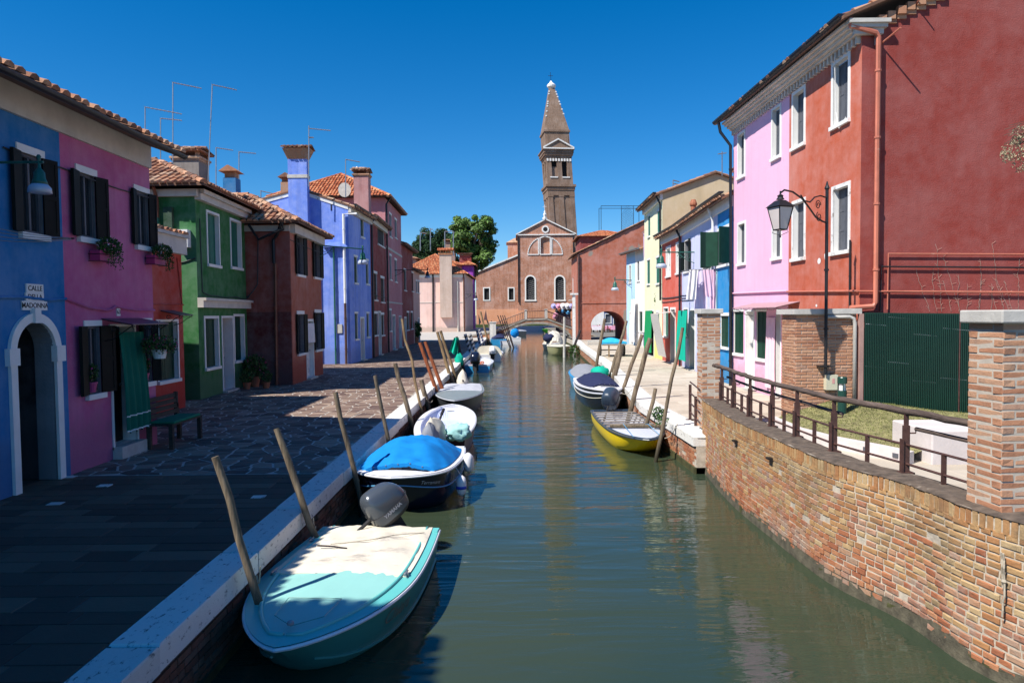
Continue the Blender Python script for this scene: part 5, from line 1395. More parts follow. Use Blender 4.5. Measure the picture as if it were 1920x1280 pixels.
H = box_house('plain house carrying the roof terrace, behind the orange arch house', PY(1122, 440, YA).x, PY(1205, 440, YA).x, YA-.5, zlo+.02, S['sand'], d=5)
H.finish(); mb = MB(); mb.box(H.pts[0].x-.1, H.pts[1].x+.1, YA-.6, YA+4.6, zlo, zlo+.12) if 0 else None; mb = MB(); mb.poly([p+Vector((0, 0, zlo+.02)) for p in H.pts]); mb.build('roof', M['cap'], H.root)

for (px, py, w_, h_) in ((1536, 489, .10, .17), (1548, 480, .07, .22), (1531, 573, .05, .09)):
    q, z = rdF.at(px, py); m_ = MB(); n_ = 9
    m_.poly([rdF.pt(q+w_*math.cos(k*6.283/n_)*random.uniform(.7, 1), z+h_/2*math.sin(k*6.283/n_)*random.uniform(.7, 1), .004) for k in range(n_)]); m_.build('filler_patch', M['white'], Hr.root)
# ------------------------------------------------------------------ church and leaning tower
S['ch'] = stucco('church_brick_render', (.42, .18, .10), .32, .75, base=(.60, .26, .14), basez=3.6, fade=.2)
CY = 138.0
def cx(px, y=CY): return PY(px, 590, y).x
chr_ = thing('church', 'brick church with white edged gable, arched windows and lunette behind the bridge', 'church', (cx(1025), CY, 0))
x0, x1 = cx(972), cx(1078); zE = PY(1025, 441, CY).z; zP = PY(1023, 411, CY).z; xm = cx(1023)
Fn = Face((x0, CY), (x1, CY))
hs = []
def chh(px, yt, yb, arch=None, dep=.35):
    q0 = Fn.at(px[0], (yt+yb)/2)[0]; q1 = Fn.at(px[1], (yt+yb)/2)[0]; z1_ = Fn.at(sum(px)/2, yt)[1]; z0_ = Fn.at(sum(px)/2, yb)[1]
    return dict(q0=q0, q1=q1, z0=z0_, z1=z1_, depth=dep, arch=(q1-q0)/2 if arch else None)
hw = [chh((986.5, 1002.5), 518, 562, 1), chh((1041.5, 1057.5), 518, 562, 1)]
hs = hw+[chh((1013.5, 1031), 446, 477, None)]
mb = MB(); wall_panel(mb, Fn, -.1, zE, hs, 0, 1)
mb.quad((x1, CY, -.1), (x1, CY+30, -.1), (x1, CY+30, zE), (x1, CY, zE)); mb.quad((x0, CY+30, -.1), (x0, CY, -.1), (x0, CY, zE), (x0, CY+30, zE))
mb.quad((x1, CY+30, -.1), (x0, CY+30, -.1), (x0, CY+30, zE), (x1, CY+30, zE))
mb.poly([(x0, CY, zE), (x1, CY, zE), (xm, CY, zP)]); mb.poly([(x1, CY+30, zE), (x0, CY+30, zE), (xm, CY+30, zP)])
mb.build('wall', [S['ch'], M['white']], chr_)
for h in hw:
    m_ = MB(); Fn.box(m_, h['q0'], h['q1'], h['z0'], h['z1'], -.4, -.33); w_ = m_.build('window', M['dark'], chr_)
    ap = arch_pts(h['q0'], h['q1'], h['z1']-h['arch'], h['arch']); ao = arch_pts(h['q0']-.28, h['q1']+.28, h['z1']-h['arch'], h['arch']+.28)
    m_ = MB()
    for k in range(len(ap)-1): m_.hexa([Fn.pt(q, z, -.01) for q, z in (ap[k], ao[k], ao[k+1], ap[k+1])]+[Fn.pt(q, z, .08) for q, z in (ap[k], ao[k], ao[k+1], ap[k+1])])
    zz = h['z1']-h['arch']
    for a, b in ((h['q0']-.28, h['q0']), (h['q1'], h['q1']+.28)): Fn.box(m_, a, b, h['z0'], zz, -.01, .08)
    Fn.box(m_, h['q0']-.35, h['q1']+.35, h['z0']-.28, h['z0'], -.01, .14); m_.build('frame', M['white'], w_)
    m_ = MB()
    for k in range(12):
        z = h['z0']+k*(h['z1']-h['z0'])/12
        m_.tube([Fn.pt(h['q0'], z, -.25), Fn.pt(h['q1'], z+.5, -.25)], .02, 4); m_.tube([Fn.pt(h['q1'], z, -.26), Fn.pt(h['q0'], z+.5, -.26)], .02, 4)
    o = m_.build('grille', M['alu'], w_); o['kind'] = 'stuff'
h = hs[2]; m_ = MB(); Fn.box(m_, h['q0'], h['q1'], h['z0'], h['z1'], -.45, -.33); w_ = m_.build('blind_window', S['ch'], chr_)
# lunette mouldings
m_ = MB(); zb_ = h['z0']; cq = Fn.at(1022, 460)[0]; rq_ = Fn.at(1054.5, 476)[0]-cq; rz = Fn.at(1022, 444)[1]-zb_
def band(pts, w=.2, d=.10):
    for a, b in zip(pts[:-1], pts[1:]):
        v = Vector((b[0]-a[0], b[1]-a[1])); nrm = Vector((-v.y, v.x)).normalized()*w/2; e = v.normalized()*.03
        p = [(a[0]-e.x+nrm.x, a[1]-e.y+nrm.y), (a[0]-e.x-nrm.x, a[1]-e.y-nrm.y), (b[0]+e.x-nrm.x, b[1]+e.y-nrm.y), (b[0]+e.x+nrm.x, b[1]+e.y+nrm.y)]
        m_.hexa([Fn.pt(q, z, -.01) for q, z in p]+[Fn.pt(q, z, d) for q, z in p])
g1 = Fn.at(1032.5, 460)[0]; g2 = Fn.at(1034.5, 460)[0]
for s_ in (-1, 1):
    a0 = math.acos(min(1, (Fn.at(1034.5, 460)[0]-cq)/rq_)); arc = [(cq+s_*rq_*math.cos(t), zb_+rz*math.sin(t)) for t in [a0*k/10 for k in range(11)]]
    band(arc); band([(cq+s_*rq_, zb_), (cq+s_*(g2-cq), zb_)], .2, .12); band([(cq+s_*(g2-cq), zb_), arc[-1]], .2, .13)
    band([(h['q0']-.1 if s_ < 0 else h['q1']+.1, zb_), (h['q0']-.1 if s_ < 0 else h['q1']+.1, h['z1'])], .2, .14)
band([(h['q0']-.1, zb_), (h['q1']+.1, zb_)], .2, .16); band([(h['q0']-.15, h['z1']), (cq, h['z1']+.35), (h['q1']+.15, h['z1'])], .22, .15)
m_.build('lunette_moulding', M['white_worn'], chr_)
m_ = MB(); band([(0, zE+.1), (Fn.L, zE+.1)], .2, .25); m_.build('cornice', M['white_worn'], chr_)
m_ = MB(); pq = Fn.at(1023, 411)[0]; band([(-.3, zE+.2), (pq, zP)], .2, .32); band([(pq, zP), (Fn.L+.3, zE+.2)], .2, .33); m_.build('verge', M['white_worn'], chr_)
m_ = MB(); oc = Fn.at(1022.5, 430); rr_ = .75
m_.lathe(Fn.pt(oc[0], oc[1], 0), [(rr_*.6, .0), (rr_*.62, .16), (rr_, .16), (rr_, 0)], 20, ax=Fn.n); o_ = m_.build('oculus_frame', M['white_worn'], chr_)
m_ = MB(); m_.lathe(Fn.pt(oc[0], oc[1], 0), [(rr_*.58, .12), (rr_*.58, .17)], 20, ax=Fn.n); m_.build('oculus_pane', M['dark'], o_)
m_ = MB(); m_.lathe((xm, CY, zP), [(.45, 0), (.45, .35), (.22, .4), (.30, .75), (.34, 1.0), (.16, 1.25), (.2, 1.45), (.05, 1.7)], 8); m_.tube([(xm, CY, zP+1.6), (xm, CY, zP+2.9)], .04, 4); m_.tube([(xm-.35, CY, zP+2.5), (xm+.35, CY, zP+2.5)], .04, 4); m_.build('finial', M['white_worn'], chr_)
mb = MB(); xo = .35
for (a, b) in (((x0-xo, zE), (xm, zP)), ((xm, zP), (x1+xo, zE))):
    mb.quad((a[0], CY-.1, a[1]+.1), (b[0], CY-.1, b[1]+.1), (b[0], CY+30, b[1]+.1), (a[0], CY+30, a[1]+.1))
mb.build('roof', M['tile'], chr_)
for px in (971.8, 1075.2):
    q = Fn.at(px, 500)[0]; m_ = MB(); m_.tube([Fn.pt(q, zE, .2), Fn.pt(q, Fn.at(px, 567)[1], .2)], .12, 6); m_.build('downpipe', M['iron'], chr_)
mb = MB(); Fn.box(mb, 0, Fn.L, -.1, PY(1000, 582, CY).z, -.01, .05); mb.build('plinth', stucco('bright_orange_plinth', (.66, .30, .16), .12, .3), chr_)
# side aisle with a lean-to roof
xa = cx(893); zl_, zr_ = PY(893, 511, CY).z, PY(972, 478, CY).z; Fa = Face((xa, CY+.4), (x0, CY+.4))
ah = []
for a, b in ((907.7, 917.3), (954, 963)):
    q0 = Fa.at(a, 550)[0]; q1 = Fa.at(b, 550)[0]; ah.append(dict(q0=q0, q1=q1, z0=Fa.at(a, 562)[1], z1=Fa.at(a, 540.5)[1], depth=.3))
mb = MB(); wall_panel(mb, Fa, -.1, zl_, ah, 0, 1); mb.poly([Fa.pt(0, zl_), Fa.pt(Fa.L, zl_), Fa.pt(Fa.L, zr_)])
mb.quad((xa, CY+28, -.1), (xa, CY+.4, -.1), (xa, CY+.4, zl_), (xa, CY+28, zl_)); mb.build('aisle_wall', [S['ch'], M['white']], chr_)
mb = MB(); Fa.box(mb, 0, Fa.L, -.1, PY(1000, 579, CY).z, -.01, .05); mb.build('plinth', bpy.data.materials['bright_orange_plinth'], chr_)
for h in ah:
    m_ = MB(); Fa.box(m_, h['q0'], h['q1'], h['z0'], h['z1'], -.35, -.28); w_ = m_.build('window', M['dark'], chr_)
    m_ = MB(); t = .22
    for (a, b, c, d) in ((h['q0']-t, h['q0'], h['z0']-t, h['z1']+t), (h['q1'], h['q1']+t, h['z0']-t, h['z1']+t), (h['q0'], h['q1'], h['z1'], h['z1']+t), (h['q0'], h['q1'], h['z0']-t, h['z0'])): Fa.box(m_, a, b, c, d, -.01, .08)
    m_.build('frame', M['white'], w_)
mb = MB(); mb.quad((xa-.2, CY+.3, zl_+.05), (x0, CY+.3, zr_+.05), (x0, CY+28, zr_+.05), (xa-.2, CY+28, zl_+.05)); mb.build('aisle_roof', M['tile'], chr_)
m_ = MB(); Fq = Fn; Fn = Fa; band([(-.2, zl_), (Fa.L, zr_)], .28, .25); m_.build('verge', M['white_worn'], chr_); Fn = Fq
mb = MB(); xt0, xt1 = cx(953, CY+8), cx(973, CY+8); zt0 = PY(960, 455, CY+8).z; mb.box(xt0, x0-.01, CY+8, CY+14, zl_, zt0); mb.build('chapel_wall', S['ch'], chr_)
mb = MB(); mb.hexa([(xt0-.3, CY+7.7, zt0+.01), (x0-.01, CY+7.7, zt0+.01), (x0-.01, CY+14, zt0+.01), (xt0-.3, CY+14, zt0+.01), (xt0+1.5, CY+9, zt0+1.1), (x0-.01, CY+9, zt0+1.1), (x0-.01, CY+12, zt0+1.1), (xt0+1.5, CY+12, zt0+1.1)]); mb.build('chapel_roof', M['tile'], chr_)

# tower: built upright around its own axis, then really leaning
TY = 150.0; kpx = FPX/TY
S['tw'] = stucco('tower_brick', (.215, .135, .09), .3, .6, fade=.08); 
base = PY(1053.5, 422, TY); topp = PY(1035, 150, TY)
tw = thing('bell_tower', 'leaning brick bell tower with pointed spire behind the church', 'tower', (base.x, TY, 0))
lean = (topp.x-base.x)/(topp.z-base.z)
def zt_px(py): return PY(1045, py, TY).z
class TB(MB):
    def done(s, name, mat, parent):
        cth, sth = math.cos(R(7)), math.sin(R(7)); vv = []
        for (x, y, z) in s.v:
            X = x*cth-y*sth; Yv = x*sth+y*cth
            vv.append((base.x+X+lean*(z-base.z), TY+3+Yv, z))
        s.v = vv; return s.build(name, mat, parent)
def tbox(w, z0, z1, m=None, d=None):
    m = m or TB(); d = d or w; m.box(-w/2, w/2, -d/2, d/2, z0, z1); return m
zA, zB, zC = zt_px(366), zt_px(350), zt_px(345)
W1 = 50/kpx
mb = TB(); tbox(W1-.36, 0, zA, mb)
for s_ in (-1, 1):
    for k in (-1, 0, 1):
        for ax in (0, 1):
            c = k*(W1/2-.55); a = s_*(W1/2-.09)
            if ax == 0: mb.box(c-.5, c+.5, a-.09, a+.09, 0, zA)
            else: mb.box(a-.09, a+.09, c-.5, c+.5, 0, zA)
mb.done('shaft', S['tw'], tw)
for k in (-1, 0, 1):
    mb = TB(); c = k*(W1/2-.55); mb.box(c-.6, c+.6, -W1/2-.06, W1/2+.06, zA-.35, zA); mb.done('capital', S['tw'], tw)
mb = TB(); tbox(W1+.1, zA, zt_px(356), mb); tbox(W1+.35, zt_px(356), zB, mb); tbox(W1+.8, zB, zB+.5, mb); mb.done('cornice', S['tw'], tw)
W2 = 48/kpx; zD = zt_px(295); zE2 = zB+.5
mb = TB(); tbox(W2, zE2, zt_px(331), mb)
for k in (-1, 0, 1):
    for s_ in (-1, 1):
        c = k*(W2/2-.55)
        mb.box(c-.55, c+.55, s_*(W2/2-.5)-.5, s_*(W2/2-.5)+.5, zt_px(331), zD)
        if k == 0: mb.box(s_*(W2/2-.5)-.5, s_*(W2/2-.5)+.5, c-.5, c+.5, zt_px(331), zD)
tbox(W2, zt_px(301), zD, mb); mb.done('belfry', S['tw'], tw)
mb = TB(); tbox(W2-1.6, zt_px(331), zt_px(302), mb); mb.done('belfry_interior', M['dark'], tw)
mb = TB(); mb.box(-W2/2+1.1, -.55, -W2/2+.45, -W2/2+.55, zt_px(331), zt_px(312)); mb.done('belfry_infill', S['tw'], tw)
for k in range(9):
    mb = TB(); c = -W2/2+.3+k*(W2-.6)/8; mb.box(c-.18, c+.18, -W2/2-.14, -W2/2+.1, zt_px(302), zt_px(297)); mb.done('corbel', M['white_worn'], tw)
mb = TB()
for c in (-1.35, 1.35): mb.box(c-.85, c+.85, -W2/2-.12, -W2/2+.1, zt_px(331)-.25, zt_px(331)); 
mb.done('sill', M['white_worn'], tw)
W3 = 58/kpx; zF_ = zt_px(279)
mb = TB(); tbox(W2+.2, zD, zt_px(291), mb); tbox(W2+.7, zt_px(291), zt_px(287), mb); tbox(W3-.2, zt_px(287), zt_px(281), mb); tbox(W3+.2, zt_px(281), zF_, mb); mb.done('cornice', S['tw'], tw)
zPk = zt_px(263)
mb = TB(); a = W3/2
mb.poly([(-a, -a, zF_), (a, -a, zF_), (0, -a, zPk)]); mb.poly([(a, a, zF_), (-a, a, zF_), (0, a, zPk)]); mb.quad((-a, -a, zF_), (0, -a, zPk), (0, a, zPk), (-a, a, zF_)); mb.quad((0, -a, zPk), (a, -a, zF_), (a, a, zF_), (0, a, zPk))
mb.done('pediment', S['tw'], tw)
mb = TB(); 
for s_ in (-1, 1):
    mb.hexa([(s_*a, -a-.25, zF_), (s_*a, -a, zF_), (0, -a, zPk), (0, -a-.25, zPk), (s_*a, -a-.25, zF_+.3), (s_*a, -a, zF_+.3), (0, -a, zPk+.3), (0, -a-.25, zPk+.3)])
mb.box(-a, a, -a-.26, -a, zF_-.15, zF_+.1); mb.done('pediment_moulding', M['white_worn'], tw)
W4 = 46/kpx; zG = zt_px(243)
mb = TB(); tbox(W4, zF_, zG-.4, mb); tbox(W4+.4, zG-.4, zG, mb); mb.box(-W4/2+.3, W4/2-.3, -W4/2-.08, -W4/2, zF_, zG-1.0); mb.done('attic', S['tw'], tw)
W5 = 47/kpx; W6 = 10/kpx; zS = zt_px(240); zU = zt_px(158)
mb = TB(); n_ = 4
b4 = [(-W5/2, -W5/2), (W5/2, -W5/2), (W5/2, W5/2), (-W5/2, W5/2)]; t4 = [(x*W6/W5, y*W6/W5) for x, y in b4]
mb.hexa([(x, y, zG) for x, y in b4]+[(x, y, zU) for x, y in t4]); mb.done('spire', S['tw'], tw)
mb = TB()
for k in range(11):
    for s_ in (-1, 1):
        t = .30+.06*k+random.uniform(-.01, .01)
        if random.random() < .42: continue
        w = W5/2+(W6/2-W5/2)*t; z = zG+(zU-zG)*t; mb.box(s_*w-.22 if s_ > 0 else -w-.08, w+.08 if s_ > 0 else -w+.22, -w-.08, -w+.1, z, z+.28)
mb.done('spire_stones', M['white_worn'], tw)
mb = TB(); mb.lathe((0, 0, zU), [(.55, 0), (.95, .35), (1.0, .7), (.7, 1.0), (.35, 1.3), (.15, 1.7)], 12); mb.done('spire_cap', M['white'], tw)
mb = TB(); zc = zU+1.6; mb.tube([(0, 0, zc), (0, 0, zc+2.0)], .05, 5); mb.tube([(-.55, 0, zc+1.2), (.55, 0, zc+1.2)], .05, 5); mb.done('cross', M['iron'], tw)

# ------------------------------------------------------------------ bridge
BY = 73.0
br = thing('footbridge', 'small arched brick footbridge with iron railings across the canal', 'bridge', (2.2, BY, WZ))
pz = [(-5.2, .02), (-1.54, .66), (1.43, 1.84), (3.71, 1.90), (6.73, .75), (9.0, .02)]
def deckz(x):
    for a, b in zip(pz[:-1], pz[1:]):
        if a[0] <= x <= b[0]: return a[1]+(b[1]-a[1])*(x-a[0])/(b[0]-a[0])
    return 0
ac, ar, az0 = 2.56, 3.7, -.75
def intra(x):
    t = (x-ac)/ar
    return None if abs(t) >= 1 else az0+(1.36-az0)*math.sqrt(1-t*t)**.9
xs = [-5.2+.2*k for k in range(0, 71)]
mb = MB()
for a, b in zip(xs[:-1], xs[1:]):
    if b > 8.8: b = min(b, 8.8)
    if a >= b: continue
    ia, ib = intra(a) or -1.5, intra(b) or -1.5
    p = [(a, ia), (b, ib), (b, deckz(b)), (a, deckz(a))]
    mb.hexa([(p[0][0], BY-1, p[0][1]), (p[1][0], BY-1, p[1][1]), (p[1][0], BY+1, p[1][1]), (p[0][0], BY+1, p[0][1]), (p[3][0], BY-1, p[3][1]), (p[2][0], BY-1, p[2][1]), (p[2][0], BY+1, p[2][1]), (p[3][0], BY+1, p[3][1])])
mb.build('arch', M['brick_r'], br)
mb = MB()
for k in range(24):
    t0, t1 = -1+2*k/24*.999+.001, -1+2*(k+1)/24*.999; a = ac+ar*t0; b = ac+ar*t1; za, zb2 = intra(a) or az0, intra(b) or az0
    na_ = Vector((t0*1.1, max(.1, math.sqrt(max(0, 1-t0*t0))))).normalized()*.22; nb_ = Vector((t1*1.1, max(.1, math.sqrt(max(0, 1-t1*t1))))).normalized()*.22
    mb.hexa([(a, BY-1.05, za), (b, BY-1.05, zb2), (b, BY-.9, zb2), (a, BY-.9, za), (a+na_.x, BY-1.05, za+na_.y), (b+nb_.x, BY-1.05, zb2+nb_.y), (b+nb_.x, BY-.9, zb2+nb_.y), (a+na_.x, BY-.9, za+na_.y)])
mb.build('voussoir', M['bridge_stone'], br)
for yy in (-1.06, .9):
    mb = MB()
    for a, b in zip(pz[:-1], pz[1:]):
        mb.hexa([(a[0], BY+yy, a[1]-.12), (b[0], BY+yy, b[1]-.12), (b[0], BY+yy+.16, b[1]-.12), (a[0], BY+yy+.16, a[1]-.12), (a[0], BY+yy, a[1]+.05), (b[0], BY+yy, b[1]+.05), (b[0], BY+yy+.16, b[1]+.05), (a[0], BY+yy+.16, a[1]+.05)])
    mb.build('kerb', M['bridge_stone'], br)
    yb_ = BY+yy+.08
    for x in (-1.9, 1.5, 3.65):
        m_ = MB(); z = deckz(x); m_.box(x-.11, x+.11, yb_-.11, yb_+.11, z, z+.95); m_.box(x-.15, x+.15, yb_-.15, yb_+.15, z+.95, z+1.03); m_.build('railing_post', M['cap'], br)
    for a, b in ((-1.9, 1.5), (1.5, 3.65), (3.65, 7.6)):
        for hh in (.85, .12):
            m_ = MB(); m_.tube([(a, yb_, deckz(a)+hh), (b, yb_, deckz(b)+hh)], .035, 5); m_.build('rail', M['rust'], br)
        m_ = MB(); n_ = int((b-a)/.17)
        for k in range(1, n_):
            x = a+(b-a)*k/n_; m_.tube([(x, yb_, deckz(x)+.12), (x, yb_, deckz(x)+.85)], .014, 4)
        o = m_.build('balusters', M['rust'], br); o['kind'] = 'stuff'
# grass strip before the church
mb = MB(); mb.box(-14, 9, 129, 137.5, -.03, .35) if 0 else mb.box(-14, 9, 131, 136, -.03, .5)
mb.build('grass_strip', plain('far_grass', (.05, .08, .02), .95, .3, 1.5), kind='structure')
# ------------------------------------------------------------------ trees
def tree(name, label, x, y, z0, rx, ry, rz, mat, n, ls, trunk_r=.5, seed=1, clumps=60):
    rnd = random.Random(seed); r = thing(name, label, 'tree', (x, y, 0))
    cs = []
    for k in range(clumps):
        while True:
            a = Vector((rnd.uniform(-1, 1), rnd.uniform(-1, 1), rnd.uniform(-1, 1)))
            if .35 < a.length < 1: break
        cs.append((Vector((x+a.x*rx*.86, y+a.y*ry*.86, z0+rz+a.z*rz*.88)), rnd.uniform(.12, .30)*min(rx, rz)))
    mb = MB(); mb.tube([(x, y, -.3), (x+.1, y, z0*.5), (x, y, z0+rz*.9)], [trunk_r, trunk_r*.7, trunk_r*.25], 8)
    for c, rr in cs[:22]:
        mb.tube([(x, y, z0*.7+rnd.uniform(0, rz*.6)), ((x+c.x)/2, (y+c.y)/2, (z0+c.z)/2+rz*.3), tuple(c)], [.18, .1, .04], 5)
    mb.build('trunk', M['bark'], r)
    vs_, fs_ = [], []
    for k in range(n):
        c, rr = cs[rnd.randrange(len(cs))]
        d = Vector((rnd.gauss(0, 1), rnd.gauss(0, 1), rnd.gauss(0, 1))).normalized()*rr*rnd.uniform(.55, 1.12)
        p = c+Vector((d.x, d.y, d.z*.75))
        nrm = (d.normalized()+Vector((rnd.uniform(-.6, .6), rnd.uniform(-.6, .6), rnd.uniform(-.2, .9)))).normalized()
        u = nrm.cross(Vector((rnd.uniform(-1, 1), rnd.uniform(-1, 1), .3))).normalized(); v = nrm.cross(u); s_ = ls*rnd.uniform(.6, 1.3)
        o_ = len(vs_); vs_ += [p-u*s_, p+v*s_*.5, p+u*s_, p-v*s_*.5]; fs_.append((o_, o_+1, o_+2, o_+3))
    mb = MB(); mb.add(vs_, fs_); mb.build('crown', mat, r); return r
tz = PY(884, 380, 118).z; tb_ = PY(884, 510, 118).z
tree('plane_tree', 'tall bright green leafy tree standing alone left of the church', gx(886, 118), 118, tb_-1, 4.6, 4.2, (tz-tb_)/2+.6, M['leaf_tree'], 26000, .26, .45, 3, 90)
tree('dark_tree', 'dark green rounded tree behind the roofs, left of the bright leafy tree', gx(826, 172), 172, PY(822, 500, 172).z, 8.2, 6.0, (PY(822, 424, 172).z-PY(822, 500, 172).z)/2, M['leaf_dark'], 16000, .30, .5, 5, 70)
tree('dark_tree', 'dark tree peeping above the chimney left end of the tree line', gx(795, 176), 176, PY(795, 500, 176).z, 3.6, 3.6, (PY(795, 428, 176).z-PY(795, 500, 176).z)/2, M['leaf_dark'], 6000, .30, .4, 6, 34)
# ------------------------------------------------------------------ fence, mound, railing, bollard, lamp
fr = thing('green_fence', 'dark green slatted metal screen below the claret wall', 'fence', (8.0, 13.7, .4))
fa = PY(1621, 590, 14.05); fb = PY(1835, 590, 13.1); n_ = 62
fz0a, fz0b = PY(1621, 752, 14.05).z, PY(1835, 785, 13.1).z; fz1a, fz1b = PY(1621, 586, 14.05).z, PY(1835, 588, 13.1).z
M['fence'] = plain('fence_green_enamel', (.0035, .030, .019), .4, .15, 2)
d_ = Vector((fb.x-fa.x, fb.y-fa.y, 0)); Lf = d_.length; d_.normalize()
slat = None
for k in range(n_):
    t = (k+.5)/n_; p = Vector((fa.x, fa.y, 0))+d_*Lf*t; z0_ = fz0a+(fz0b-fz0a)*t; z1_ = fz1a+(fz1b-fz1a)*t
    m_ = MB(); m_.obox((p.x, p.y, 0), (d_.x, d_.y), .0095, .018, z0_, z1_)
    m_.build('slat', M['fence'] if k % 13 or k < 40 else M['rust'], fr)
mb = MB(); c = (Vector((fa.x, fa.y, 0))+Vector((fb.x, fb.y, 0)))/2+Vector((-d_.y, d_.x, 0))*.03
a0 = Vector((fa.x, fa.y, 0))+Vector((-d_.y, d_.x, 0))*.03; b0 = a0+d_*Lf
mb.hexa([(a0.x, a0.y, fz0a), (b0.x, b0.y, fz0b), (b0.x, b0.y+.01, fz0b), (a0.x, a0.y+.01, fz0a), (a0.x, a0.y, fz1a), (b0.x, b0.y, fz1b), (b0.x, b0.y+.01, fz1b), (a0.x, a0.y+.01, fz1a)])
mb.build('backing_sheet', M['fence'], fr)
mb = MB()
for (x0, x1, y) in ((1622, 1660, 607), (1665, 1706, 594), (1712, 1757, 626), (1766, 1816, 615), (1622, 1655, 686), (1663, 1703, 678), (1709, 1755, 713), (1762, 1812, 708)):
    k = int((x1-x0)/3.2)
    for i in range(k):
        px = x0+(x1-x0)*(i+.5)/k; t = (px-1621)/214; q = PY(px, y+i*.3, 14.05+(13.1-14.05)*t)
        mb.obox((q.x, q.y-.02, 0), (d_.x, d_.y), .011, .004, q.z-.008, q.z+.008)
o = mb.build('stitching', M['alu'], fr); o['kind'] = 'stuff'
mb = MB(); q = PY(1613, 700, 14.1); mb.box(q.x-.04, q.x+.04, 14.05, 14.15, 0, 2.3); mb.build('fence_post', plain('worn_pinkish_post', (.36, .22, .19), .8, .2, 3), fr)
# low white kerb and the dry grass mound
kp = [P(x, y, .0) for x, y in ((1484, 815), (1496, 822), (1560, 840), (1640, 856), (1706, 871))]
kp = [(kp[0].x, 14.0)]+[(p.x, p.y) for p in kp[1:]]
kb = thing('low_kerb_wall', 'low white kerb wall with small vent grilles edging the dry grass mound', 'kerb', (kp[0][0], kp[0][1], 0))
mb = MB()
for a, b in zip(kp[:-1], kp[1:]): mb.hexa([(a[0], a[1], -.02), (b[0], b[1], -.02), (b[0]+.12, b[1]+.1, -.02), (a[0]+.12, a[1]+.1, -.02), (a[0], a[1], .19), (b[0], b[1], .19), (b[0]+.12, b[1]+.1, .19), (a[0]+.12, a[1]+.1, .19)])
mb.build('kerb', M['conc'], kb)
for px, py in ((1620, 841), (1677, 852)):
    q = P(px, py, .1); best = min(((Vector(a).lerp(Vector(b), t/10)) for a, b in zip(kp[:-1], kp[1:]) for t in range(11)), key=lambda v: abs(v.x/v.y-q.x/q.y)); dd = (Vector(kp[-1])-Vector(kp[1])).normalized()
    m_ = MB(); m_.obox((best.x-.0, best.y-.005, 0), dd, .05, .012, .06, .13); m_.build('vent_grille', M['sh_grey'], kb)
def mound_z(x, y):
    # rises from the kerb to the fence
    best = min(abs((x-a[0])*(b[1]-a[1])-(y-a[1])*(b[0]-a[0]))/math.hypot(b[0]-a[0], b[1]-a[1]) for a, b in zip(kp[1:-1], kp[2:]))
    return .16+min(best, 1.6)*.24+.03*mnoise.noise((x*1.5, y*1.5, 0))
mb = MB()
def mfn(i, j):
    k = i*(len(kp)-1); k0 = min(int(k), len(kp)-2); t = k-k0; a = Vector(kp[k0]).lerp(Vector(kp[k0+1]), t)
    b = Vector((fa.x-.5, 14.10)).lerp(Vector((fb.x+1.2, fb.y+.06)), i); p = (a+Vector((.08, .07))).lerp(b, j)
    return Vector((p.x, p.y, .15+(min(j*1.1, 1))*((fz0a+(fz0b-fz0a)*i)+.03-.15)+.03*mnoise.noise((p.x*2, p.y*2, 0))))
mb.grid(mfn, 30, 16); md = mb.build('grass_mound', plain('dry_soil', (.21, .19, .08), .95, .4, 6, bs=.8), kind='structure')
mb = MB()
for k in range(9000):
    p = mfn(random.random(), random.random()**.8); a = random.uniform(0, 6.28); l = random.uniform(.015, .035); w = .006
    mb.add([p+Vector((w*math.cos(a), w*math.sin(a), 0)), p-Vector((w*math.cos(a), w*math.sin(a), 0)), p+Vector((random.uniform(-.03, .03), random.uniform(-.03, .03), l))], [(0, 1, 2)])
o = mb.build('grass', M['grass'], kind='stuff'); T(o, 'dry yellow green grass on the mound before the green fence', 'grass')
q = P(1747, 871, 0); bw = MB(); bx, by = q.x, q.y
bw.box(bx, bx+2.6, by, by+1.1, -.02, .52); o = bw.build('concrete_block', M['conc']); T(o, 'big pale concrete block bench beside the grass mound, behind the railing', 'block')
bv = o.modifiers.new('b', 'BEVEL'); bv.width = .02; bv.segments = 2

# railing on the wall
rl = thing('railing', 'wood topped brown iron railing following the inner edge of the curved brick wall', 'railing', (4.1, 10, .6))
RI = [(Vector((p.x, p.y))) for p in WI]
def ri_at(px):   # point of inner wall edge seen in a picture column
    best = min(RI, key=lambda v: abs(ray(px, 800).x/ray(px, 800).y-v.x/v.y) if v.y > 5.8 else 99); return best
posts = [1361, 1384, 1413, 1454, 1507, 1574, 1705]
pp = [ri_at(px) for px in posts]; hz = {1361: .62, 1384: .62, 1413: .62, 1454: .63, 1507: .63, 1574: .64, 1705: .66}
def in_(v, d=-.07): return Vector((v.x+d, v.y))
zb_ = .66
for px, v in zip(posts, pp):
    v = in_(v); m_ = MB(); h = hz[px]
    m_.box(v.x-.035, v.x+.035, v.y-.012, v.y+.012, zb_, zb_+h-.16); m_.box(v.x-.022, v.x+.022, v.y-.010, v.y+.010, zb_+h-.16, zb_+h)
    m_.box(v.x-.05, v.x-.035, v.y-.03, v.y+.03, zb_, zb_+.36); m_.box(v.x-.07, v.x+.07, v.y-.05, v.y+.05, zb_, zb_+.015)
    m_.build('post', M['rust'], rl)
line = [in_(v) for v in pp]; last = Vector((c1.x+.20, c1.y+.42))
ext = line+[last]
first_ = Vector((line[0].x-.06, line[0].y+.35))
hr = [(first_.x, first_.y, zb_+.66)]+[(v.x, v.y, zb_+.645) for v in ext]
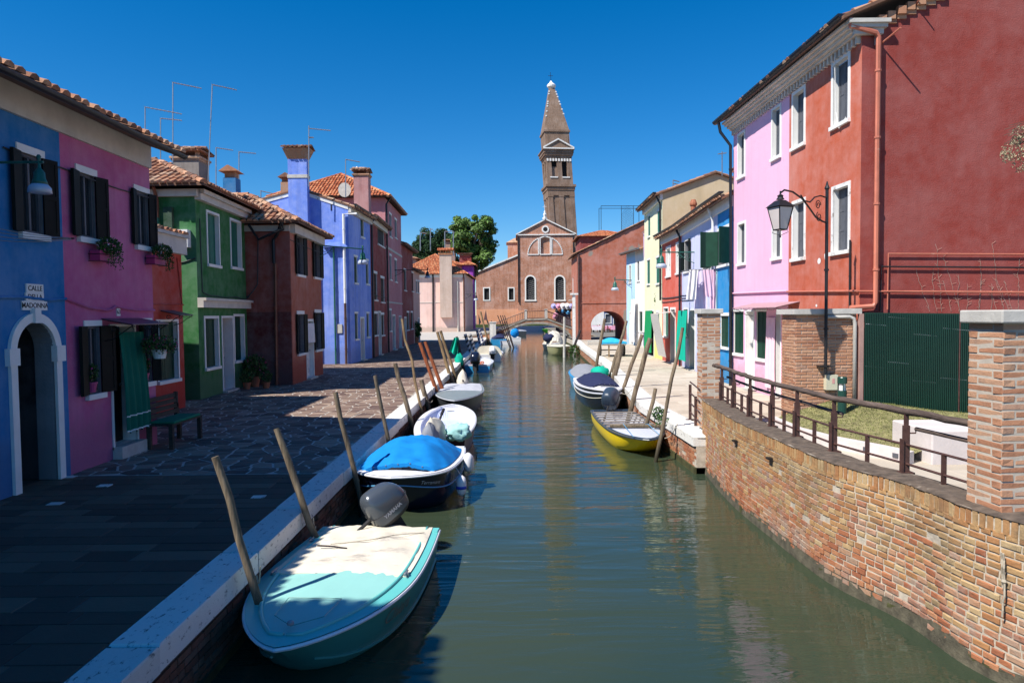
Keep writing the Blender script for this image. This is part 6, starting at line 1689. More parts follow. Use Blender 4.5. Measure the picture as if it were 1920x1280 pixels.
def dense(pts, n=6, wob=.008):
    o = []
    for a, b in zip(pts[:-1], pts[1:]):
        for k in range(n): o.append(Vector(a).lerp(Vector(b), k/n)+Vector((random.uniform(-wob, wob), 0, random.uniform(-wob, wob))))
    o.append(Vector(pts[-1])); return o
mb = MB(); mb.tube(dense(hr), .036, 8); o = mb.build('handrail', M['handrail'], rl, smooth=True)
for zz, r_ in ((.30, .013), (.10, .013)):
    m_ = MB(); m_.tube([(v.x, v.y, zb_+zz) for v in ext], r_, 6); m_.build('rail', M['rust'], rl)
for a, b in zip(ext[:-1], ext[1:]):
    v = (a+b)/2; m_ = MB(); m_.box(v.x-.022, v.x+.022, v.y-.01, v.y+.01, zb_-.02, zb_+.30); m_.build('short_post', M['rust'], rl)
for (k0, k1, dx) in ((0, 5, .10), (6, 7, .10)):
    m_ = MB(); m_.tube(dense([(v.x+dx, v.y, zb_+.46) for v in ext[k0:k1+1]], 4, .004), .022, 7); m_.build('lower_handrail', M['handrail'], rl)
    for v in ext[k0:k1+1]:
        m_ = MB(); m_.tube([(v.x, v.y, zb_+.42), (v.x+dx, v.y, zb_+.42), (v.x+dx, v.y, zb_+.45)], .008, 5); m_.build('bracket', M['rust'], rl)
# small railing left of the far pillar
r2 = thing('railing', 'short three-bar brown railing on the white kerb left of the far brick pillar', 'railing', (3.6, 13.9, 0))
a = P(1294, 787, .0); b = Vector((c2.x-.02, c2.y+.1, 0))
for (v, h, nm) in ((a, .78, 'post'), (a.lerp(b, .62)+Vector((0, 0, 0)), .62, 'short_post')):
    m_ = MB(); m_.box(v.x-.028, v.x+.028, v.y-.02, v.y+.02, 0, h); m_.build(nm, M['rust'], r2)
m_ = MB(); m_.box(a.x-.09, a.x+.09, a.y-.06, a.y+.06, .004, .016); m_.build('foot_plate', M['rust'], r2)
for z in (.84, .60, .38, .18):
    m_ = MB(); m_.tube([(a.x, a.y, z), (b.x, b.y, z-.02)], .016, 6); m_.build('rail', M['rust'], r2)
# bollard light
q = PY(1579, 740, 13.45); bl = thing('bollard_light', 'dark green bollard light in front of the brick wall beside the grass', 'lamp', (q.x, 13.45, .15))
zt_ = PY(1579, 706, 13.45).z
m_ = MB(); m_.lathe((q.x, 13.45, 0), [(.085, .1), (.085, zt_-.27)], 16); m_.build('post', M['iron_g'] if 0 else plain('bollard_green', (.012, .055, .042), .35, .1, 3), bl)
m_ = MB(); m_.lathe((q.x, 13.45, 0), [(.06, zt_-.27), (.06, zt_-.13)], 16); m_.build('lens', M['white'], bl)
m_ = MB(); m_.lathe((q.x, 13.45, 0), [(.09, zt_-.13), (.09, zt_-.02), (.08, zt_)], 16); m_.build('top_cap', bpy.data.materials['bollard_green'], bl)
for k in range(3):
    t = k*2.09+.3; m_ = MB(); m_.tube([(q.x+.08*math.cos(t), 13.45+.08*math.sin(t), zt_-.27), (q.x+.08*math.cos(t), 13.45+.08*math.sin(t), zt_-.13)], .008, 5); m_.build('strut', bpy.data.materials['bollard_green'], bl)
# box, white pipe on block
q = PY(1557, 716, 14.1); m_ = MB(); m_.box(q.x-.12, q.x+.12, 14.02, 14.147, q.z-.155, q.z+.155); o = m_.build('meter_box', plain('cream_enamel', (.58, .56, .42), .4, .04, 3)); T(o, 'cream electric box on the brick wall at the foot of the lamp pole', 'box')
m_ = MB(); m_.box(q.x+.0, q.x+.05, 14.015, 14.021, q.z-.02, q.z+.08); m_.build('sticker', plain('red_white_sticker', (.6, .3, .28), .5, .3, 40), o)
pa = PY(1550, 594, 14.08); pb_ = PY(1604, 600, 14.08)
m_ = MB(); m_.tube([(pa.x, 14.1, pa.z), (pb_.x-.12, 14.1, pa.z), (pb_.x-.03, 14.1, pa.z-.04), (pb_.x, 14.1, pa.z-.14), (pb_.x, 14.1, .3)], .04, 8); o = m_.build('conduit', M['cap'], smooth=True); T(o, 'bent grey pipe running down the brick wall right of the lamp pole', 'pipe')
# lamp post
yp = 13.98; q = PY(1548, 700, yp); zt_ = PY(1548, 342, yp).z
lp = thing('street_lamp', 'black four-sided lantern on a scrolled iron bracket and pole, before the brick wall', 'street lamp', (q.x, yp, q.z))
m_ = MB(); m_.tube([(q.x, yp, q.z), (q.x, yp, zt_-.15)], .033, 8); m_.lathe((q.x, yp, zt_-.15), [(.033, 0), (.055, .03), (.03, .09), (.012, .17)], 8)
for zz in (q.z+.15, 2.0, 3.2): m_.lathe((q.x, yp, zz), [(.05, -.02), (.05, .02)], 8)
m_.box(q.x-.12, q.x+.12, yp, 14.14, q.z+.13, q.z+.16); m_.build('pole', M['iron'], lp)
ly = 13.05; lx = PY(1463, 400, ly).x; ltop = PY(1463, 385, ly).z; hook = PY(1463, 364, ly).z; zat = PY(1545, 371, yp).z; zlo_ = PY(1545, 418, yp).z
def lerp3(a, b, t): return Vector(a).lerp(Vector(b), t)
A = Vector((lx, ly, hook)); B = Vector((q.x, yp, zat)); C_ = Vector((q.x, yp, zlo_))
dh = Vector((B.x-A.x, B.y-A.y, 0)); Lh = dh.length; dh.normalize()
def hp(s_, z): return Vector((A.x, A.y, 0))+dh*s_+Vector((0, 0, z))
m_ = MB()
m_.tube([hp(0, hook-.07), hp(0, hook+.02), hp(.08*Lh, hook+.09), hp(.25*Lh, hook+.08), hp(.45*Lh, hook-.02), hp(.60*Lh, zat-.25), hp(.75*Lh, zat-.42), hp(.9*Lh, zlo_+.02), hp(Lh, zlo_)], .018, 6)
m_.tube([hp(Lh, zat), hp(.85*Lh, zat+.02), hp(.72*Lh, zat-.03), hp(.62*Lh, zat-.14), hp(.5*Lh, zat-.13), hp(.42*Lh, zat-.03)], .015, 6)
m_.build('bracket_arm', M['iron'], lp)
for (cs_, cz, r0, st) in ((.80, zat-.17, .10, 0), (.82, zlo_+.10, .10, 2)):
    m_ = MB(); m_.tube([hp(cs_*Lh+r0*(1-t/13)*math.cos(t+st), cz+r0*(1-t/13)*math.sin(t+st)) for t in [x*.5 for x in range(22)]], .009, 5); m_.build('scroll', M['iron'], lp)
m_ = MB()
L_ = ltop; w1, w2 = .160, .085; b0 = L_-.04; b1 = L_-.46
def sq(w, z, a=R(20)): return [Vector((lx+w*1.414*math.cos(a+math.pi/4+k*math.pi/2), ly+w*1.414*math.sin(a+math.pi/4+k*math.pi/2), z)) for k in range(4)]
t_ = sq(w1, b0); u_ = sq(w2, b1)
m_.hexa(u_+t_); gl = m_.build('lantern_glass', plain('milky_lantern_glass', (.62, .55, .52), .25, .08, 3), lp)
for k in range(4):
    m_ = MB(); m_.tube([t_[k], u_[k]], .012, 5); m_.tube([t_[k], t_[(k+1) % 4]], .014, 5); m_.tube([u_[k], u_[(k+1) % 4]], .012, 5); m_.build('lantern_bar', M['iron'], lp)
m_ = MB(); e_ = sq(w1+.03, b0+.005); g_ = sq(.07, b0+.13); m_.hexa(e_+g_); m_.lathe((lx, ly, b0+.15), [(.08, 0), (.05, .04), (.06, .07), (.015, .1), (.015, .16)], 8); m_.build('lantern_roof', M['iron'], lp)
m_ = MB(); 
for k in range(4):
    c = u_[k]; m_.tube([c, c+Vector((0, 0, -.05))+(c-Vector((lx, ly, b1)))*.2, Vector((lx, ly, b1-.11))], .006, 4)
m_.lathe((lx, ly, b1-.13), [(.01, -.02), (.022, 0), (.01, .03)], 6); m_.build('lantern_foot', M['iron'], lp)

def bell_lamp(name, label, wall, tip, z, arm_drop=0, size=1.0, scroll=True, matn='iron_g', group='green bell lamps on wall arms'):
    """wall: (x,y) fixing, tip: (x,y) lamp"""
    r = thing(name, label, 'street lamp', (wall[0], wall[1], z), group)
    a = Vector((wall[0], wall[1], z)); b = Vector((tip[0], tip[1], z)); d = (b-a); L = d.length; d.normalize()
    m_ = MB(); m_.tube([a, b+d*.05], .022*size, 6); m_.tube([a-Vector((0, 0, .35*size)), a+d*.30*size-Vector((0, 0, .22*size)), a+d*.55*size-Vector((0, 0, .02))], .012*size, 5)
    m_.build('arm', M[matn], r)
    if scroll:
        for cc, rr in ((.22, .11), (.48, .08)):
            m_ = MB(); m_.tube([a+d*(cc*size+rr*size*(1-t/12)*math.cos(t))+Vector((0, 0, -.13*size+rr*size*(1-t/12)*math.sin(t))) for t in [x*.6 for x in range(16)]], .008*size, 4); m_.build('scroll', M[matn], r)
    c = b; k = size
    m_ = MB(); m_.lathe(c, [(.02*k, .12*k), (.035*k, .09*k), (.02*k, .03*k), (.022*k, -.09*k), (.06*k, -.14*k), (.08*k, -.17*k), (.085*k, -.26*k), (.105*k, -.31*k), (.12*k, -.36*k)], 14); m_.build('lamp_housing', M[matn], r, smooth=True)
    m_ = MB(); m_.lathe(c, [(.12*k, -.362*k), (.165*k, -.42*k), (.175*k, -.50*k), (.16*k, -.505*k)], 16); m_.build('lamp_shade', plain('frosted_shade', (.42, .46, .55), .2, .06, 3) if 'frosted_shade' not in bpy.data.materials else bpy.data.materials['frosted_shade'], r, smooth=True)
    return r
q = PY(73, 304, 7.9); bell_lamp('street_lamp', 'dark green bell lamp with frosted shade on a straight arm, beside the blue house window', (XF, 7.9), (q.x, 7.9), q.z, size=.7)
q = PY(680, 467, 29.5); wx_ = PY(600, 465, 27.5); bell_lamp('street_lamp', 'green bell lamp on an ornate arm standing out from the brown red house corner', (bwF.pt(bwF.L, 0).x, bwF.pt(bwF.L, 0).y-.2), (q.x, q.y), q.z, size=1.3)
q = PY(780, 506, 52); bell_lamp('street_lamp', 'black arm lamp with scrolls in front of the far dark red house, left row', (XL-.3, 48), (XL+2.0, 48), PY(760, 506, 48).z, size=1.2, matn='iron')
q = PY(1240, 473, 27.5); bell_lamp('street_lamp', 'green bell lamp on a long scrolled arm between lilac and tomato red houses', (lilF.at(1303, 473)[0] and lilF.pt(lilF.at(1302, 473)[0], 0).x, lilF.pt(lilF.at(1302, 473)[0], 0).y), (q.x, q.y), q.z, size=1.25)
q = PY(1153, 524, 50); wl_ = skyF.pt(skyF.L*.6, 0); bell_lamp('street_lamp', 'green bell lamp arm reaching from the pale blue house across the burnt orange wall', (wl_.x, wl_.y), (q.x, q.y), q.z, size=1.6)
q = PY(893, 551, 96); bell_lamp('street_lamp', 'small far lamp on the corner of the pale pink house', (xb if 0 else PY(873, 548, 96).x, 96), (q.x, 95), q.z, size=1.8, matn='iron')

# ------------------------------------------------------------------ mooring poles
def pole(label, top, bot, X=None, r=.055, mat='pole', Y=None, group='mooring poles along the canal', crook=.02, extra=None, name='mooring_pole'):
    """top/bot measured in the photo; the pole stands where its foot column meets x = X"""
    b = PX(bot[0], bot[1], X) if X is not None else PY(bot[0], bot[1], Y)
    t = PY(top[0], top[1], b.y+.0)
    d = (b-t).normalized(); k = (WZ-.9-t.z)/d.z; e = t+d*k
    n_ = 7; pts = [t.lerp(e, i/n_)+Vector((random.uniform(-crook, crook), random.uniform(-crook, crook), 0))*(0 < i < n_) for i in range(n_+1)]
    mb = MB(); mb.tube(pts, [r*(.82+.22*i/n_)*random.uniform(.94, 1.06) for i in range(n_+1)], 9)
    o = mb.build(name, M[mat]); auto_smooth(o, 50); T(o, label, 'mooring pole', group)
    return o, t, e
pole('bare leaning mooring pole nearest the camera, left of the turquoise boat bow', (403, 856), (475, 1090), -2.40, .042)
pole('second mooring pole from the camera, leaning over the white kerb by the turquoise boat stern', (518, 803), (590, 1000), -2.40, .045)
pole('crooked mooring pole left of the navy boat bow', (629, 735), (668, 905), -2.42, .045, crook=.05)
pole('mooring pole behind the bright blue boat cover', (703, 704), (732, 840), -2.42, .045)
pole('stout greenish mooring pole left of the white open boat', (741, 681), (775, 805), -2.42, .065)
pole('tallest thin crooked yellowish pole on the left quay', (754, 598), (793, 790), -2.42, .04, 'pole_tan', crook=.05)
pole('short thick mooring pole stub beside the white open boat', (790, 712), (806, 775), -2.42, .085)
pole('left one of the two orange brown poles by the grey boat', (787, 642), (824, 748), -2.42, .07, 'pole_rust', crook=.004)
pole('right one of the two orange brown poles by the grey boat', (797, 640), (828, 725), -2.42, .07, 'pole_rust', crook=.004)
pole('left tan pole of the pair behind the grey boat', (820, 622), (849, 722), -2.42, .075, 'pole_tan')
pole('right tan pole of the pair behind the grey boat', (826, 620), (853, 705), -2.42, .075, 'pole_tan')
M['dkpole'] = wood('blackish_pole', (.05, .04, .045), (.02, .016, .018))
_, tq, eq = pole('dark pole carrying teal green cloth bundles on the left quay', (856, 631), (870, 692), -2.42, .075, 'dkpole')
def striped(label, top, bot, mats, r, X=-2.42, n_=9):
    b = PX(bot[0], bot[1], X); t = PY(top[0], top[1], b.y); d = (b-t).normalized(); e = t+d*((WZ-.6-t.z)/d.z)
    mb = MB(); L = (e-t).length; s_ = d.cross(Vector((0, 1, 0))).normalized(); u_ = s_.cross(d); N_ = 72; seg = 10; vv = []; 
    for i in range(N_+1):
        for k in range(seg):
            th = 2*math.pi*k/seg; vv.append(t+d*L*i/N_+(s_*math.cos(th)+u_*math.sin(th))*r)
    mb.v = [tuple(x) for x in vv]
    for i in range(N_):
        for k in range(seg):
            mb.f.append((i*seg+k, i*seg+(k+1) % seg, (i+1)*seg+(k+1) % seg, (i+1)*seg+k)); mb.m.append(int((i/8.+k/seg)*2) % 2)
    mb.f.append(tuple(range(seg-1, -1, -1))); mb.m.append(0)
    o = mb.build('striped_pole', mats); T(o, label, 'mooring pole', 'spiral striped mooring poles'); return t, e
M['stripe_w'] = plain('greyed_white_stripe', (.50, .48, .50), .6); M['stripe_k'] = plain('black_stripe', (.02, .02, .025), .5); M['stripe_n'] = plain('navy_stripe', (.02, .03, .12), .5)
striped('left black and white spiral striped pole above the small blue motor boat', (872, 626), (888, 680), [M['stripe_k'], M['stripe_w']], .10)
striped('right black and white spiral striped pole above the small blue motor boat', (881, 626), (894, 672), [M['stripe_k'], M['stripe_w']], .10)
striped('left navy and white striped pole behind the white covered boat', (894, 617), (902, 655), [M['stripe_n'], M['stripe_w']], .10)
striped('right navy and white striped pole behind the white covered boat', (899, 617), (909, 652), [M['stripe_n'], M['stripe_w']], .10)
pole('white topped brown pole with a dark pennant by the bridge', (901, 584), (915, 642), -2.42, .11, 'pole_tan')
pole('brown pole with a tall pointed dark flag beside the bridge', (912, 597), (925, 636), -2.42, .10, 'pole')
b = PX(912, 597, -2.42)
yb_ = PX(925, 636, -2.42).y; fq = PY(911, 580, yb_-.3); fq2 = PY(907, 600, yb_-.3); fq3 = PY(914, 600, yb_-.3)
m_ = MB(); m_.poly([fq, fq2, fq3]); m_.poly([fq3+Vector((0, .05, 0)), fq2+Vector((0, .05, 0)), fq+Vector((0, .05, 0))]); T(m_.build('pennant', plain('brown_pennant', (.10, .05, .05), .9)), 'tall pointed brown pennant on the pole beside the bridge', 'flag')
yb_ = PX(915, 642, -2.42).y; fq = PY(899, 592, yb_-.2); m_ = MB(); a = PY(897, 589, yb_-.2); b = PY(902, 604, yb_-.2); c = PY(898, 610, yb_-.2); m_.poly([a, c, b]); m_.poly([b+Vector((0, .04, 0)), c+Vector((0, .04, 0)), a+Vector((0, .04, 0))]); T(m_.build('pennant', M['cl_navy'] if 'cl_navy' in M else M['stripe_k']), 'small blue black pennant hanging on the white topped pole', 'flag')
pole('thin brown pole leaning by the bridge foot, left of the white stone posts', (921, 601), (929, 632), -2.45, .08, 'pole')
for k, (tx, bx_) in enumerate(((933, 941), (938, 945), (942, 949), (946, 952))): pole(('leftmost', 'second', 'third', 'rightmost')[k]+' of the four dark tipped poles clustered by the bridge ramp', (tx, 591), (bx_, 612), Y=64-k*.2, r=.05, crook=0, mat='dkpole', group='cluster of four dark tipped poles')
pole('long grey brown pole furthest along the right quay, just beyond the handcart', (1134, 597), (1117, 688), Y=33.0, r=.085)
pole('dark slim pole crossing in front of the handcart', (1175, 601), (1144, 706), Y=27.3, r=.07)
pole('short pale weathered pole right behind the navy covered boat', (1166, 645), (1149, 715), Y=25.8, r=.12)
pole('left reddish brown pole tied with white string on the right quay', (1204, 627), (1169, 728), Y=21.8, r=.07)
pole('right reddish brown pole tied with white string on the right quay', (1219, 634), (1184, 765), Y=18.6, r=.075)
pole('short pole stub with weeds behind the yellow boat', (1229, 728), (1217, 778), Y=15.9, r=.055)
pole('tall dark pole at the bow of the yellow boat, right quay', (1280, 614), (1243, 800), Y=14.0, r=.042)
pole('pale upright pole standing in the water before the olive boat', (1058, 594), (1058, 668), Y=48.5, r=.10, mat='cap', crook=.0)
pole('dark leaning pole by the right end of the bridge', (1088, 619), (1076, 650), Y=51, r=.10, mat='dkpole')
m_ = MB(); q = PY(1076, 560, 58.5); m_.box(q.x-.12, q.x+.12, 58.4, 58.64, WZ-.3, 4.0); m_.box(q.x-.3, q.x+.35, 58.3, 58.75, 4.0, 4.14); T(m_.build('stone_post', M['white_worn']), 'tall worn white post with flat cap at the right end of the bridge', 'post')
for (px, py, Y, nm) in ((921, 603, 71.7, 'left'), (927, 603, 71.4, 'right')):
    q = PY(px, py, Y); m_ = MB(); m_.box(q.x-.16, q.x+.16, Y-.16, Y+.16, WZ-.4, q.z-.1); m_.box(q.x-.22, q.x+.22, Y-.22, Y+.22, q.z-.1, q.z); T(m_.build('stone_post', M['istria']), f'{nm} white stone post at the foot of the bridge ramp', 'post', 'white stone posts at the bridge ramp')

# ------------------------------------------------------------------ boats
def bmat(name, c, rough=.3, **k): return plain(name, c, rough, .05, 2, bs=.03, **k)
def boat(name, label, stern, bow, beam, fb, hullm, rimm, inm, sheer=.12, tw=.86, pw=2.2, rimw=.09, deck=None, deckm=None, cover=None, coverm=None, covh=.2, keel=.25, benches=(), group='moored boats', stripe=None, z=WZ, floor=.10, flare=.35, covnoise=.02, rubm=None):
    s0 = Vector((stern[0], stern[1], 0)); b0 = Vector((bow[0], bow[1], 0)); L = (b0-s0).length; Y = (b0-s0).normalized(); X = Vector((Y.y, -Y.x, 0))
    r = thing(name, label, 'boat', (s0.x, s0.y, z), group)
    def W(x, y, h): return s0+X*x+Y*y+Vector((0, 0, z+h))
    def hb(t):
        if t < .42: return beam/2*(tw+(1-tw)*math.sin(t/.42*math.pi/2))
        u = (t-.42)/.58; return beam/2*max(0, 1-u**pw)**(.72)
    def zg(t): return fb+sheer*t**2
    def zk(t): return -keel+(keel+fb*.35)*max(0, (t-.6)/.4)**2.4
    prof = [(0, 0), (.45, .06), (.80, .18), (.92, .38), (.965, .64), (.99, .86), (1.0, 1.0)]
    NS = 22
    def hp_(t, k):
        fx, fz = prof[k]; h = zk(t)+(zg(t)-zk(t))*fz; x = hb(t)*(fx*(1-flare*t*t*(1-fz)))
        y = L*(t-(1-fz)*.12*t**4); return x, y, h
    mb = MB(); ts = [1-(1-i/NS)**1.35 for i in range(NS+1)]
    for sg in (1, -1):
        vv = [W(sg*hp_(t, k)[0], hp_(t, k)[1], hp_(t, k)[2]) for t in ts for k in range(7)]
        fs = []
        for i in range(NS):
            for k in range(6):
                q = (i*7+k, (i+1)*7+k, (i+1)*7+k+1, i*7+k+1); fs.append(q if sg > 0 else q[::-1])
        mb.add(vv, fs)
    tr = [W(hp_(0, k)[0], 0, hp_(0, k)[2]) for k in range(7)]+[W(-hp_(0, k)[0], 0, hp_(0, k)[2]) for k in range(6, 0, -1)]
    mb.poly(tr[::-1]); h_ = mb.build('hull', hullm, r); auto_smooth(h_, 35)
    # gunwale: flat rim and rolled edge
    def inn(t):
        x = max(hb(t)-rimw, .0); y = L*t; 
        if t > .8: y = min(y, L-rimw*1.3)
        return x, y
    mb = MB()
    for sg in (1, -1):
        vv = []
        for t in ts:
            x, y, h = hp_(t, 6); xi, yi = inn(t); vv += [W(sg*x, y, h+.004), W(sg*xi, yi, h+.012), W(sg*xi, yi, h-.05)]
        fs = []
        for i in range(NS):
            for k in range(2):
                q = (i*3+k, (i+1)*3+k, (i+1)*3+k+1, i*3+k+1); fs.append(q if sg > 0 else q[::-1])
        mb.add(vv, fs)
    x0 = hb(0); mb.hexa([W(-x0, -.01, fb-.06), W(x0, -.01, fb-.06), W(x0, rimw, fb-.06), W(-x0, rimw, fb-.06), W(-x0, -.01, fb+.013), W(x0, -.01, fb+.013), W(x0, rimw, fb+.013), W(-x0, rimw, fb+.013)])
    g_ = mb.build('gunwale', rimm, r); auto_smooth(g_, 50)
    mb = MB(); path = [W(hp_(t, 6)[0]+.005, hp_(t, 6)[1], hp_(t, 6)[2]-.02) for t in ts]+[W(-hp_(t, 6)[0]-.005, hp_(t, 6)[1], hp_(t, 6)[2]-.02) for t in ts[::-1]]
    mb.tube(path, .018 if beam > 1 else .012, 6); mb.build('rub_rail', rubm or rimm, r)
    if stripe:
        mb = MB()
        for sg in (1, -1):
            mb.tube([W(sg*(hp_(t, 4)[0]+.004), hp_(t, 4)[1], hp_(t, 4)[2]) for t in ts], .012, 5)
        mb.build('stripe', stripe, r)
    # inside
    mb = MB()
    for sg in (1, -1):
        vv = []
        for t in ts:
            xi, yi = inn(t); fl = max(floor, zk(t)+.08); y2 = min(yi, L*.76); vv += [W(sg*xi, yi, zg(t)-.04), W(sg*xi*(.84-.5*t**3), y2, fl), W(0, y2, fl)]
        fs = []
        for i in range(NS):
            for k in range(2):
                q = (i*3+k, (i+1)*3+k, (i+1)*3+k+1, i*3+k+1); fs.append(q if sg > 0 else q[::-1])
        mb.add(vv, fs)
    xi = inn(0)[0]; mb.quad(W(-xi, rimw-.003, floor), W(xi, rimw-.003, floor), W(xi, rimw-.003, fb), W(-xi, rimw-.003, fb)); mb.build('inner_liner', inm, r)
    if deck is not None:
        mb = MB(); td = [deck+(1-deck)*i/10 for i in range(11)]; vv = []
        for t in td:
            xi, yi = inn(t)
            for k in range(7): u = -1+2*k/6; vv.append(W(u*xi, yi, zg(t)+.008+.04*(1-u*u)*(xi/(beam/2))))
        mb.add(vv, [(i*7+k, (i*7+k+1), (i+1)*7+k+1, (i+1)*7+k) for i in range(10) for k in range(6)])
        xi, yi = inn(deck); mb.quad(W(-xi, yi, zg(deck)-.1), W(xi, yi, zg(deck)-.1), W(xi, yi, zg(deck)+.01), W(-xi, yi, zg(deck)+.01))
        mb.build('foredeck', deckm or rimm, r, smooth=False)
    if cover:
        c0, c1 = cover; mb = MB(); nc_ = 44; mc = 26
        def cf(i, j):
            t = c0+(c1-c0)*i; x = inn(t)[0]+rimw*.45; u = -1+2*j; e = math.sin(math.pi*min(max(i, .0), 1))**.7
            hh = zg(t)+.022+covh*(1-abs(u)**2.4)*(.25+.75*e)+(covnoise*(mnoise.noise((t*9+beam*3, u*3, fb*7))+.35*mnoise.noise((t*22-u*8, u*9, 4))) if abs(u) < .93 else 0)
            if covh > .12: hh -= .02*max(0, math.cos(i*nc_*1.1+u))*(1-abs(u)); hh += .022*abs(u)*(1-abs(u))*4*mnoise.noise((t*26+u*5, u*9, 2.1))
            return W(u*x, inn(t)[1], hh)
        mb.grid(cf, nc_, mc); o = mb.build('cover', coverm, r, smooth=True)
        mb = MB(); mb.grid(lambda i, j: cf(1, j)+Vector((0, 0, -.06*i)), 1, mc); mb.build('cover_edge', coverm, o)
        mb = MB(); mb.grid(lambda i, j: cf(0, j)+Vector((0, 0, -.06*i)), 1, mc); mb.build('cover_edge', coverm, o)
        mb = MB()
        for k in range(7):
            p = cf(1, k/6)+Vector((0, 0, -.012)); mb.lathe(p, [(.012, -.005), (.012, .01)], 6)
        q_ = mb.build('snap_fasteners', M['alu'], o); q_['kind'] = 'stuff'
    for (t, w_, zz) in benches:
        xi, yi = inn(t); mb = MB(); p = [W(-xi, yi-w_/2, zz), W(xi, yi-w_/2, zz), W(xi, yi+w_/2, zz), W(-xi, yi+w_/2, zz)]
        mb.hexa([v-Vector((0, 0, .03)) for v in p]+p); mb.build('seat_bench', M['plank'] if deckm is None else deckm, r)
    r['_'] = 0; del r['_']
    return r, W, hp_, zg, inn, L
def outboard(parent, W, x, y, h, col, tilt=0, scale=1.0, text=None, bag=None, yaw=0, lift=.2):
    """powerhead over the transom, leg down into the water"""
    k = scale
    def V(a, b, c):   # a sideways, b aft(+)/fore(-), c up, tilted about the transom
        ct, st = math.cos(tilt), math.sin(tilt); b2 = b*ct+c*st; c2 = c*ct-b*st
        cy_, sy_ = math.cos(yaw), math.sin(yaw)
        return W(x+(a*cy_-b2*sy_)*k, y-(b2*cy_+a*sy_)*k, h+c2*k)
    mb = MB()
    def bx(a0, a1, b0, b1, c0, c1): mb.hexa([V(a0, b0, c0), V(a1, b0, c0), V(a1, b1, c0), V(a0, b1, c0), V(a0, b0, c1), V(a1, b0, c1), V(a1, b1, c1), V(a0, b1, c1)])
    bx(-.10, .10, -.08, .10, -.22, .10); bx(-.05, .05, .05, .22, -.75, .05); bx(-.13, .13, .0, .32, -.62, -.60); bx(-.035, .035, .08, .30, -.98, -.70)
    m0 = mb.build('outboard_motor', M['rubber'], parent)
    mb = MB(); mb.tube([V(0, .02, .16), V(-.02, -.22, .17), V(-.04, -.45, .18)], [.03, .022, .026], 7); mb.tube([V(-.04, -.45, .18), V(-.05, -.60, .18)], [.035, .034], 8); mb.build('tiller', M['rubber'], m0)
    if bag is None:
        mb = MB()
        ring = []
        prof = [(-.02, .155, .22, .10), (.05, .175, .27, .12), (.18, .18, .285, .12), (.31, .165, .27, .11), (.41, .12, .20, .09), (.45, .04, .07, .06)]
        seg = 20; vv = []
        for (c, a_, b_, off) in prof:
            for q in range(seg):
                th = 2*math.pi*q/seg; ca, sa = math.cos(th), math.sin(th)
                e = .62; vv.append(V(a_*math.copysign(abs(ca)**e, ca), off+.02+b_*math.copysign(abs(sa)**e, sa)*(1 if sa > 0 else .85), c+.04*(-sa if 0 else -sa*.35)*(c > .2)))
        n_ = len(prof); fs = [(i*seg+q, i*seg+(q+1) % seg, (i+1)*seg+(q+1) % seg, (i+1)*seg+q) for i in range(n_-1) for q in range(seg)]+[tuple((n_-1)*seg+q for q in range(seg)), tuple(range(seg-1, -1, -1))]
        mb.add(vv, fs); mb.m = [1 if k_ < seg else 0 for k_ in range(len(fs))]; cw = mb.build('cowling', [col, M['rubber']], m0)
        tb = MB(); rg = [Vector(vv[2*seg+q]) for q in range(seg)]; cc_ = sum(rg, Vector())/seg; tb.tube([cc_+(p-cc_)*1.0 for p in rg]+[rg[0]], .005*k, 4); tb.build('cowling_seam', M['rubber'], cw)
        auto_smooth(cw, 40); s_ = cw.modifiers.new('s', 'SUBSURF'); s_.levels = 1; s_.render_levels = 2
        if text:
            cu = bpy.data.curves.new('t', 'FONT'); cu.body = text; cu.size = .062*k; cu.align_x = 'CENTER'; cu.extrude = .001; cu.offset = .0015; cu.resolution_u = 2
            to = bpy.data.objects.new('t', cu); COL.objects.link(to); me = bpy.data.meshes.new_from_object(to); bpy.data.objects.remove(to)
            rr = parent
            while rr.parent: rr = rr.parent
            for sg in (1, -1):
                m2 = me.copy()
                for v in m2.vertices:
                    tx, ty = v.co.x/k, v.co.y/k
                    v.co = V(sg*(.176+v.co.z*2), .14+(-tx if sg > 0 else tx), .13+ty)-rr.location
                o = bpy.data.objects.new('lettering', m2); COL.objects.link(o); m2.materials.clear(); m2.materials.append(M['stripe_w']); o.parent = cw
            mb = MB(); 
    else:
        mb = MB()
        def bf(i, j):
            th = 2*math.pi*i; z_ = -.15+.66*j; s_ = (math.sin(math.pi*min(j*.8+.22, 1)))**.6
            n1 = .035*mnoise.noise((math.cos(th)*2, math.sin(th)*2, j*4+k))
            return V((.19*s_+n1)*math.cos(th), .10+(.28*s_+n1)*math.sin(th), z_+n1)
        mb.grid(bf, 20, 12); mb.build('motor_cover', bag, m0, smooth=True)
    return m0
def pl3(px, py, z): p = P(px, py, z); return (p.x, p.y)
def text_3d(s_, fn, size, mat, parent, shear=.3, name='lettering'):
    cu = bpy.data.curves.new('t', 'FONT'); cu.body = s_; cu.size = size; cu.align_x = 'CENTER'; cu.align_y = 'CENTER'; cu.shear = shear; cu.resolution_u = 3
    to = bpy.data.objects.new('t', cu); COL.objects.link(to); me = bpy.data.meshes.new_from_object(to); bpy.data.objects.remove(to)
    rr = parent
    while rr.parent: rr = rr.parent
    for v in me.vertices: v.co = Vector(fn(v.co.x, v.co.y))-rr.location
    me.materials.clear(); me.materials.append(mat); o = bpy.data.objects.new(name, me); COL.objects.link(o); o.parent = parent; return o

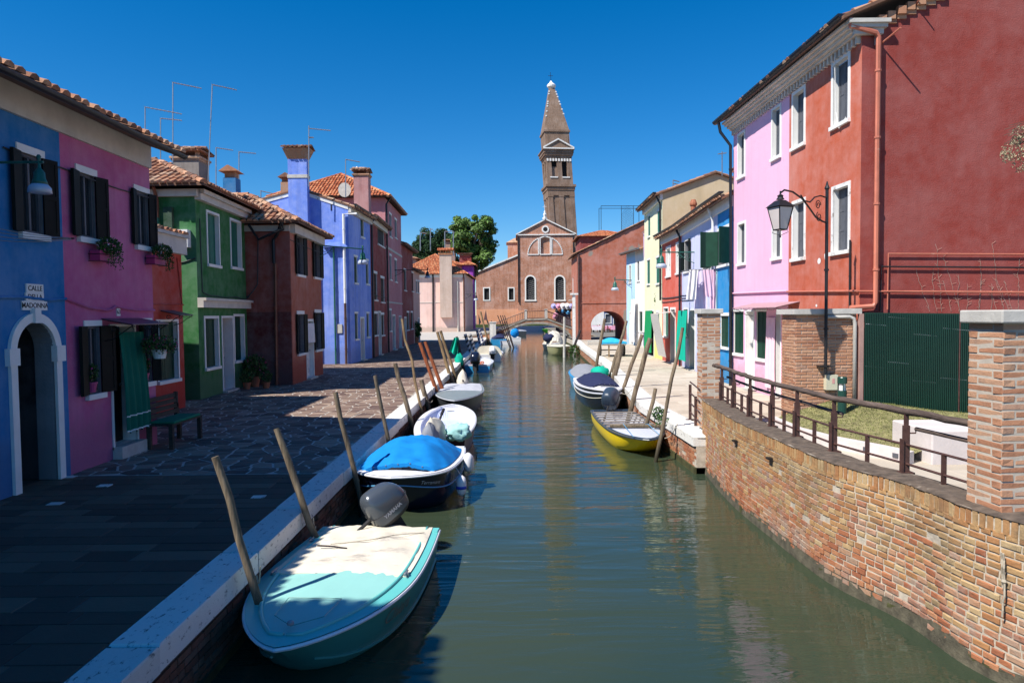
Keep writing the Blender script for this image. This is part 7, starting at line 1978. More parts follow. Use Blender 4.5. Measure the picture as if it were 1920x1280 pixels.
B = {k: v for k, v in dict(
    turq=bmat('turquoise_gelcoat', (.13, .50, .46)), turq_l=bmat('light_turquoise_deck', (.27, .55, .50), .5), turq_h=bmat('sea_green_hull', (.055, .27, .23)),
    white=bmat('white_gelcoat', (.76, .76, .78)), navy=bmat('navy_hull', (.008, .012, .03), .2), grey=bmat('grey_boat_paint', (.20, .235, .24), .5), greyd=bmat('dark_grey_hull', (.05, .055, .06), .4),
    lblue=bmat('light_blue_boat_paint', (.03, .28, .56), .4), maroon=bmat('maroon_hull', (.05, .008, .012), .3), yellow=bmat('yellow_hull', (.86, .62, .01), .3), dk=bmat('dark_blue_grey_rim', (.03, .05, .08), .4),
    olive=bmat('olive_cream_hull', (.38, .38, .20), .4), green=bmat('bright_green_hull', (.08, .45, .04), .4), cream=bmat('cream_deck', (.66, .63, .52), .5), bluein=bmat('pale_blue_liner', (.50, .55, .72), .5), deckg=bmat('pale_grey_deck', (.52, .54, .60), .5), sblue=bmat('sky_blue_hull', (.10, .35, .62), .4)).items()}
C = dict(cream=cloth('cream_canvas', (.68, .62, .50)), blue=cloth('bright_blue_tarp', (.005, .20, .55)), navy=cloth('navy_canvas', (.022, .028, .075)), grey=cloth('grey_canvas', (.24, .25, .28)), beige=cloth('beige_canvas', (.60, .55, .46)), aqua=cloth('pale_aqua_canvas', (.32, .58, .56)), teal=cloth('teal_cloth', (.005, .38, .26)), black=cloth('black_canvas', (.02, .02, .022)), white=M['cl_white'])
# canvas with mildew
m_, nt_, b_ = newmat('stained_cream_canvas'); co_ = wcoords(nt_, (1.2, 3, 1)); n1_ = noise(nt_, co_, 1.6, 6, .7)
col_ = ramp(nt_, n1_, [(.3, G(.70, .64, .50)), (.55, G(.66, .60, .49)), (.68, G(.36, .32, .28)), (.8, G(.52, .47, .40))]); nt_.links.new(col_, b_.inputs['Base Color']); b_.inputs['Roughness'].default_value = .85
bump(nt_, b_, noise(nt_, wcoords(nt_), 4, 4, .6), .35, .03); C['stained'] = m_
# 1 turquoise boat, nearest
g = WZ+.40
st = pl3(714, 990, g); bw_ = pl3(515, 1214, g+.06)
r, W, hpf, zg, inn, L = boat('motorboat', 'turquoise motorboat with cream canvas cover, nearest the camera', st, bw_, 1.60, .40, B['turq_h'], B['turq'], B['turq'], sheer=.06, tw=.93, pw=2.15, rimw=.15, deck=.48, deckm=B['turq_l'], cover=(.0, .51), coverm=C['stained'], covh=.05, keel=.2, rubm=B['white'], covnoise=.03, flare=.3)
B1 = (r, W, L)
outboard(r, W, -.02, -.02, .44, bmat('graphite_cowling', (.085, .10, .12), .22, metal=.35), tilt=-.55, scale=1.08, text='YAMAHA', yaw=.80)
# chine strake and cleats
mb = MB(); mb.tube([W(hpf(t, 3)[0]+.01, hpf(t, 3)[1], hpf(t, 3)[2]) for t in [x/20 for x in range(20)]], .014, 5); mb.tube([W(-hpf(t, 3)[0]-.01, hpf(t, 3)[1], hpf(t, 3)[2]) for t in [x/20 for x in range(20)]], .014, 5); mb.build('spray_rail', B['turq_h'], r)
for (x, t) in ((1, .18), (1, .5), (-1, .5), (0, .90)):
    mb = MB(); xx = x*(inn(t)[0]+.05); p = W(xx, L*t, zg(t)+(.02 if x else .055)); mb.lathe(p, [(.03, 0), (.028, .02), (.015, .03)], 10)
    if x: mb.tube([W(xx, L*t-.07, zg(t)+.045), W(xx, L*t+.07, zg(t)+.045)], .009, 6)
    mb.build('cleat', M['alu'], r)
# raised side coamings around the deck
for sg in (1, -1):
    mb = MB(); mb.tube([W(sg*max(inn(t)[0], .0), inn(t)[1], zg(t)+.018) for t in [.0+.97*x/24 for x in range(25)]], .018, 7); o = mb.build('coaming', B['turq'], r, smooth=True)
mb = MB(); t0 = .80; mb.tube([W(-.25, L*.72, zg(.72)+.05), W(-.22, L*.84, zg(.84)+.045), W(.0, L*.90, zg(.9)+.04), W(.22, L*.84, zg(.84)+.045), W(.25, L*.72, zg(.72)+.05), W(-.25, L*.72, zg(.72)+.05)], .004, 4); mb.build('hatch_seam', B['turq_h'], r)
def side_txt(W, hpf, L, sg, t0, kz, off=.012):
    def fn(x, y):
        t = t0-sg*x/L*(1 if sg < 0 else 1) if 0 else t0+(-x/L if sg < 0 else x/L)
        t = min(max(t, 0), 1); a = hpf(t, kz); b = hpf(t, kz+1); f = .5+y/.25; p = [a[i]+(b[i]-a[i])*f for i in range(3)]
        return W(sg*(p[0]+off), p[1], p[2])
    return fn
# the side facing the canal: which sign of local x points to world +x?
sgc = 1 if (W(1, 0, 0)-W(0, 0, 0)).x > 0 else -1
def side_text(s_, W, hpf, L, sg, sb, size, mat, parent, hm=.55):
    """lettering laid along the hull side, centred sb metres (along the skin) back from the stem"""
    N_ = 160; tt = [1-k/N_ for k in range(N_+1)]
    def at(t, h):
        a = hpf(t, 3); b = hpf(t, 6); return Vector([a[i]+(b[i]-a[i])*h for i in range(3)])
    cu_ = [0]
    for a, b in zip(tt[:-1], tt[1:]): cu_.append(cu_[-1]+(at(b, hm)-at(a, hm)).xy.length)
    def fn(x, y):
        s0_ = sb+x*(-1 if sg > 0 else 1)
        k = next((i for i, v in enumerate(cu_) if v >= s0_), N_); k = max(1, min(k, N_)); f = (s0_-cu_[k-1])/max(cu_[k]-cu_[k-1], 1e-6); t = tt[k-1]+(tt[k]-tt[k-1])*f
        H_ = max((at(t, 1)-at(t, 0)).z, .05); p = at(t, hm+y/H_); q = at(max(t-.01, 0), hm); q2 = at(min(t+.01, 1), hm); d = (q-q2).xy; d.normalize(); n_ = Vector((abs(d.y), abs(d.x)))
        return W(sg*(p.x+n_.x*.014), p.y+n_.y*.014, p.z)
    return text_3d(s_, fn, size, mat, parent)
M['faint'] = plain('faded_script_paint', (.20, .20, .16), .7, .3, 20)
side_text('Chiara', W, hpf, L, sgc, 1.35, .20, M['faint'], r)
# rope and hook lying on the cover
mb = MB(); zz = zg(.2)+.085; mb.tube([W(-.62, L*.10, zz-.03), W(-.3, L*.16, zz), W(-.1, L*.22, zz+.01), W(.1, L*.24, zz), W(.35, L*.27, zz)], .006, 5); T(mb.build('rope', M['rope']), 'thin rope with hook lying across the cream boat cover', 'rope')
mb = MB(); mb.tube([W(.12, L*.31, zz+.0), W(.3, L*.30, zz+.01), W(.48, L*.285, zz)], .010, 6); T(mb.build('stick', M['dkpole']), 'short dark stick lying on the cream boat cover', 'stick')
def mooring(a, b, label, sag=.12, r_=.008):
    a, b = Vector(a), Vector(b); mb = MB(); mb.tube([a.lerp(b, t/8)-Vector((0, 0, sag*math.sin(math.pi*t/8))) for t in range(9)], r_, 5); T(mb.build('mooring_rope', M['rope']), label, 'rope', 'mooring ropes')
mooring(W(sgc*-1*.7, L*.62, .56), (-2.45, 6.5, -.05), 'mooring rope from the turquoise boat side to the nearest pole')
mooring(W(sgc*-1*.72, L*.1, .52), (-2.45, 8.25, -.1), 'mooring rope from the turquoise boat stern to the second pole')

# 2 navy boat with blue cover
g = WZ+.66
st = pl3(805, 832, g-.03); bw_ = (-1.86, 10.25)
r, W, hpf, zg, inn, L = boat('motorboat', 'navy boat with white gunwale and domed bright blue tarp', st, bw_, 1.62, .58, B['navy'], B['white'], B['white'], sheer=.06, tw=.84, pw=4.2, rimw=.12, deck=.86, deckm=B['white'], cover=(.1, .84), coverm=C['blue'], covh=.38, keel=.2, stripe=B['sblue'], covnoise=.05, flare=.25)
sgc = 1 if (W(1, 0, 0)-W(0, 0, 0)).x > 0 else -1
def bowtext(x, y):
    t = .93; return None
side_text('Terramare', W, hpf, L, sgc, .62, .085, M['stripe_w'], r, .62)
outboard(r, W, 0, -.02, .58, B['greyd'], tilt=-.3, scale=.9, bag=C['grey'])
for k, (t, dz, mt) in enumerate(((.30, -.02, 'w'), (.36, .03, 'w'), (.62, -.22, 'b'))):
    x, y, h = hpf(t, 6); mb = MB(); p = W(sgc*(x+.10), y, h+dz-.12)
    mb.lathe(p, [(.02, -.17), (.07, -.13), (.085, -.05), (.085, .06), (.07, .13), (.02, .17)], 12)
    if mt == 'b': mb.lathe(p, [(.0875, -.05), (.0875, .0)], 12, 1)
    mb.tube([p+Vector((0, 0, .16)), W(sgc*(x-.02), y, h+.01)], .006, 4)
    o = mb.build('fender', [B['white'], bmat('blue_band', (.02, .06, .5))], smooth=True); T(o, ['white fender hanging from the navy boat, nearest its stern', 'white fender hanging from the navy boat, second from the stern', 'white fender with a dark blue band low on the navy boat side'][k], 'fender', 'white boat fenders')
mooring(W(-sgc*.6, L*.95, .6), (-2.42, 10.6, -.2), 'pale mooring rope looped from the navy boat bow to the crooked pole', .2, .011)
# 3 white open boat
g = WZ+.5
st = pl3(826, 820, g); bw_ = pl3(848, 757, g+.05)
r, W, hpf, zg, inn, L = boat('motorboat', 'white open boat with pale liner and beige bagged outboard, behind the navy boat', st, bw_, 1.42, .5, B['maroon'], B['white'], B['bluein'], sheer=.05, tw=.72, pw=2.6, rimw=.13, deck=.88, keel=.2, floor=.28)
outboard(r, W, -.05, -.02, .52, B['greyd'], tilt=.5, scale=1.15, bag=C['beige'], yaw=.3)
mb = MB()
def blob(c, rx, ry, rz, nz=.25, sd=0):
    def f(i, j):
        th = 2*math.pi*i; ph = math.pi*j; d = Vector((math.sin(ph)*math.cos(th), math.sin(ph)*math.sin(th), math.cos(ph))); n_ = 1+nz*mnoise.noise(d*2.3+Vector((sd, sd*2, 0)))+nz*.4*mnoise.noise(d*6+Vector((sd, 0, 3)))
        return Vector(c)+Vector((d.x*rx, d.y*ry, d.z*rz))*n_
    return f
mb.grid(blob(W(-sgc*.38, -.12, .62), .26, .20, .17, .5, 4), 26, 16); T(mb.build('tarpaulin', C['aqua'], smooth=True), 'crumpled pale aqua tarpaulin bundle behind the bright blue boat cover', 'tarpaulin')
# 4 grey boat
g = WZ+.55
bw_ = pl3(852, 750, g+.05); st = (-1.85, 25.2)
r, W, hpf, zg, inn, L = boat('motorboat', 'grey boat with dark hull and pointed bow towards the camera, beside the orange brown poles', st, bw_, 1.62, .52, B['greyd'], B['grey'], B['grey'], sheer=.08, tw=.85, pw=1.7, rimw=.10, deck=.45, deckm=B['grey'], cover=(.0, .48), coverm=bmat('pale_grey_cover', (.45, .46, .50), .7), covh=.06, rubm=B['deckg'])
outboard(r, W, .0, -.02, .5, B['greyd'], scale=1.1, bag=C['beige'])
# 5 small blue boat
st = (-1.95, PX(894, 706, -1.9).y); 
r, W, hpf, zg, inn, L = boat('motorboat', 'small light blue boat with black outboard and orange ropes inside', st, (-1.75, st[1]+4.6), 1.6, .42, B['lblue'], B['deckg'], B['deckg'], sheer=.1, tw=.95, rimw=.14, floor=.2)
outboard(r, W, .0, -.02, .45, B['navy'], scale=1.5, tilt=-.2)
mb = MB()
for k in range(60): 
    a = random.uniform(-.35, .35); b = random.uniform(.6, 1.3); mb.tube([W(a+.04*math.cos(t), b+.08*math.sin(t), .34+.02*k/6+random.uniform(-.02, .02)) for t in [x*1.1 for x in range(7)]], .012, 4)
T(mb.build('net_heap', plain('orange_rope', (.60, .16, .05), .8)), 'orange net heap in the small light blue boat', 'net')
# 6 white canvas covered boat
st = (-1.55, PX(918, 683, -1.5).y)
r, W, hpf, zg, inn, L = boat('motorboat', 'boat hooded with a tall cream canvas tent cover', st, (-1.45, st[1]+5), 1.75, .45, B['white'], B['white'], B['deckg'], sheer=.1, tw=.95, rimw=.1)
mb = MB()
def tent(i, j):
    u = -1+2*j; t = i; x = .92*u; h = .38+.66*(1-abs(u)**5)*(1-.55*t)+.03*mnoise.noise((i*5, j*7, 2)); return W(x*(1-.1*t), .1+2.6*t, h)
mb.grid(tent, 10, 16); mb.poly([tent(0, j/16) for j in range(17)]+[W(.92, .1, .4), W(-.92, .1, .4)]); o = mb.build('cover', C['cream'], r, smooth=False)
outboard(r, W, .25, -.02, .45, B['white'], scale=1.3)
# 7 blue boat with navy cover
yb_ = PX(944, 673, -.9).y
r, W, hpf, zg, inn, L = boat('motorboat', 'blue boat with domed navy canvas, past the cream hooded boat', (-1.3, yb_), (-1.7, yb_+6), 1.9, .55, B['lblue'], B['sblue'], B['navy'], sheer=.1, tw=.8, pw=2.2, rimw=.12, cover=(.04, .92), coverm=C['navy'], covh=.75)
# 8..  boats near and under the bridge
def yof(px, py): return P(px, py, WZ)
q = yof(950, 646); r, W, *_ = boat('motorboat', 'small white boat with cream bundles just past the navy canvas boat', (q.x, q.y), (q.x-.4, q.y+4), 1.5, .4, B['white'], B['deckg'], B['deckg'], cover=(.1, .6), coverm=C['cream'], covh=.4)
q = yof(966, 640); r, W, *_ = boat('motorboat', 'low white boat with a bright blue tarp at its bow', (q.x, q.y), (q.x-.5, q.y+4.2), 1.6, .4, B['white'], B['white'], B['grey'], rimw=.15, deck=.6)
mb = MB(); mb.grid(blob(W(.1, 1.2, .95), .5, .45, .5, .4, 2), 16, 10); T(mb.build('tarpaulin', C['blue'], smooth=True), 'bright blue tarp bundle on the low white boat before the bridge', 'tarpaulin')
q = yof(977, 629); r, W, *_ = boat('motorboat', 'grey boat under the left side of the bridge arch', (q.x, q.y), (q.x-.8, q.y+5), 1.9, .7, B['greyd'], B['deckg'], B['deckg'], deck=.3)
q = yof(1027, 625); r, W, *_ = boat('motorboat', 'bright green boat seen under the bridge arch', (q.x+3.2, q.y+2.5), (q.x-1.0, q.y), 1.6, .6, B['green'], B['green'], B['green'], deck=.3, deckm=B['green'])
q = yof(1044, 628); r, W, *_ = boat('motorboat', 'pale blue boat under the right side of the bridge arch', (q.x, q.y-1), (q.x+2.5, q.y+2), 1.5, .5, B['sblue'], B['white'], B['white'], cover=(.1, .7), coverm=C['blue'], covh=.5)
# right bank boats
q = P(1053, 668, WZ); yo = 50.0; xo = PY(1053, 650, yo).x
r, W, *_ = boat('motorboat', 'olive cream boat with pointed bow towards the camera, near the bridge right end', (xo, yo+5.2), (xo-.05, yo-.1), 1.78, .62, B['olive'], B['cream'], B['cream'], sheer=.1, pw=1.8, deck=.4, deckm=B['cream'])
r, W, *_ = boat('motorboat', 'boat with blue and cream canvas bundle behind the olive boat', (xo+.0, yo+11.6), (xo-.05, yo+6.2), 1.9, .5, B['dk'], B['white'], B['grey'], cover=(.1, .9), coverm=C['beige'], covh=1.1, covnoise=.1)
mb = MB(); mb.grid(blob(W(.5, 4.3, 1.1), .5, .5, .35, .4, 3), 14, 8); T(mb.build('tarpaulin', C['navy'], smooth=True), 'navy tarp bundle on the cream canvas boat near the bridge', 'tarpaulin')
g = WZ+.5
pA_ = P(1083, 692, g); pB_ = P(1133, 697, g)
yS = 26.0
r, W, *_ = boat('motorboat', 'light blue boat with grey canvas and teal cloth on the right bank', (3.1, 27.0), (3.3, 32.6), 1.45, .5, B['sblue'], B['lblue'], B['grey'], sheer=.06, tw=.8, pw=2.4, cover=(.06, .9), coverm=C['grey'], covh=.32)
mb = MB(); mb.grid(blob(W(.40, .3, .72), .36, .42, .26, .3, 7), 18, 10); T(mb.build('cloth_bundle', C['teal'], smooth=True), 'teal cloth bundle over the motor of the light blue boat, right bank', 'cloth')
r, W, hpf, zg, inn, L = boat('motorboat', 'black and white boat with navy canvas beside the right quay poles', (2.92, 26.2), (3.0, 20.3), 1.4, .62, B['navy'], B['white'], B['white'], sheer=.16, tw=.8, pw=2.0, rimw=.15, cover=(.1, .72), coverm=C['navy'], covh=.35, stripe=B['cream'], deck=.75, deckm=B['white'])
mb = MB()
for sg in (1, -1): mb.tube([W(sg*(hpf(t, 5)[0]+.01), hpf(t, 5)[1], hpf(t, 5)[2]-.03) for t in [x/20 for x in range(21)]], .028, 6)
mb.build('wale', B['deckg'], r)
# yellow boat
g = WZ+.42
st = pl3(1140, 772, g); bw_ = pl3(1240, 815, g)
st = (2.72, 18.9); bw_ = (2.86, 14.2)
r, W, hpf, zg, inn, L = boat('motorboat', 'yellow flat open boat with cross planks, moored at the tall dark pole', st, bw_, 1.28, .40, B['yellow'], B['dk'], B['deckg'], sheer=.04, tw=.86, pw=3.6, rimw=.07, deck=.72, deckm=B['deckg'], floor=.1, keel=.12, flare=.06)
for k in range(7):
    t = .12+.085*k; xi, yi = inn(t); mb = MB(); p = [W(-xi-.05, yi-.07, zg(t)+.02), W(xi+.05, yi-.07, zg(t)+.02), W(xi+.05, yi+.07, zg(t)+.02), W(-xi-.05, yi+.07, zg(t)+.02)]; mb.hexa([v-Vector((0, 0, .02)) for v in p]+p); mb.build('cross_plank', M['plank'], r)
mb = MB(); mb.tube([W(-.62, L*.74, zg(.7)+.09), W(.0, L*.735, zg(.7)+.09), W(.60, L*.72, zg(.7)+.09)], .04, 7); T(mb.build('log', M['pole']), 'dark round log lashed across the yellow boat deck', 'log')
mb = MB(); mb.tube([W(-.3, L*.95, zg(1)+.02), W(-.25, L*.74, zg(.7)+.14), W(-.3, L*.62, zg(.6)+.05)], .008, 4); mb.tube([W(.3, L*.96, zg(1)+.02), W(.3, L*.72, zg(.7)+.14)], .008, 4); T(mb.build('rope', bmat('blue_cord', (.1, .3, .5))), 'thin blue cord tying down the log on the yellow boat', 'rope')
q = W(.2, -.55, .55)
sgc = 1 if (W(1, 0, 0)-W(0, 0, 0)).x > 0 else -1
# outboard standing between yellow and navy boats belongs to the yellow boat
outboard(r, W, .25*-sgc*0, -.02, .42, B['dk'], tilt=-.6, scale=1.25, yaw=.5)

for (a, b, lab) in (((-2.3, 14.6, -.25), (-2.44, 13.3, -.05), 'mooring rope from the white open boat to the pole behind the blue cover'), ((-2.4, 20.4, -.2), (-2.45, 19.4, -.02), 'mooring rope from the white open boat bow to the short thick pole stub'), ((-2.4, 22.6, -.2), (-2.44, 22.0, .1), 'mooring rope from the grey boat to the orange brown poles'), ((3.2, 14.3, -.28), (3.42, 14.1, .05), 'mooring rope from the yellow boat bow to the tall dark pole'), ((3.3, 20.6, -.05), (3.55, 20.2, .1), 'mooring rope from the black and white boat to the string tied pole'), ((3.45, 18.5, -.3), (3.52, 18.4, .0), 'mooring rope from the yellow boat stern to the quay')):
    mooring(a, b, lab, .08, .009)
# ------------------------------------------------------------------ cloth bundles on the dark pole
m_ = MB()
p1_ = tq+Vector((-.25, -.2, -.1)); qa_ = PY(842, 661, tq.y-.2); qb_ = PY(858, 663, tq.y-.2); qt_ = PY(853, 633, tq.y-.2)
def drape(i, j):
    top = qt_+Vector((-.05+.25*i, .1*math.sin(i*9), 0)); bot = qa_.lerp(qb_, i)+Vector((0, .22*math.sin(i*10), .06*math.sin(i*7))); p = top.lerp(bot, j); return p+Vector((0, .1*math.sin(j*3), 0))
m_.grid(drape, 16, 8); m_.grid(lambda i, j: drape(1-i, j)+Vector((0, .04, 0)), 16, 8)
T(m_.build('hanging_cloth', C['teal'], smooth=True), 'larger teal green cloth draped at the top of the dark pole', 'cloth', 'teal cloths on the dark pole')
c = PY(861, 675, tq.y-.15); m_ = MB(); m_.grid(blob(c, .22, .2, .34, .4, 9), 16, 12); T(m_.build('hanging_cloth', C['teal'], smooth=True), 'smaller teal green bundle tied lower on the dark pole', 'cloth', 'teal cloths on the dark pole')
# ------------------------------------------------------------------ plants, pots, bench
def leafy(mb, c, rx, ry, rz, n, s_, droop=0, rnd=random):
    for k in range(n):
        d = Vector((rnd.gauss(0, 1), rnd.gauss(0, 1), rnd.gauss(0, 1))).normalized()*rnd.uniform(.3, 1.0)**.5
        p = Vector(c)+Vector((d.x*rx, d.y*ry, d.z*rz-(droop*rnd.random()**2)))
        nn = Vector((rnd.uniform(-1, 1), rnd.uniform(-1, 1), rnd.uniform(-.2, 1))).normalized(); u = nn.cross(Vector((rnd.uniform(-1, 1), rnd.uniform(-1, 1), .2))).normalized(); v = nn.cross(u); q = s_*rnd.uniform(.6, 1.3)
        mb.add([p-u*q, p+v*q*.55, p+u*q, p-v*q*.55], [(0, 1, 2, 3)])
def plant(name, label, potc, potr, poth, potm, c, r3, n, s_, fl=None, nf=40, droop=0, cat='potted plant', box=None, group=None):
    r = thing(name, label, cat, (potc[0], potc[1], potc[2]), group)
    mb = MB()
    if box: 
        F, q0, q1, z0, z1, d0, d1 = box; F.box(mb, q0, q1, z0, z1, d0, d1)
    else: mb.lathe(potc, [(potr*.7, 0), (potr*.95, poth*.85), (potr*1.08, poth*.86), (potr*1.08, poth), (potr*.9, poth), (potr*.88, poth*.9)], 14)
    mb.build('pot', potm, r)
    mb = MB(); leafy(mb, c, r3[0], r3[1], r3[2], n, s_, droop); mb.build('foliage', M['leaf'], r)
    if fl:
        mb = MB(); leafy(mb, c, r3[0]*1.08, r3[1]*1.08, r3[2]*1.1, nf, s_*.75, droop); mb.build('blossom', fl, r)
    return r
def winbox(label, F, px, py, w, trail, fl, group='flower boxes under the orchid pink windows'):
    q, z = F.at(px, py); c = F.pt(q, z+.13, .22)
    r = plant('flower_box', label, F.pt(q, z-.1, .2), 0, 0, M['pinkpot'], c, (.16, w*.6, .14), 520, .026, fl, 46, .0, 'flower box', (F, q-w/2, q+w/2, z-.12, z+.04, .03, .19), group)
    mb = MB()
    for k in range(9):
        s_ = c+Vector((random.uniform(0, .12), random.uniform(-w*.2, w*.5), -.05)); L = random.uniform(.15, trail)
        for j in range(int(L/.02)): leafy(mb, (s_.x+.02*math.sin(j), s_.y+.01*j*.3, s_.z-j*.02), .025, .025, .015, 2, .02)
    mb.build('trailing_stems', M['leaf'], r)
    mb = MB()
    for zz in (-.13, -.02): mb.tube([F.pt(q-w/2-.03, z+zz, .02), F.pt(q-w/2-.03, z+zz, .21), F.pt(q+w/2+.03, z+zz, .21), F.pt(q+w/2+.03, z+zz, .02)], .006, 4)
    mb.build('iron_holder', M['iron'], r)
winbox('pink flower box with trailing plant under the left upper window of the orchid pink house', pinkF, 180, 476, .42, .35, M['flower_w'])
winbox('pink flower box with trailing plant under the right upper window of the orchid pink house', pinkF, 282, 484, .42, .4, M['flower_w'])
q, z = pinkF.at(171, 735); c = pinkF.pt(q, z+.02, .0); plant('potted_plant', 'magenta flowers in a pink pot on the lower left sill of the orchid pink house', (c.x, c.y, c.z-.02), .09, .16, M['pinkpot'], (c.x, c.y, c.z+.30), (.12, .12, .16), 200, .028, M['flower_m'], 30)
q, z = pinkF.at(269, 716); c = pinkF.pt(q, z+.02, .02); plant('potted_plant', 'magenta flowers in a pink pot on the lower right sill, behind the bench', (c.x, c.y, c.z-.02), .08, .16, M['pinkpot'], (c.x, c.y, c.z+.32), (.11, .11, .18), 200, .028, M['flower_m'], 36)
c = PX(299, 655, -6.25); plant('hanging_basket', 'red flowering plant in a white hanging bowl by the small canopy', (c.x, c.y, c.z-.16), .13, .16, M['white'], (c.x, c.y, c.z+.12), (.30, .30, .15), 700, .028, M['flower_m'], 150, .12, 'hanging plant')
m_ = MB(); m_.tube([(c.x, c.y, c.z), (c.x, c.y, 2.3)], .006, 4); T(m_.build('hanger', M['white']), 'white hanger holding the bowl of red flowers', 'hanger')
# bench
bq0, bq1 = pinkF.at(256, 800)[0], pinkF.at(256, 800)[0]+1.25
bn = thing('bench', 'dark wooden bench with green cushion in front of the coral red house', 'bench', pinkF.pt((bq0+bq1)/2, 0, .4))
yb0 = 11.95; y0_, y1_ = pinkF.pt(bq0, 0).y+.05, pinkF.pt(bq1, 0).y; xb0 = XF+.12
for k in range(4): m_ = MB(); m_.box(xb0+.08+k*.105, xb0+.17+k*.105, y0_, y1_, .42, .45); m_.build('seat_slat', M['benchw'], bn)
for k in range(4): m_ = MB(); m_.box(xb0+.015-.01*k, xb0+.04-.01*k, y0_, y1_, .52+k*.10, .60+k*.10); m_.build('back_slat', M['benchw'], bn)
for (a, b) in ((0, 0), (1, 0), (0, 1), (1, 1)):
    m_ = MB(); x = xb0+.05+a*.40; y = y0_+.05 if b == 0 else y1_-.05; m_.box(x-.035, x+.035, y-.035, y+.035, 0, .42); m_.build('leg', M['benchw'], bn)
for y in (y0_+.05, y1_-.05): m_ = MB(); m_.box(xb0-.03, xb0+.03, y-.03, y+.03, .42, .92); m_.build('back_post', M['benchw'], bn)
m_ = MB(); m_.box(xb0+.06, xb0+.50, y0_+.06, y1_-.1, .45, .50); o = m_.build('cushion', cloth('green_cushion', (.008, .16, .09))); T(o, 'flat green cushion lying on the dark bench', 'cushion'); bv = o.modifiers.new('b', 'BEVEL'); bv.width = .02; bv.segments = 3
# potted plants between green and brown houses
c = P(488, 722); 
plant('potted_plant', 'big flowering shrub in a terracotta pot in the corner by the brown red house', (c.x, c.y-.5, 0), .19, .34, M['terra'], (c.x, c.y-.5, .72), (.42, .38, .38), 900, .045, M['flower_m'], 60)
c = P(468, 727); plant('potted_plant', 'small dark plant pot left of the big flowering shrub', (c.x+.05, c.y-.35, 0), .13, .22, M['terra'], (c.x+.05, c.y-.35, .42), (.24, .24, .25), 260, .04, M['flower_m'], 8)
c = P(507, 725); plant('potted_plant', 'small dark plant pot right of the big flowering shrub', (c.x, c.y-.4, 0), .13, .2, M['terra'], (c.x, c.y-.4, .38), (.22, .22, .22), 240, .04, M['flower_m'], 8)
c = P(783, 642); plant('potted_plant', 'spiky dark plant in a terracotta pot at the far end of the left row', (c.x, c.y-1, 0), .3, .5, M['terra'], (c.x, c.y-1, 1.2), (.5, .5, .7), 300, .14)
# weeds on the quays
for (px, py, Y, n_, s_, lab) in ((1236, 772, 15.1, 260, .03, 'green weeds growing from the quay wall behind the yellow boat'), (1241, 784, 14.4, 120, .025, 'small tuft of weeds by the tall dark pole on the right quay'), (1079, 657, 50.5, 500, .07, 'green weeds over the quay corner beside the olive boat'), (1220, 640, 0, 0, 0, '')):
    if not n_: continue
    c = PY(px, py, Y); m_ = MB(); leafy(m_, c, .16*Y/15, .2, .18*Y/20, n_, s_, .1); T(m_.build('weeds', M['leaf']), lab, 'weeds')
# laundry and curtains, right bank
F = lilF
def linen(label, F, px0, px1, py0, py1, d, mat, lean=0, cat='laundry', name='laundry', folds=3):
    q0, z1_ = F.at(px0, py0); q1, _ = F.at(px1, py0); z0_ = F.at((px0+px1)/2, py1)[1]
    p0 = PY(px0, py0, F.pt(q0, 0).y); 
    curtain(name, label, F, q0, q1, z0_, z1_, d, mat, .03, folds, cat=cat, swing=lean, group=None)
M['cl_stripe'] = None
m_, nt_, b_ = newmat('pink_checked_cloth'); w_ = nt_.nodes.new('ShaderNodeTexWave'); w_.bands_direction = 'Z'; w_.inputs['Scale'].default_value = 9; nt_.links.new(wcoords(nt_), w_.inputs['Vector'])
nt_.links.new(ramp(nt_, w_.outputs['Fac'], [(.45, G(.76, .62, .68)), (.55, G(.72, .34, .50))]), b_.inputs['Base Color']); b_.inputs['Roughness'].default_value = .9; M['cl_stripe'] = m_
# rack line out from the facade: rods
LF = Face((6.28, 23.9), (7.4, 23.9)); LZ_ = LF.at(1330, 505)[1]
rk = thing('laundry_rack', 'thin metal drying rods standing out between the lilac and cobalt fronts', 'drying rack', (7.1, 24, LZ_))
for k in range(4):
    m_ = MB(); m_.tube([LF.pt(-.15, LZ_, -.25*k), LF.pt(1.0, LZ_, -.25*k)], .010, 5); m_.build('rod', M['alu'], rk)
for q in (-.1, .8): m_ = MB(); m_.tube([LF.pt(q, LZ_-.02, -.85), LF.pt(q, LZ_-.02, .1)], .012, 5); m_.build('bracket', M['iron'], rk)
def hang(label, q0, q1, d, drop, mat, name='laundry', lean=.0, folds=2):
    curtain(name, label, LF, q0, q1, LZ_-drop, LZ_-.01, d, mat, .02, folds, cat='laundry', swing=lean)
hang('white sheet hanging leftmost on the drying rods', -.08, .24, .02, 1.05, M['cl_white'], lean=-.10)
hang('lavender white sheet hanging behind the pink checked cloths', .18, .62, -.25, 1.5, cloth('lavender_sheet', (.62, .56, .74)))
hang('wide pink and white striped cloth on the drying rods', .40, .70, .02, .95, M['cl_stripe'], lean=.10)
hang('narrow long pink striped cloth beside the wide one', .66, .84, .0, 1.5, M['cl_stripe'])
hang('pale mint towel hanging at the right end of the drying rods', .86, .97, .02, 1.6, C['aqua'])
hang('white shirt like cloth in the middle of the drying rods', .28, .60, -.5, 1.3, M['cl_white'])
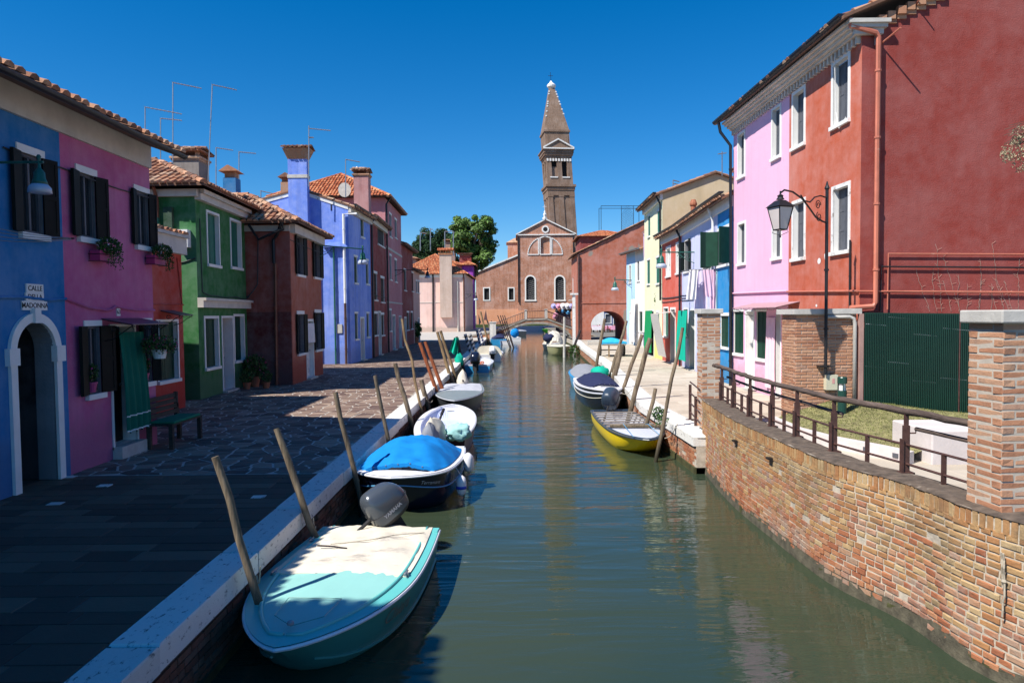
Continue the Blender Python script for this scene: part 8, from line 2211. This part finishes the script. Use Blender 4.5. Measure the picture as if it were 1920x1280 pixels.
# teal curtain at the lilac door
q0, q1 = lilF.at(1287, 630)[0], lilF.at(1305, 630)[0]
curtain('door_curtain', 'long teal green door curtain on the lilac white house', lilF, q0, q1, lilF.at(1296, 674)[1], lilF.at(1296, 582)[1], .35, C['teal'], .08, 4)
q0, q1 = lemF.at(1214, 620)[0], lemF.at(1227, 620)[0]
curtain('door_curtain', 'green door curtain on the pale lemon house', lemF, q0, q1, .25, 2.5, .12, cloth('grass_green_cloth', (.01, .26, .09)), .06, 4)
q0, q1 = Hw.F[0].at(1190, 620)[0], Hw.F[0].at(1198, 620)[0]
curtain('door_curtain', 'white door curtain on the narrow white house', Hw.F[0], q0, q1, .3, 3.4, .25, M['cl_white'], .1, 3)
# striped awning blind standing out of the tomato house door
q0, q1 = tomF.at(1252, 620)[0], tomF.at(1268, 620)[0]
m_, nt_, b_ = newmat('grey_striped_blind'); w_ = nt_.nodes.new('ShaderNodeTexWave'); w_.bands_direction = 'Y'; w_.inputs['Scale'].default_value = 5; nt_.links.new(wcoords(nt_), w_.inputs['Vector'])
nt_.links.new(ramp(nt_, w_.outputs['Fac'], [(.4, G(.60, .58, .54)), (.6, G(.40, .38, .35))]), b_.inputs['Base Color']); b_.inputs['Roughness'].default_value = .9
aw = MB(); zt_ = tomF.at(1262, 582)[1]
aw.grid(lambda i, j: tomF.pt(q0+(q1-q0)*i, zt_-.05-.35*j if j < .3 else zt_-.15-(j-.3)/.7*2.0, min(.05+j*2.6, .85)-(max(j-.3, 0))*.55), 6, 10)
aw.grid(lambda i, j: tomF.pt(q1-(q1-q0)*i, zt_-.055-.35*j if j < .3 else zt_-.155-(j-.3)/.7*2.0, min(.05+j*2.6, .85)-(max(j-.3, 0))*.55-.01), 6, 10)
T(aw.build('awning_blind', m_), 'grey striped awning blind slanting from the tomato red house door', 'awning')
# pale purple linen on the lemon house
q = PY(1213, 445, 43); m_ = MB()
for s_ in (0, .03):
    m_.quad(PY(1206, 437, 41)+Vector((0, s_, 0)), PY(1216, 437, 40)+Vector((0, s_, 0)), PY(1225, 484, 40)+Vector((0, s_, 0)), PY(1207, 483, 41)+Vector((0, s_, 0)))
T(m_.build('laundry', cloth('mauve_linen', (.50, .36, .50))), 'mauve cloth hanging from a rod on the pale lemon house', 'laundry')
m_ = MB(); m_.tube([lemF.pt(.3, PY(1213, 437, 40.5).z+.02, 0), PY(1204, 437, 41)], .02, 5); T(m_.build('rod', M['alu']), 'thin drying rod sticking out of the lemon house upper floor', 'rod')
# linens near the lemon house door
q = P(1200, 655); m_ = MB(); 
for k, (dx, mt) in enumerate(((0, 0),)): pass
rk2 = thing('clothes_airer', 'low clothes airer with white and purple linens before the lemon house', 'clothes airer', (q.x, q.y-1, 0))
x0_, y0_ = q.x-.5, q.y-1.5
for dx in (0, 1.1): m_ = MB(); m_.tube([(x0_+dx, y0_-.3, 0), (x0_+dx, y0_+.2, 1.15)], .02, 5); m_.tube([(x0_+dx, y0_+.5, 0), (x0_+dx, y0_-.1, 1.15)], .02, 5); m_.build('leg_pair', M['alu'], rk2)
m_ = MB(); m_.tube([(x0_, y0_+.2, 1.15), (x0_+1.1, y0_+.2, 1.15)], .02, 5); m_.tube([(x0_, y0_-.1, 1.15), (x0_+1.1, y0_-.1, 1.15)], .02, 5); m_.build('rod', M['alu'], rk2)
for k, mt in enumerate((M['cl_white'], cloth('purple_linen', (.25, .18, .42)), C['navy'])):
    m_ = MB(); a = x0_+.05+.36*k
    m_.grid(lambda i, j: Vector((a+.3*i, y0_-.12+.02*math.sin(i*9), 1.15-.85*j)), 6, 4); T(m_.build('laundry', mt), ['white linen on the low clothes airer', 'purple linen on the low clothes airer', 'navy linen on the low clothes airer'][k], 'laundry')
# lemon house plant
c = PY(1236, 560, 36.2); m_ = MB(); leafy(m_, c, .25, .3, .75, 420, .06); T(m_.build('creeper', M['leaf']), 'green creeper between the lemon and tomato red houses', 'plant')
# handcart
hc = P(1150, 668); hx, hy = hc.x, hc.y
ct = thing('handcart', 'small two-wheeled wooden handcart with a blue tarp on the right quay', 'handcart', (hx, hy, 0))
s_ = 1.25
m_ = MB(); m_.box(hx-.62, hx+.62, hy-.5, hy+1.3, .62, .70); m_.build('platform', M['plank'], ct)
for dx in (-.66, .66):
    m_ = MB(); m_.lathe((hx+dx, hy+.55, .33), [(.33, -.05), (.33, .05)], 18, ax=(1, 0, 0)); w_ = m_.build('wheel', M['rubber'], ct)
    m_ = MB(); m_.lathe((hx+dx, hy+.55, .33), [(.18, -.06), (.18, .06)], 12, ax=(1, 0, 0)); m_.build('rim', M['alu'], w_)
for dx in (-.3, .3): m_ = MB(); m_.box(hx+dx-.035, hx+dx+.035, hy-.45, hy-.38, 0, .62); m_.build('leg', M['pole_tan'], ct)
m_ = MB(); m_.tube([(hx-.66, hy+.55, .33), (hx+.66, hy+.55, .33)], .03, 6); m_.build('axle', M['iron'], ct)
m_ = MB(); 
m_.grid(lambda i, j: Vector((hx-.7+1.4*i, hy-.3+1.3*j, .80+.22*math.sin(math.pi*min(i*1.1, 1))*math.sin(math.pi*j)**.5+.05*mnoise.noise((i*5, j*5, 1)))), 16, 12)
m_.grid(lambda i, j: Vector((hx-.7+1.4*i, hy-.3, .80+.05*mnoise.noise((i*5, 0, 1))-.12*j)), 16, 2)
T(m_.build('tarpaulin', cloth('sky_blue_tarp', (.03, .36, .62)), smooth=True), 'sky blue tarp lying over the handcart', 'tarpaulin')
m_ = MB(); m_.box(hx-.6, hx+.6, hy-.25, hy+1.1, .705, .80); T(m_.build('tool_load', M['cap']), 'grey load of boxes under the blue tarp on the handcart', 'load')
# low bench in the archway, planter
q = P(1118, 647, 0); m_ = MB(); m_.box(q.x-.6, q.x+.7, q.y, q.y+.5, 0, .12); m_.box(q.x-.6, q.x+.7, q.y, q.y+.5, .2, .38); T(m_.build('stone_bench', M['cap']), 'low grey bench at the foot of the orange archway', 'bench')
# tables on the square
tb_m = cloth('rose_tablecloth', (.62, .30, .42)); tb_w = cloth('white_tablecloth', (.7, .64, .66))
def table(label, x, y, mt):
    r = thing('table', label, 'table', (x, y, 0), 'restaurant tables on the square')
    m_ = MB(); m_.box(x-.5, x+.5, y-.5, y+.5, .74, .78); m_.build('tabletop', M['plank'], r)
    for dx in (-.42, .42):
        for dy in (-.42, .42): m_ = MB(); m_.box(x+dx-.03, x+dx+.03, y+dy-.03, y+dy+.03, 0, .74); m_.build('leg', M['benchw'], r)
    m_ = MB()
    a = [(x-.56, y-.56), (x+.56, y-.56), (x+.56, y+.56), (x-.56, y+.56)]
    m_.poly([(p[0], p[1], .785) for p in a])
    for k in range(4): p, q_ = a[k], a[(k+1) % 4]; m_.quad((p[0], p[1], .785), (q_[0], q_[1], .785), (q_[0]*1.0+(q_[0]-x)*.08, q_[1]+(q_[1]-y)*.08, .30), (p[0]+(p[0]-x)*.08, p[1]+(p[1]-y)*.08, .30))
    T(m_.build('tablecloth', mt), label.replace('table', 'tablecloth on the table'), 'tablecloth', 'tablecloths on the square')
    for s_ in (-1, 1):
        rr = thing('chair', label.replace('table', 'chair '+('left' if s_ < 0 else 'right')+' of the table'), 'chair', (x+s_*.85, y, 0), 'restaurant chairs on the square')
        X_ = x+s_*.85; m_ = MB(); m_.box(X_-.2, X_+.2, y-.2, y+.2, .43, .47); m_.build('seat', M['pole_rust'], rr)
        m_ = MB(); m_.box(X_+s_*.17-.02, X_+s_*.17+.02, y-.2, y+.2, .55, .92); m_.build('backrest', M['pole_rust'], rr)
        for dx in (-.17, .17):
            for dy in (-.17, .17): m_ = MB(); m_.box(X_+dx-.02, X_+dx+.02, y+dy-.02, y+dy+.02, 0, .43 if dx*s_ < 0 else .92); m_.build('leg', M['pole_rust'], rr)
k = 0
for (x, y, lab) in ((10.9, 87.5, 'white covered restaurant table nearest, left in the archway view'), (12.1, 88.5, 'rose covered restaurant table in the middle of the archway view'), (13.3, 88, 'rose covered restaurant table at the right in the archway view'), (11.4, 92, 'rose covered restaurant table second row, left of the middle'), (12.9, 92.5, 'white covered restaurant table second row, right of the middle')):
    table(lab, x, y, tb_w if 'white' in lab else tb_m)
# hat stall at the bridge end
hs_ = thing('souvenir_stall', 'souvenir stall with white, pink and blue hats at the right end of the bridge', 'stall', (5.4, 75, 0))
for (px, py, r_, mt) in ((1038, 574, .30, 'b'), (1047, 574, .30, 'p'), (1055.5, 574, .36, 'w'), (1063.5, 574, .36, 'w'), (1071, 574, .30, 'b'), (1042, 590, .28, 'p'), (1040, 594, .25, 'p'), (1049, 580, .25, 'o'), (1055, 583, .21, 's'), (1065, 585, .25, 's'), (1060, 580, .25, 'k'), (1068, 580, .28, 'k'), (1045, 583, .25, 'k')):
    p = PY(px, py, 74.8); m_ = MB(); m_.lathe(p, [(r_, 0), (r_*.97, .04), (r_*.5, .07), (r_*.45, .2), (r_*.2, .25)], 14, ax=(0, -1, .15))
    m_.build('hat', {'b': cloth('lilac_hat', (.42, .42, .72)), 'p': cloth('pink_hat', (.75, .35, .48)), 'w': M['white'], 'o': M['terra'], 's': B['sblue'], 'k': M['rubber']}[mt], hs_)
p = PY(1055, 590, 67.9); m_ = MB(); m_.box(PY(1036, 590, 67.9).x, PY(1073, 590, 67.9).x, 67.9, 68.3, 0, 2.3) if 0 else m_.box(PY(1042, 590, 75).x, PY(1070, 590, 75).x, 75.0, 75.4, .3, 3.1); m_.build('stand', plain('stall_stand', (.12, .09, .10), .8, .5, 3), hs_)
# aerials
def aerial(label, px, ptop, pbot, Y, boom, nel=9, lean=0, both=None):
    t = PY(px, ptop, Y); b = PY(px+lean, pbot, Y); r = thing('tv_aerial', label, 'aerial', b, 'roof aerials')
    m_ = MB(); m_.tube([b, t], .016*Y/20, 5); m_.build('mast', M['alu'], r)
    for k, (py, dx, dy) in enumerate(boom):
        a = PY(px, py, Y); e = PY(px+dx, py+dy, Y); m_ = MB(); m_.tube([a, e], .013*Y/20, 4); m_.build('boom', M['alu'], r)
        m_ = MB()
        for j in range(nel):
            c = a.lerp(e, (j+.3)/nel); m_.tube([c-Vector((0, .14, 0)), c+Vector((0, .14, 0))], .004*Y/20, 3)
        o = m_.build('elements', M['alu'], r); o['kind'] = 'stuff'
aerial('aerial with a dark boom at the far left, behind the orchid pink roof', 272, 201, 300, 20, ((201, 69, 13),))
aerial('tall aerial left of the big grey chimney', 324, 154, 320, 21.5, ((155, 54, 11),))
aerial('low aerial with a short boom behind the tall one', 301, 222, 320, 24, ((222, 40, 4),))
aerial('tall aerial right of the big grey chimney', 398, 158, 345, 22, ((159, 46, 10),), lean=-8)
aerial('thin aerial between the grey chimney and the small blue chimney', 405, 277, 352, 27, ((277, 32, 5),))
aerial('thin aerial right of the small blue chimney', 448, 285, 356, 28, ((285, 32, 3),))
aerial('aerial on the tall cornflower chimney', 579, 236, 350, 33, ((241, 41, 4), (258, 9, 0)))
aerial('low aerial left of the cornflower gable', 489, 357, 372, 34, ((358, 22, 5),))
aerial('aerial behind the rose chimney with the seagull', 648, 300, 370, 40, ((299, 27, 5),))
aerial('boom aerial above the tall rose pink house roof', 713, 371, 385, 50, ((371, 27, 5),))
aerial('left tall mast above the orange roofs before the trees', 788, 436, 470, 105, ((436, 12, 2),), 4)
aerial('second mast above the orange roofs before the trees', 807, 428, 470, 106, ((430, 5, 0),), 3)
aerial('mast in front of the bright leafy tree, left', 834, 434, 470, 108, ((434, 16, 0),), 4)
aerial('mast in front of the bright leafy tree, right', 850, 434, 480, 108, ((436, 3, 0),), 3)
aerial('small aerial on the lemon house roof', 1262, 338, 352, 37, ((338, 12, 3), (344, 20, 4)))
aerial('thin cross shaped aerial by the candy pink house eave', 1354, 284, 330, 27, ((288, 8, -1), (288, -8, 1)), 3)
# small blue chimney on the roof behind
def freech(label, px, Y, ptop, pbot, w, mat, cap=True):
    c = PY(px, ptop, Y); b = PY(px, pbot, Y); r = thing('chimney', label, 'chimney', (c.x, Y, b.z))
    m_ = MB(); m_.box(c.x-w/2, c.x+w/2, Y-w/2, Y+w/2, b.z-1.2, c.z-.35); m_.build('stack', mat, r)
    m_ = MB(); m_.box(c.x-w/2+.05, c.x+w/2-.05, Y-w/2+.05, Y+w/2-.05, c.z-.35, c.z-.12); m_.build('vents', M['brick_r'], r)
    m_ = MB(); e = .12; z = c.z-.12
    m_.hexa([(c.x-w/2-e, Y-w/2-e, z), (c.x+w/2+e, Y-w/2-e, z), (c.x+w/2+e, Y+w/2+e, z), (c.x-w/2-e, Y+w/2+e, z), (c.x-.03, Y-w/2-e, z+.22), (c.x+.03, Y-w/2-e, z+.22), (c.x+.03, Y+w/2+e, z+.22), (c.x-.03, Y+w/2+e, z+.22)]); m_.build('cap', M['tile'], r)
freech('small bright blue chimney with a little gabled cap on the roofs behind the green house', 434, 26.2, 318, 352, .48, S['blue'])
freech('little gabled brick chimney left of the tall cornflower chimney', 539, 35.5, 330, 356, .55, M['brick_r'])
# seagull on the rose chimney
c = PY(663, 322, 38.9); gl_ = thing('seagull', 'white and grey seagull standing on the rose chimney', 'seagull', (c.x, 38.9, c.z))
zb_ = c.z
m_ = MB(); m_.grid(lambda i, j: Vector((c.x+.0, 38.9, zb_+.14))+Vector(((j-.5)*.42*1, math.sin(math.pi*j)**.7*.075*math.cos(2*math.pi*i), .035*(j-.5)+math.sin(math.pi*j)**.7*.075*math.sin(2*math.pi*i))), 10, 12)
m_.grid(blob((c.x+.19, 38.9, zb_+.24), .05, .045, .05, 0, 0), 10, 8); m_.build('body', M['white'], gl_, smooth=True)
m_ = MB(); m_.grid(lambda i, j: Vector((c.x-.03+(j-.5)*.40, 38.9-.0+math.sin(math.pi*j)**.6*.082*math.cos(math.pi*i), zb_+.155+math.sin(math.pi*j)**.6*.07*math.sin(math.pi*i))), 8, 10); m_.build('wing', M['sh_grey'], gl_)
for dy in (-.02, .02): m_ = MB(); m_.tube([(c.x+.02, 38.9+dy, zb_-.02), (c.x+.02, 38.9+dy, zb_+.09)], .008, 4); m_.build('leg', M['terra'], gl_)
m_ = MB(); m_.tube([(c.x+.23, 38.9, zb_+.235), (c.x+.29, 38.9, zb_+.225)], [.014, .004], 5); m_.build('beak', M['terra'], gl_)
# satellite dish by it
c = PY(646, 356, 40.5); m_ = MB(); m_.lathe(c, [(.42, 0), (.36, .05), (.2, .1), (.02, .12)], 18, ax=(.3, 1, .1)); o = m_.build('satellite_dish', M['cap']); T(o, 'round grey satellite dish left of the rose chimney', 'satellite dish')
# clothes lines on the blue house
cl = thing('clothes_lines', 'four thin clothes lines from the left edge to the orchid pink house', 'clothes line', (XF+.1, 9, 3.6))
for k in range(4):
    m_ = MB(); a = PX(-60, 415+k*10, XF+.45); b = PX(134, 446+k*1.2, XF+.30); m_.tube([a.lerp(b, t/10)-Vector((0, 0, .04*math.sin(math.pi*t/10))) for t in range(11)], .0045, 4); m_.build('line', M['alu'], cl)
m_ = MB(); b = PX(134, 447, XF+.3); m_.tube([(XF, b.y, b.z), (XF+.34, b.y, b.z)], .012, 5); m_.build('arm', M['iron'], cl)
# dry vines on the claret wall, tree branch at the right
vn = MB(); rnd = random.Random(4)
for k in range(15):
    px = 1745+k*12+rnd.uniform(-5, 5); q, z = sideF.at(px, 584); p = sideF.pt(q, z, .012); d = rnd.uniform(-.25, .02)
    for j in range(rnd.randint(8, 22)):
        n2 = p+sideF.u*(d*.09+rnd.uniform(-.02, .02))+Vector((0, 0, .065)); vn.tube([p, n2], .0035, 3, cap=False)
        if rnd.random() < .45:
            s_ = rnd.choice((-1, 1)); e = n2+sideF.u*s_*rnd.uniform(.03, .10)+Vector((0, 0, rnd.uniform(.0, .07))); vn.tube([n2, e], .0025, 3, cap=False)
        p = n2
T(vn.build('dry_vine', plain('dry_vine_stem', (.42, .30, .24), .9)), 'dry leafless vine climbing the claret wall above the green fence', 'vine')
tr = thing('overhanging_tree', 'hanging seed tassels of a tree entering at the right edge before the claret wall', 'tree', (9.4, 8.6, 0))
m_ = MB(); m_.tube([(9.4, 8.6, -.1), (9.3, 8.7, 2.2), (9.2, 8.8, 4.6)], [.14, .11, .06], 8); m_.tube([(9.25, 8.75, 4.2), (8.2, 8.9, 4.9), (7.2, 9.0, 5.0), (6.75, 9.0, 4.75)], [.05, .03, .016, .008], 6); m_.build('trunk', M['bark'], tr)
m_ = MB(); m2 = MB()
for k in range(30):
    a = PY(1880+rnd.uniform(0, 70), 232+rnd.uniform(0, 40), 9.0); m_.tube([(7.3, 9.0, 4.95), a], .004, 3, cap=False)
for (px, py, r_) in ((1895, 283, .11), (1888, 292, .08), (1912, 250, .1), (1915, 306, .11), (1922, 270, .12), (1905, 262, .06), (1940, 280, .2)):
    c = PY(px, py, 9.0); leafy(m2, c, r_, r_, r_*1.2, int(1500*r_), .014)
m_.build('twig', M['bark'], tr); m2.build('seed_tassels', plain('dry_seed', (.30, .26, .16), .9, .4, 20, rnd=.4), tr)
m2 = MB(); leafy(m2, (9.9, 8.8, 5.2), 1.1, 1.1, .9, 2500, .06); m2.build('crown', M['leaf_tree'], tr)

q0, q1 = bwF.at(573.5, 620)[0], bwF.at(587, 620)[0]
curtain('door_cloth', 'short white cloth hanging over the brown red house door', bwF, q0, q1, bwF.at(580, 643)[1], bwF.at(580, 606)[1], .05, M['cl_white'], .02, 3, cat='cloth')
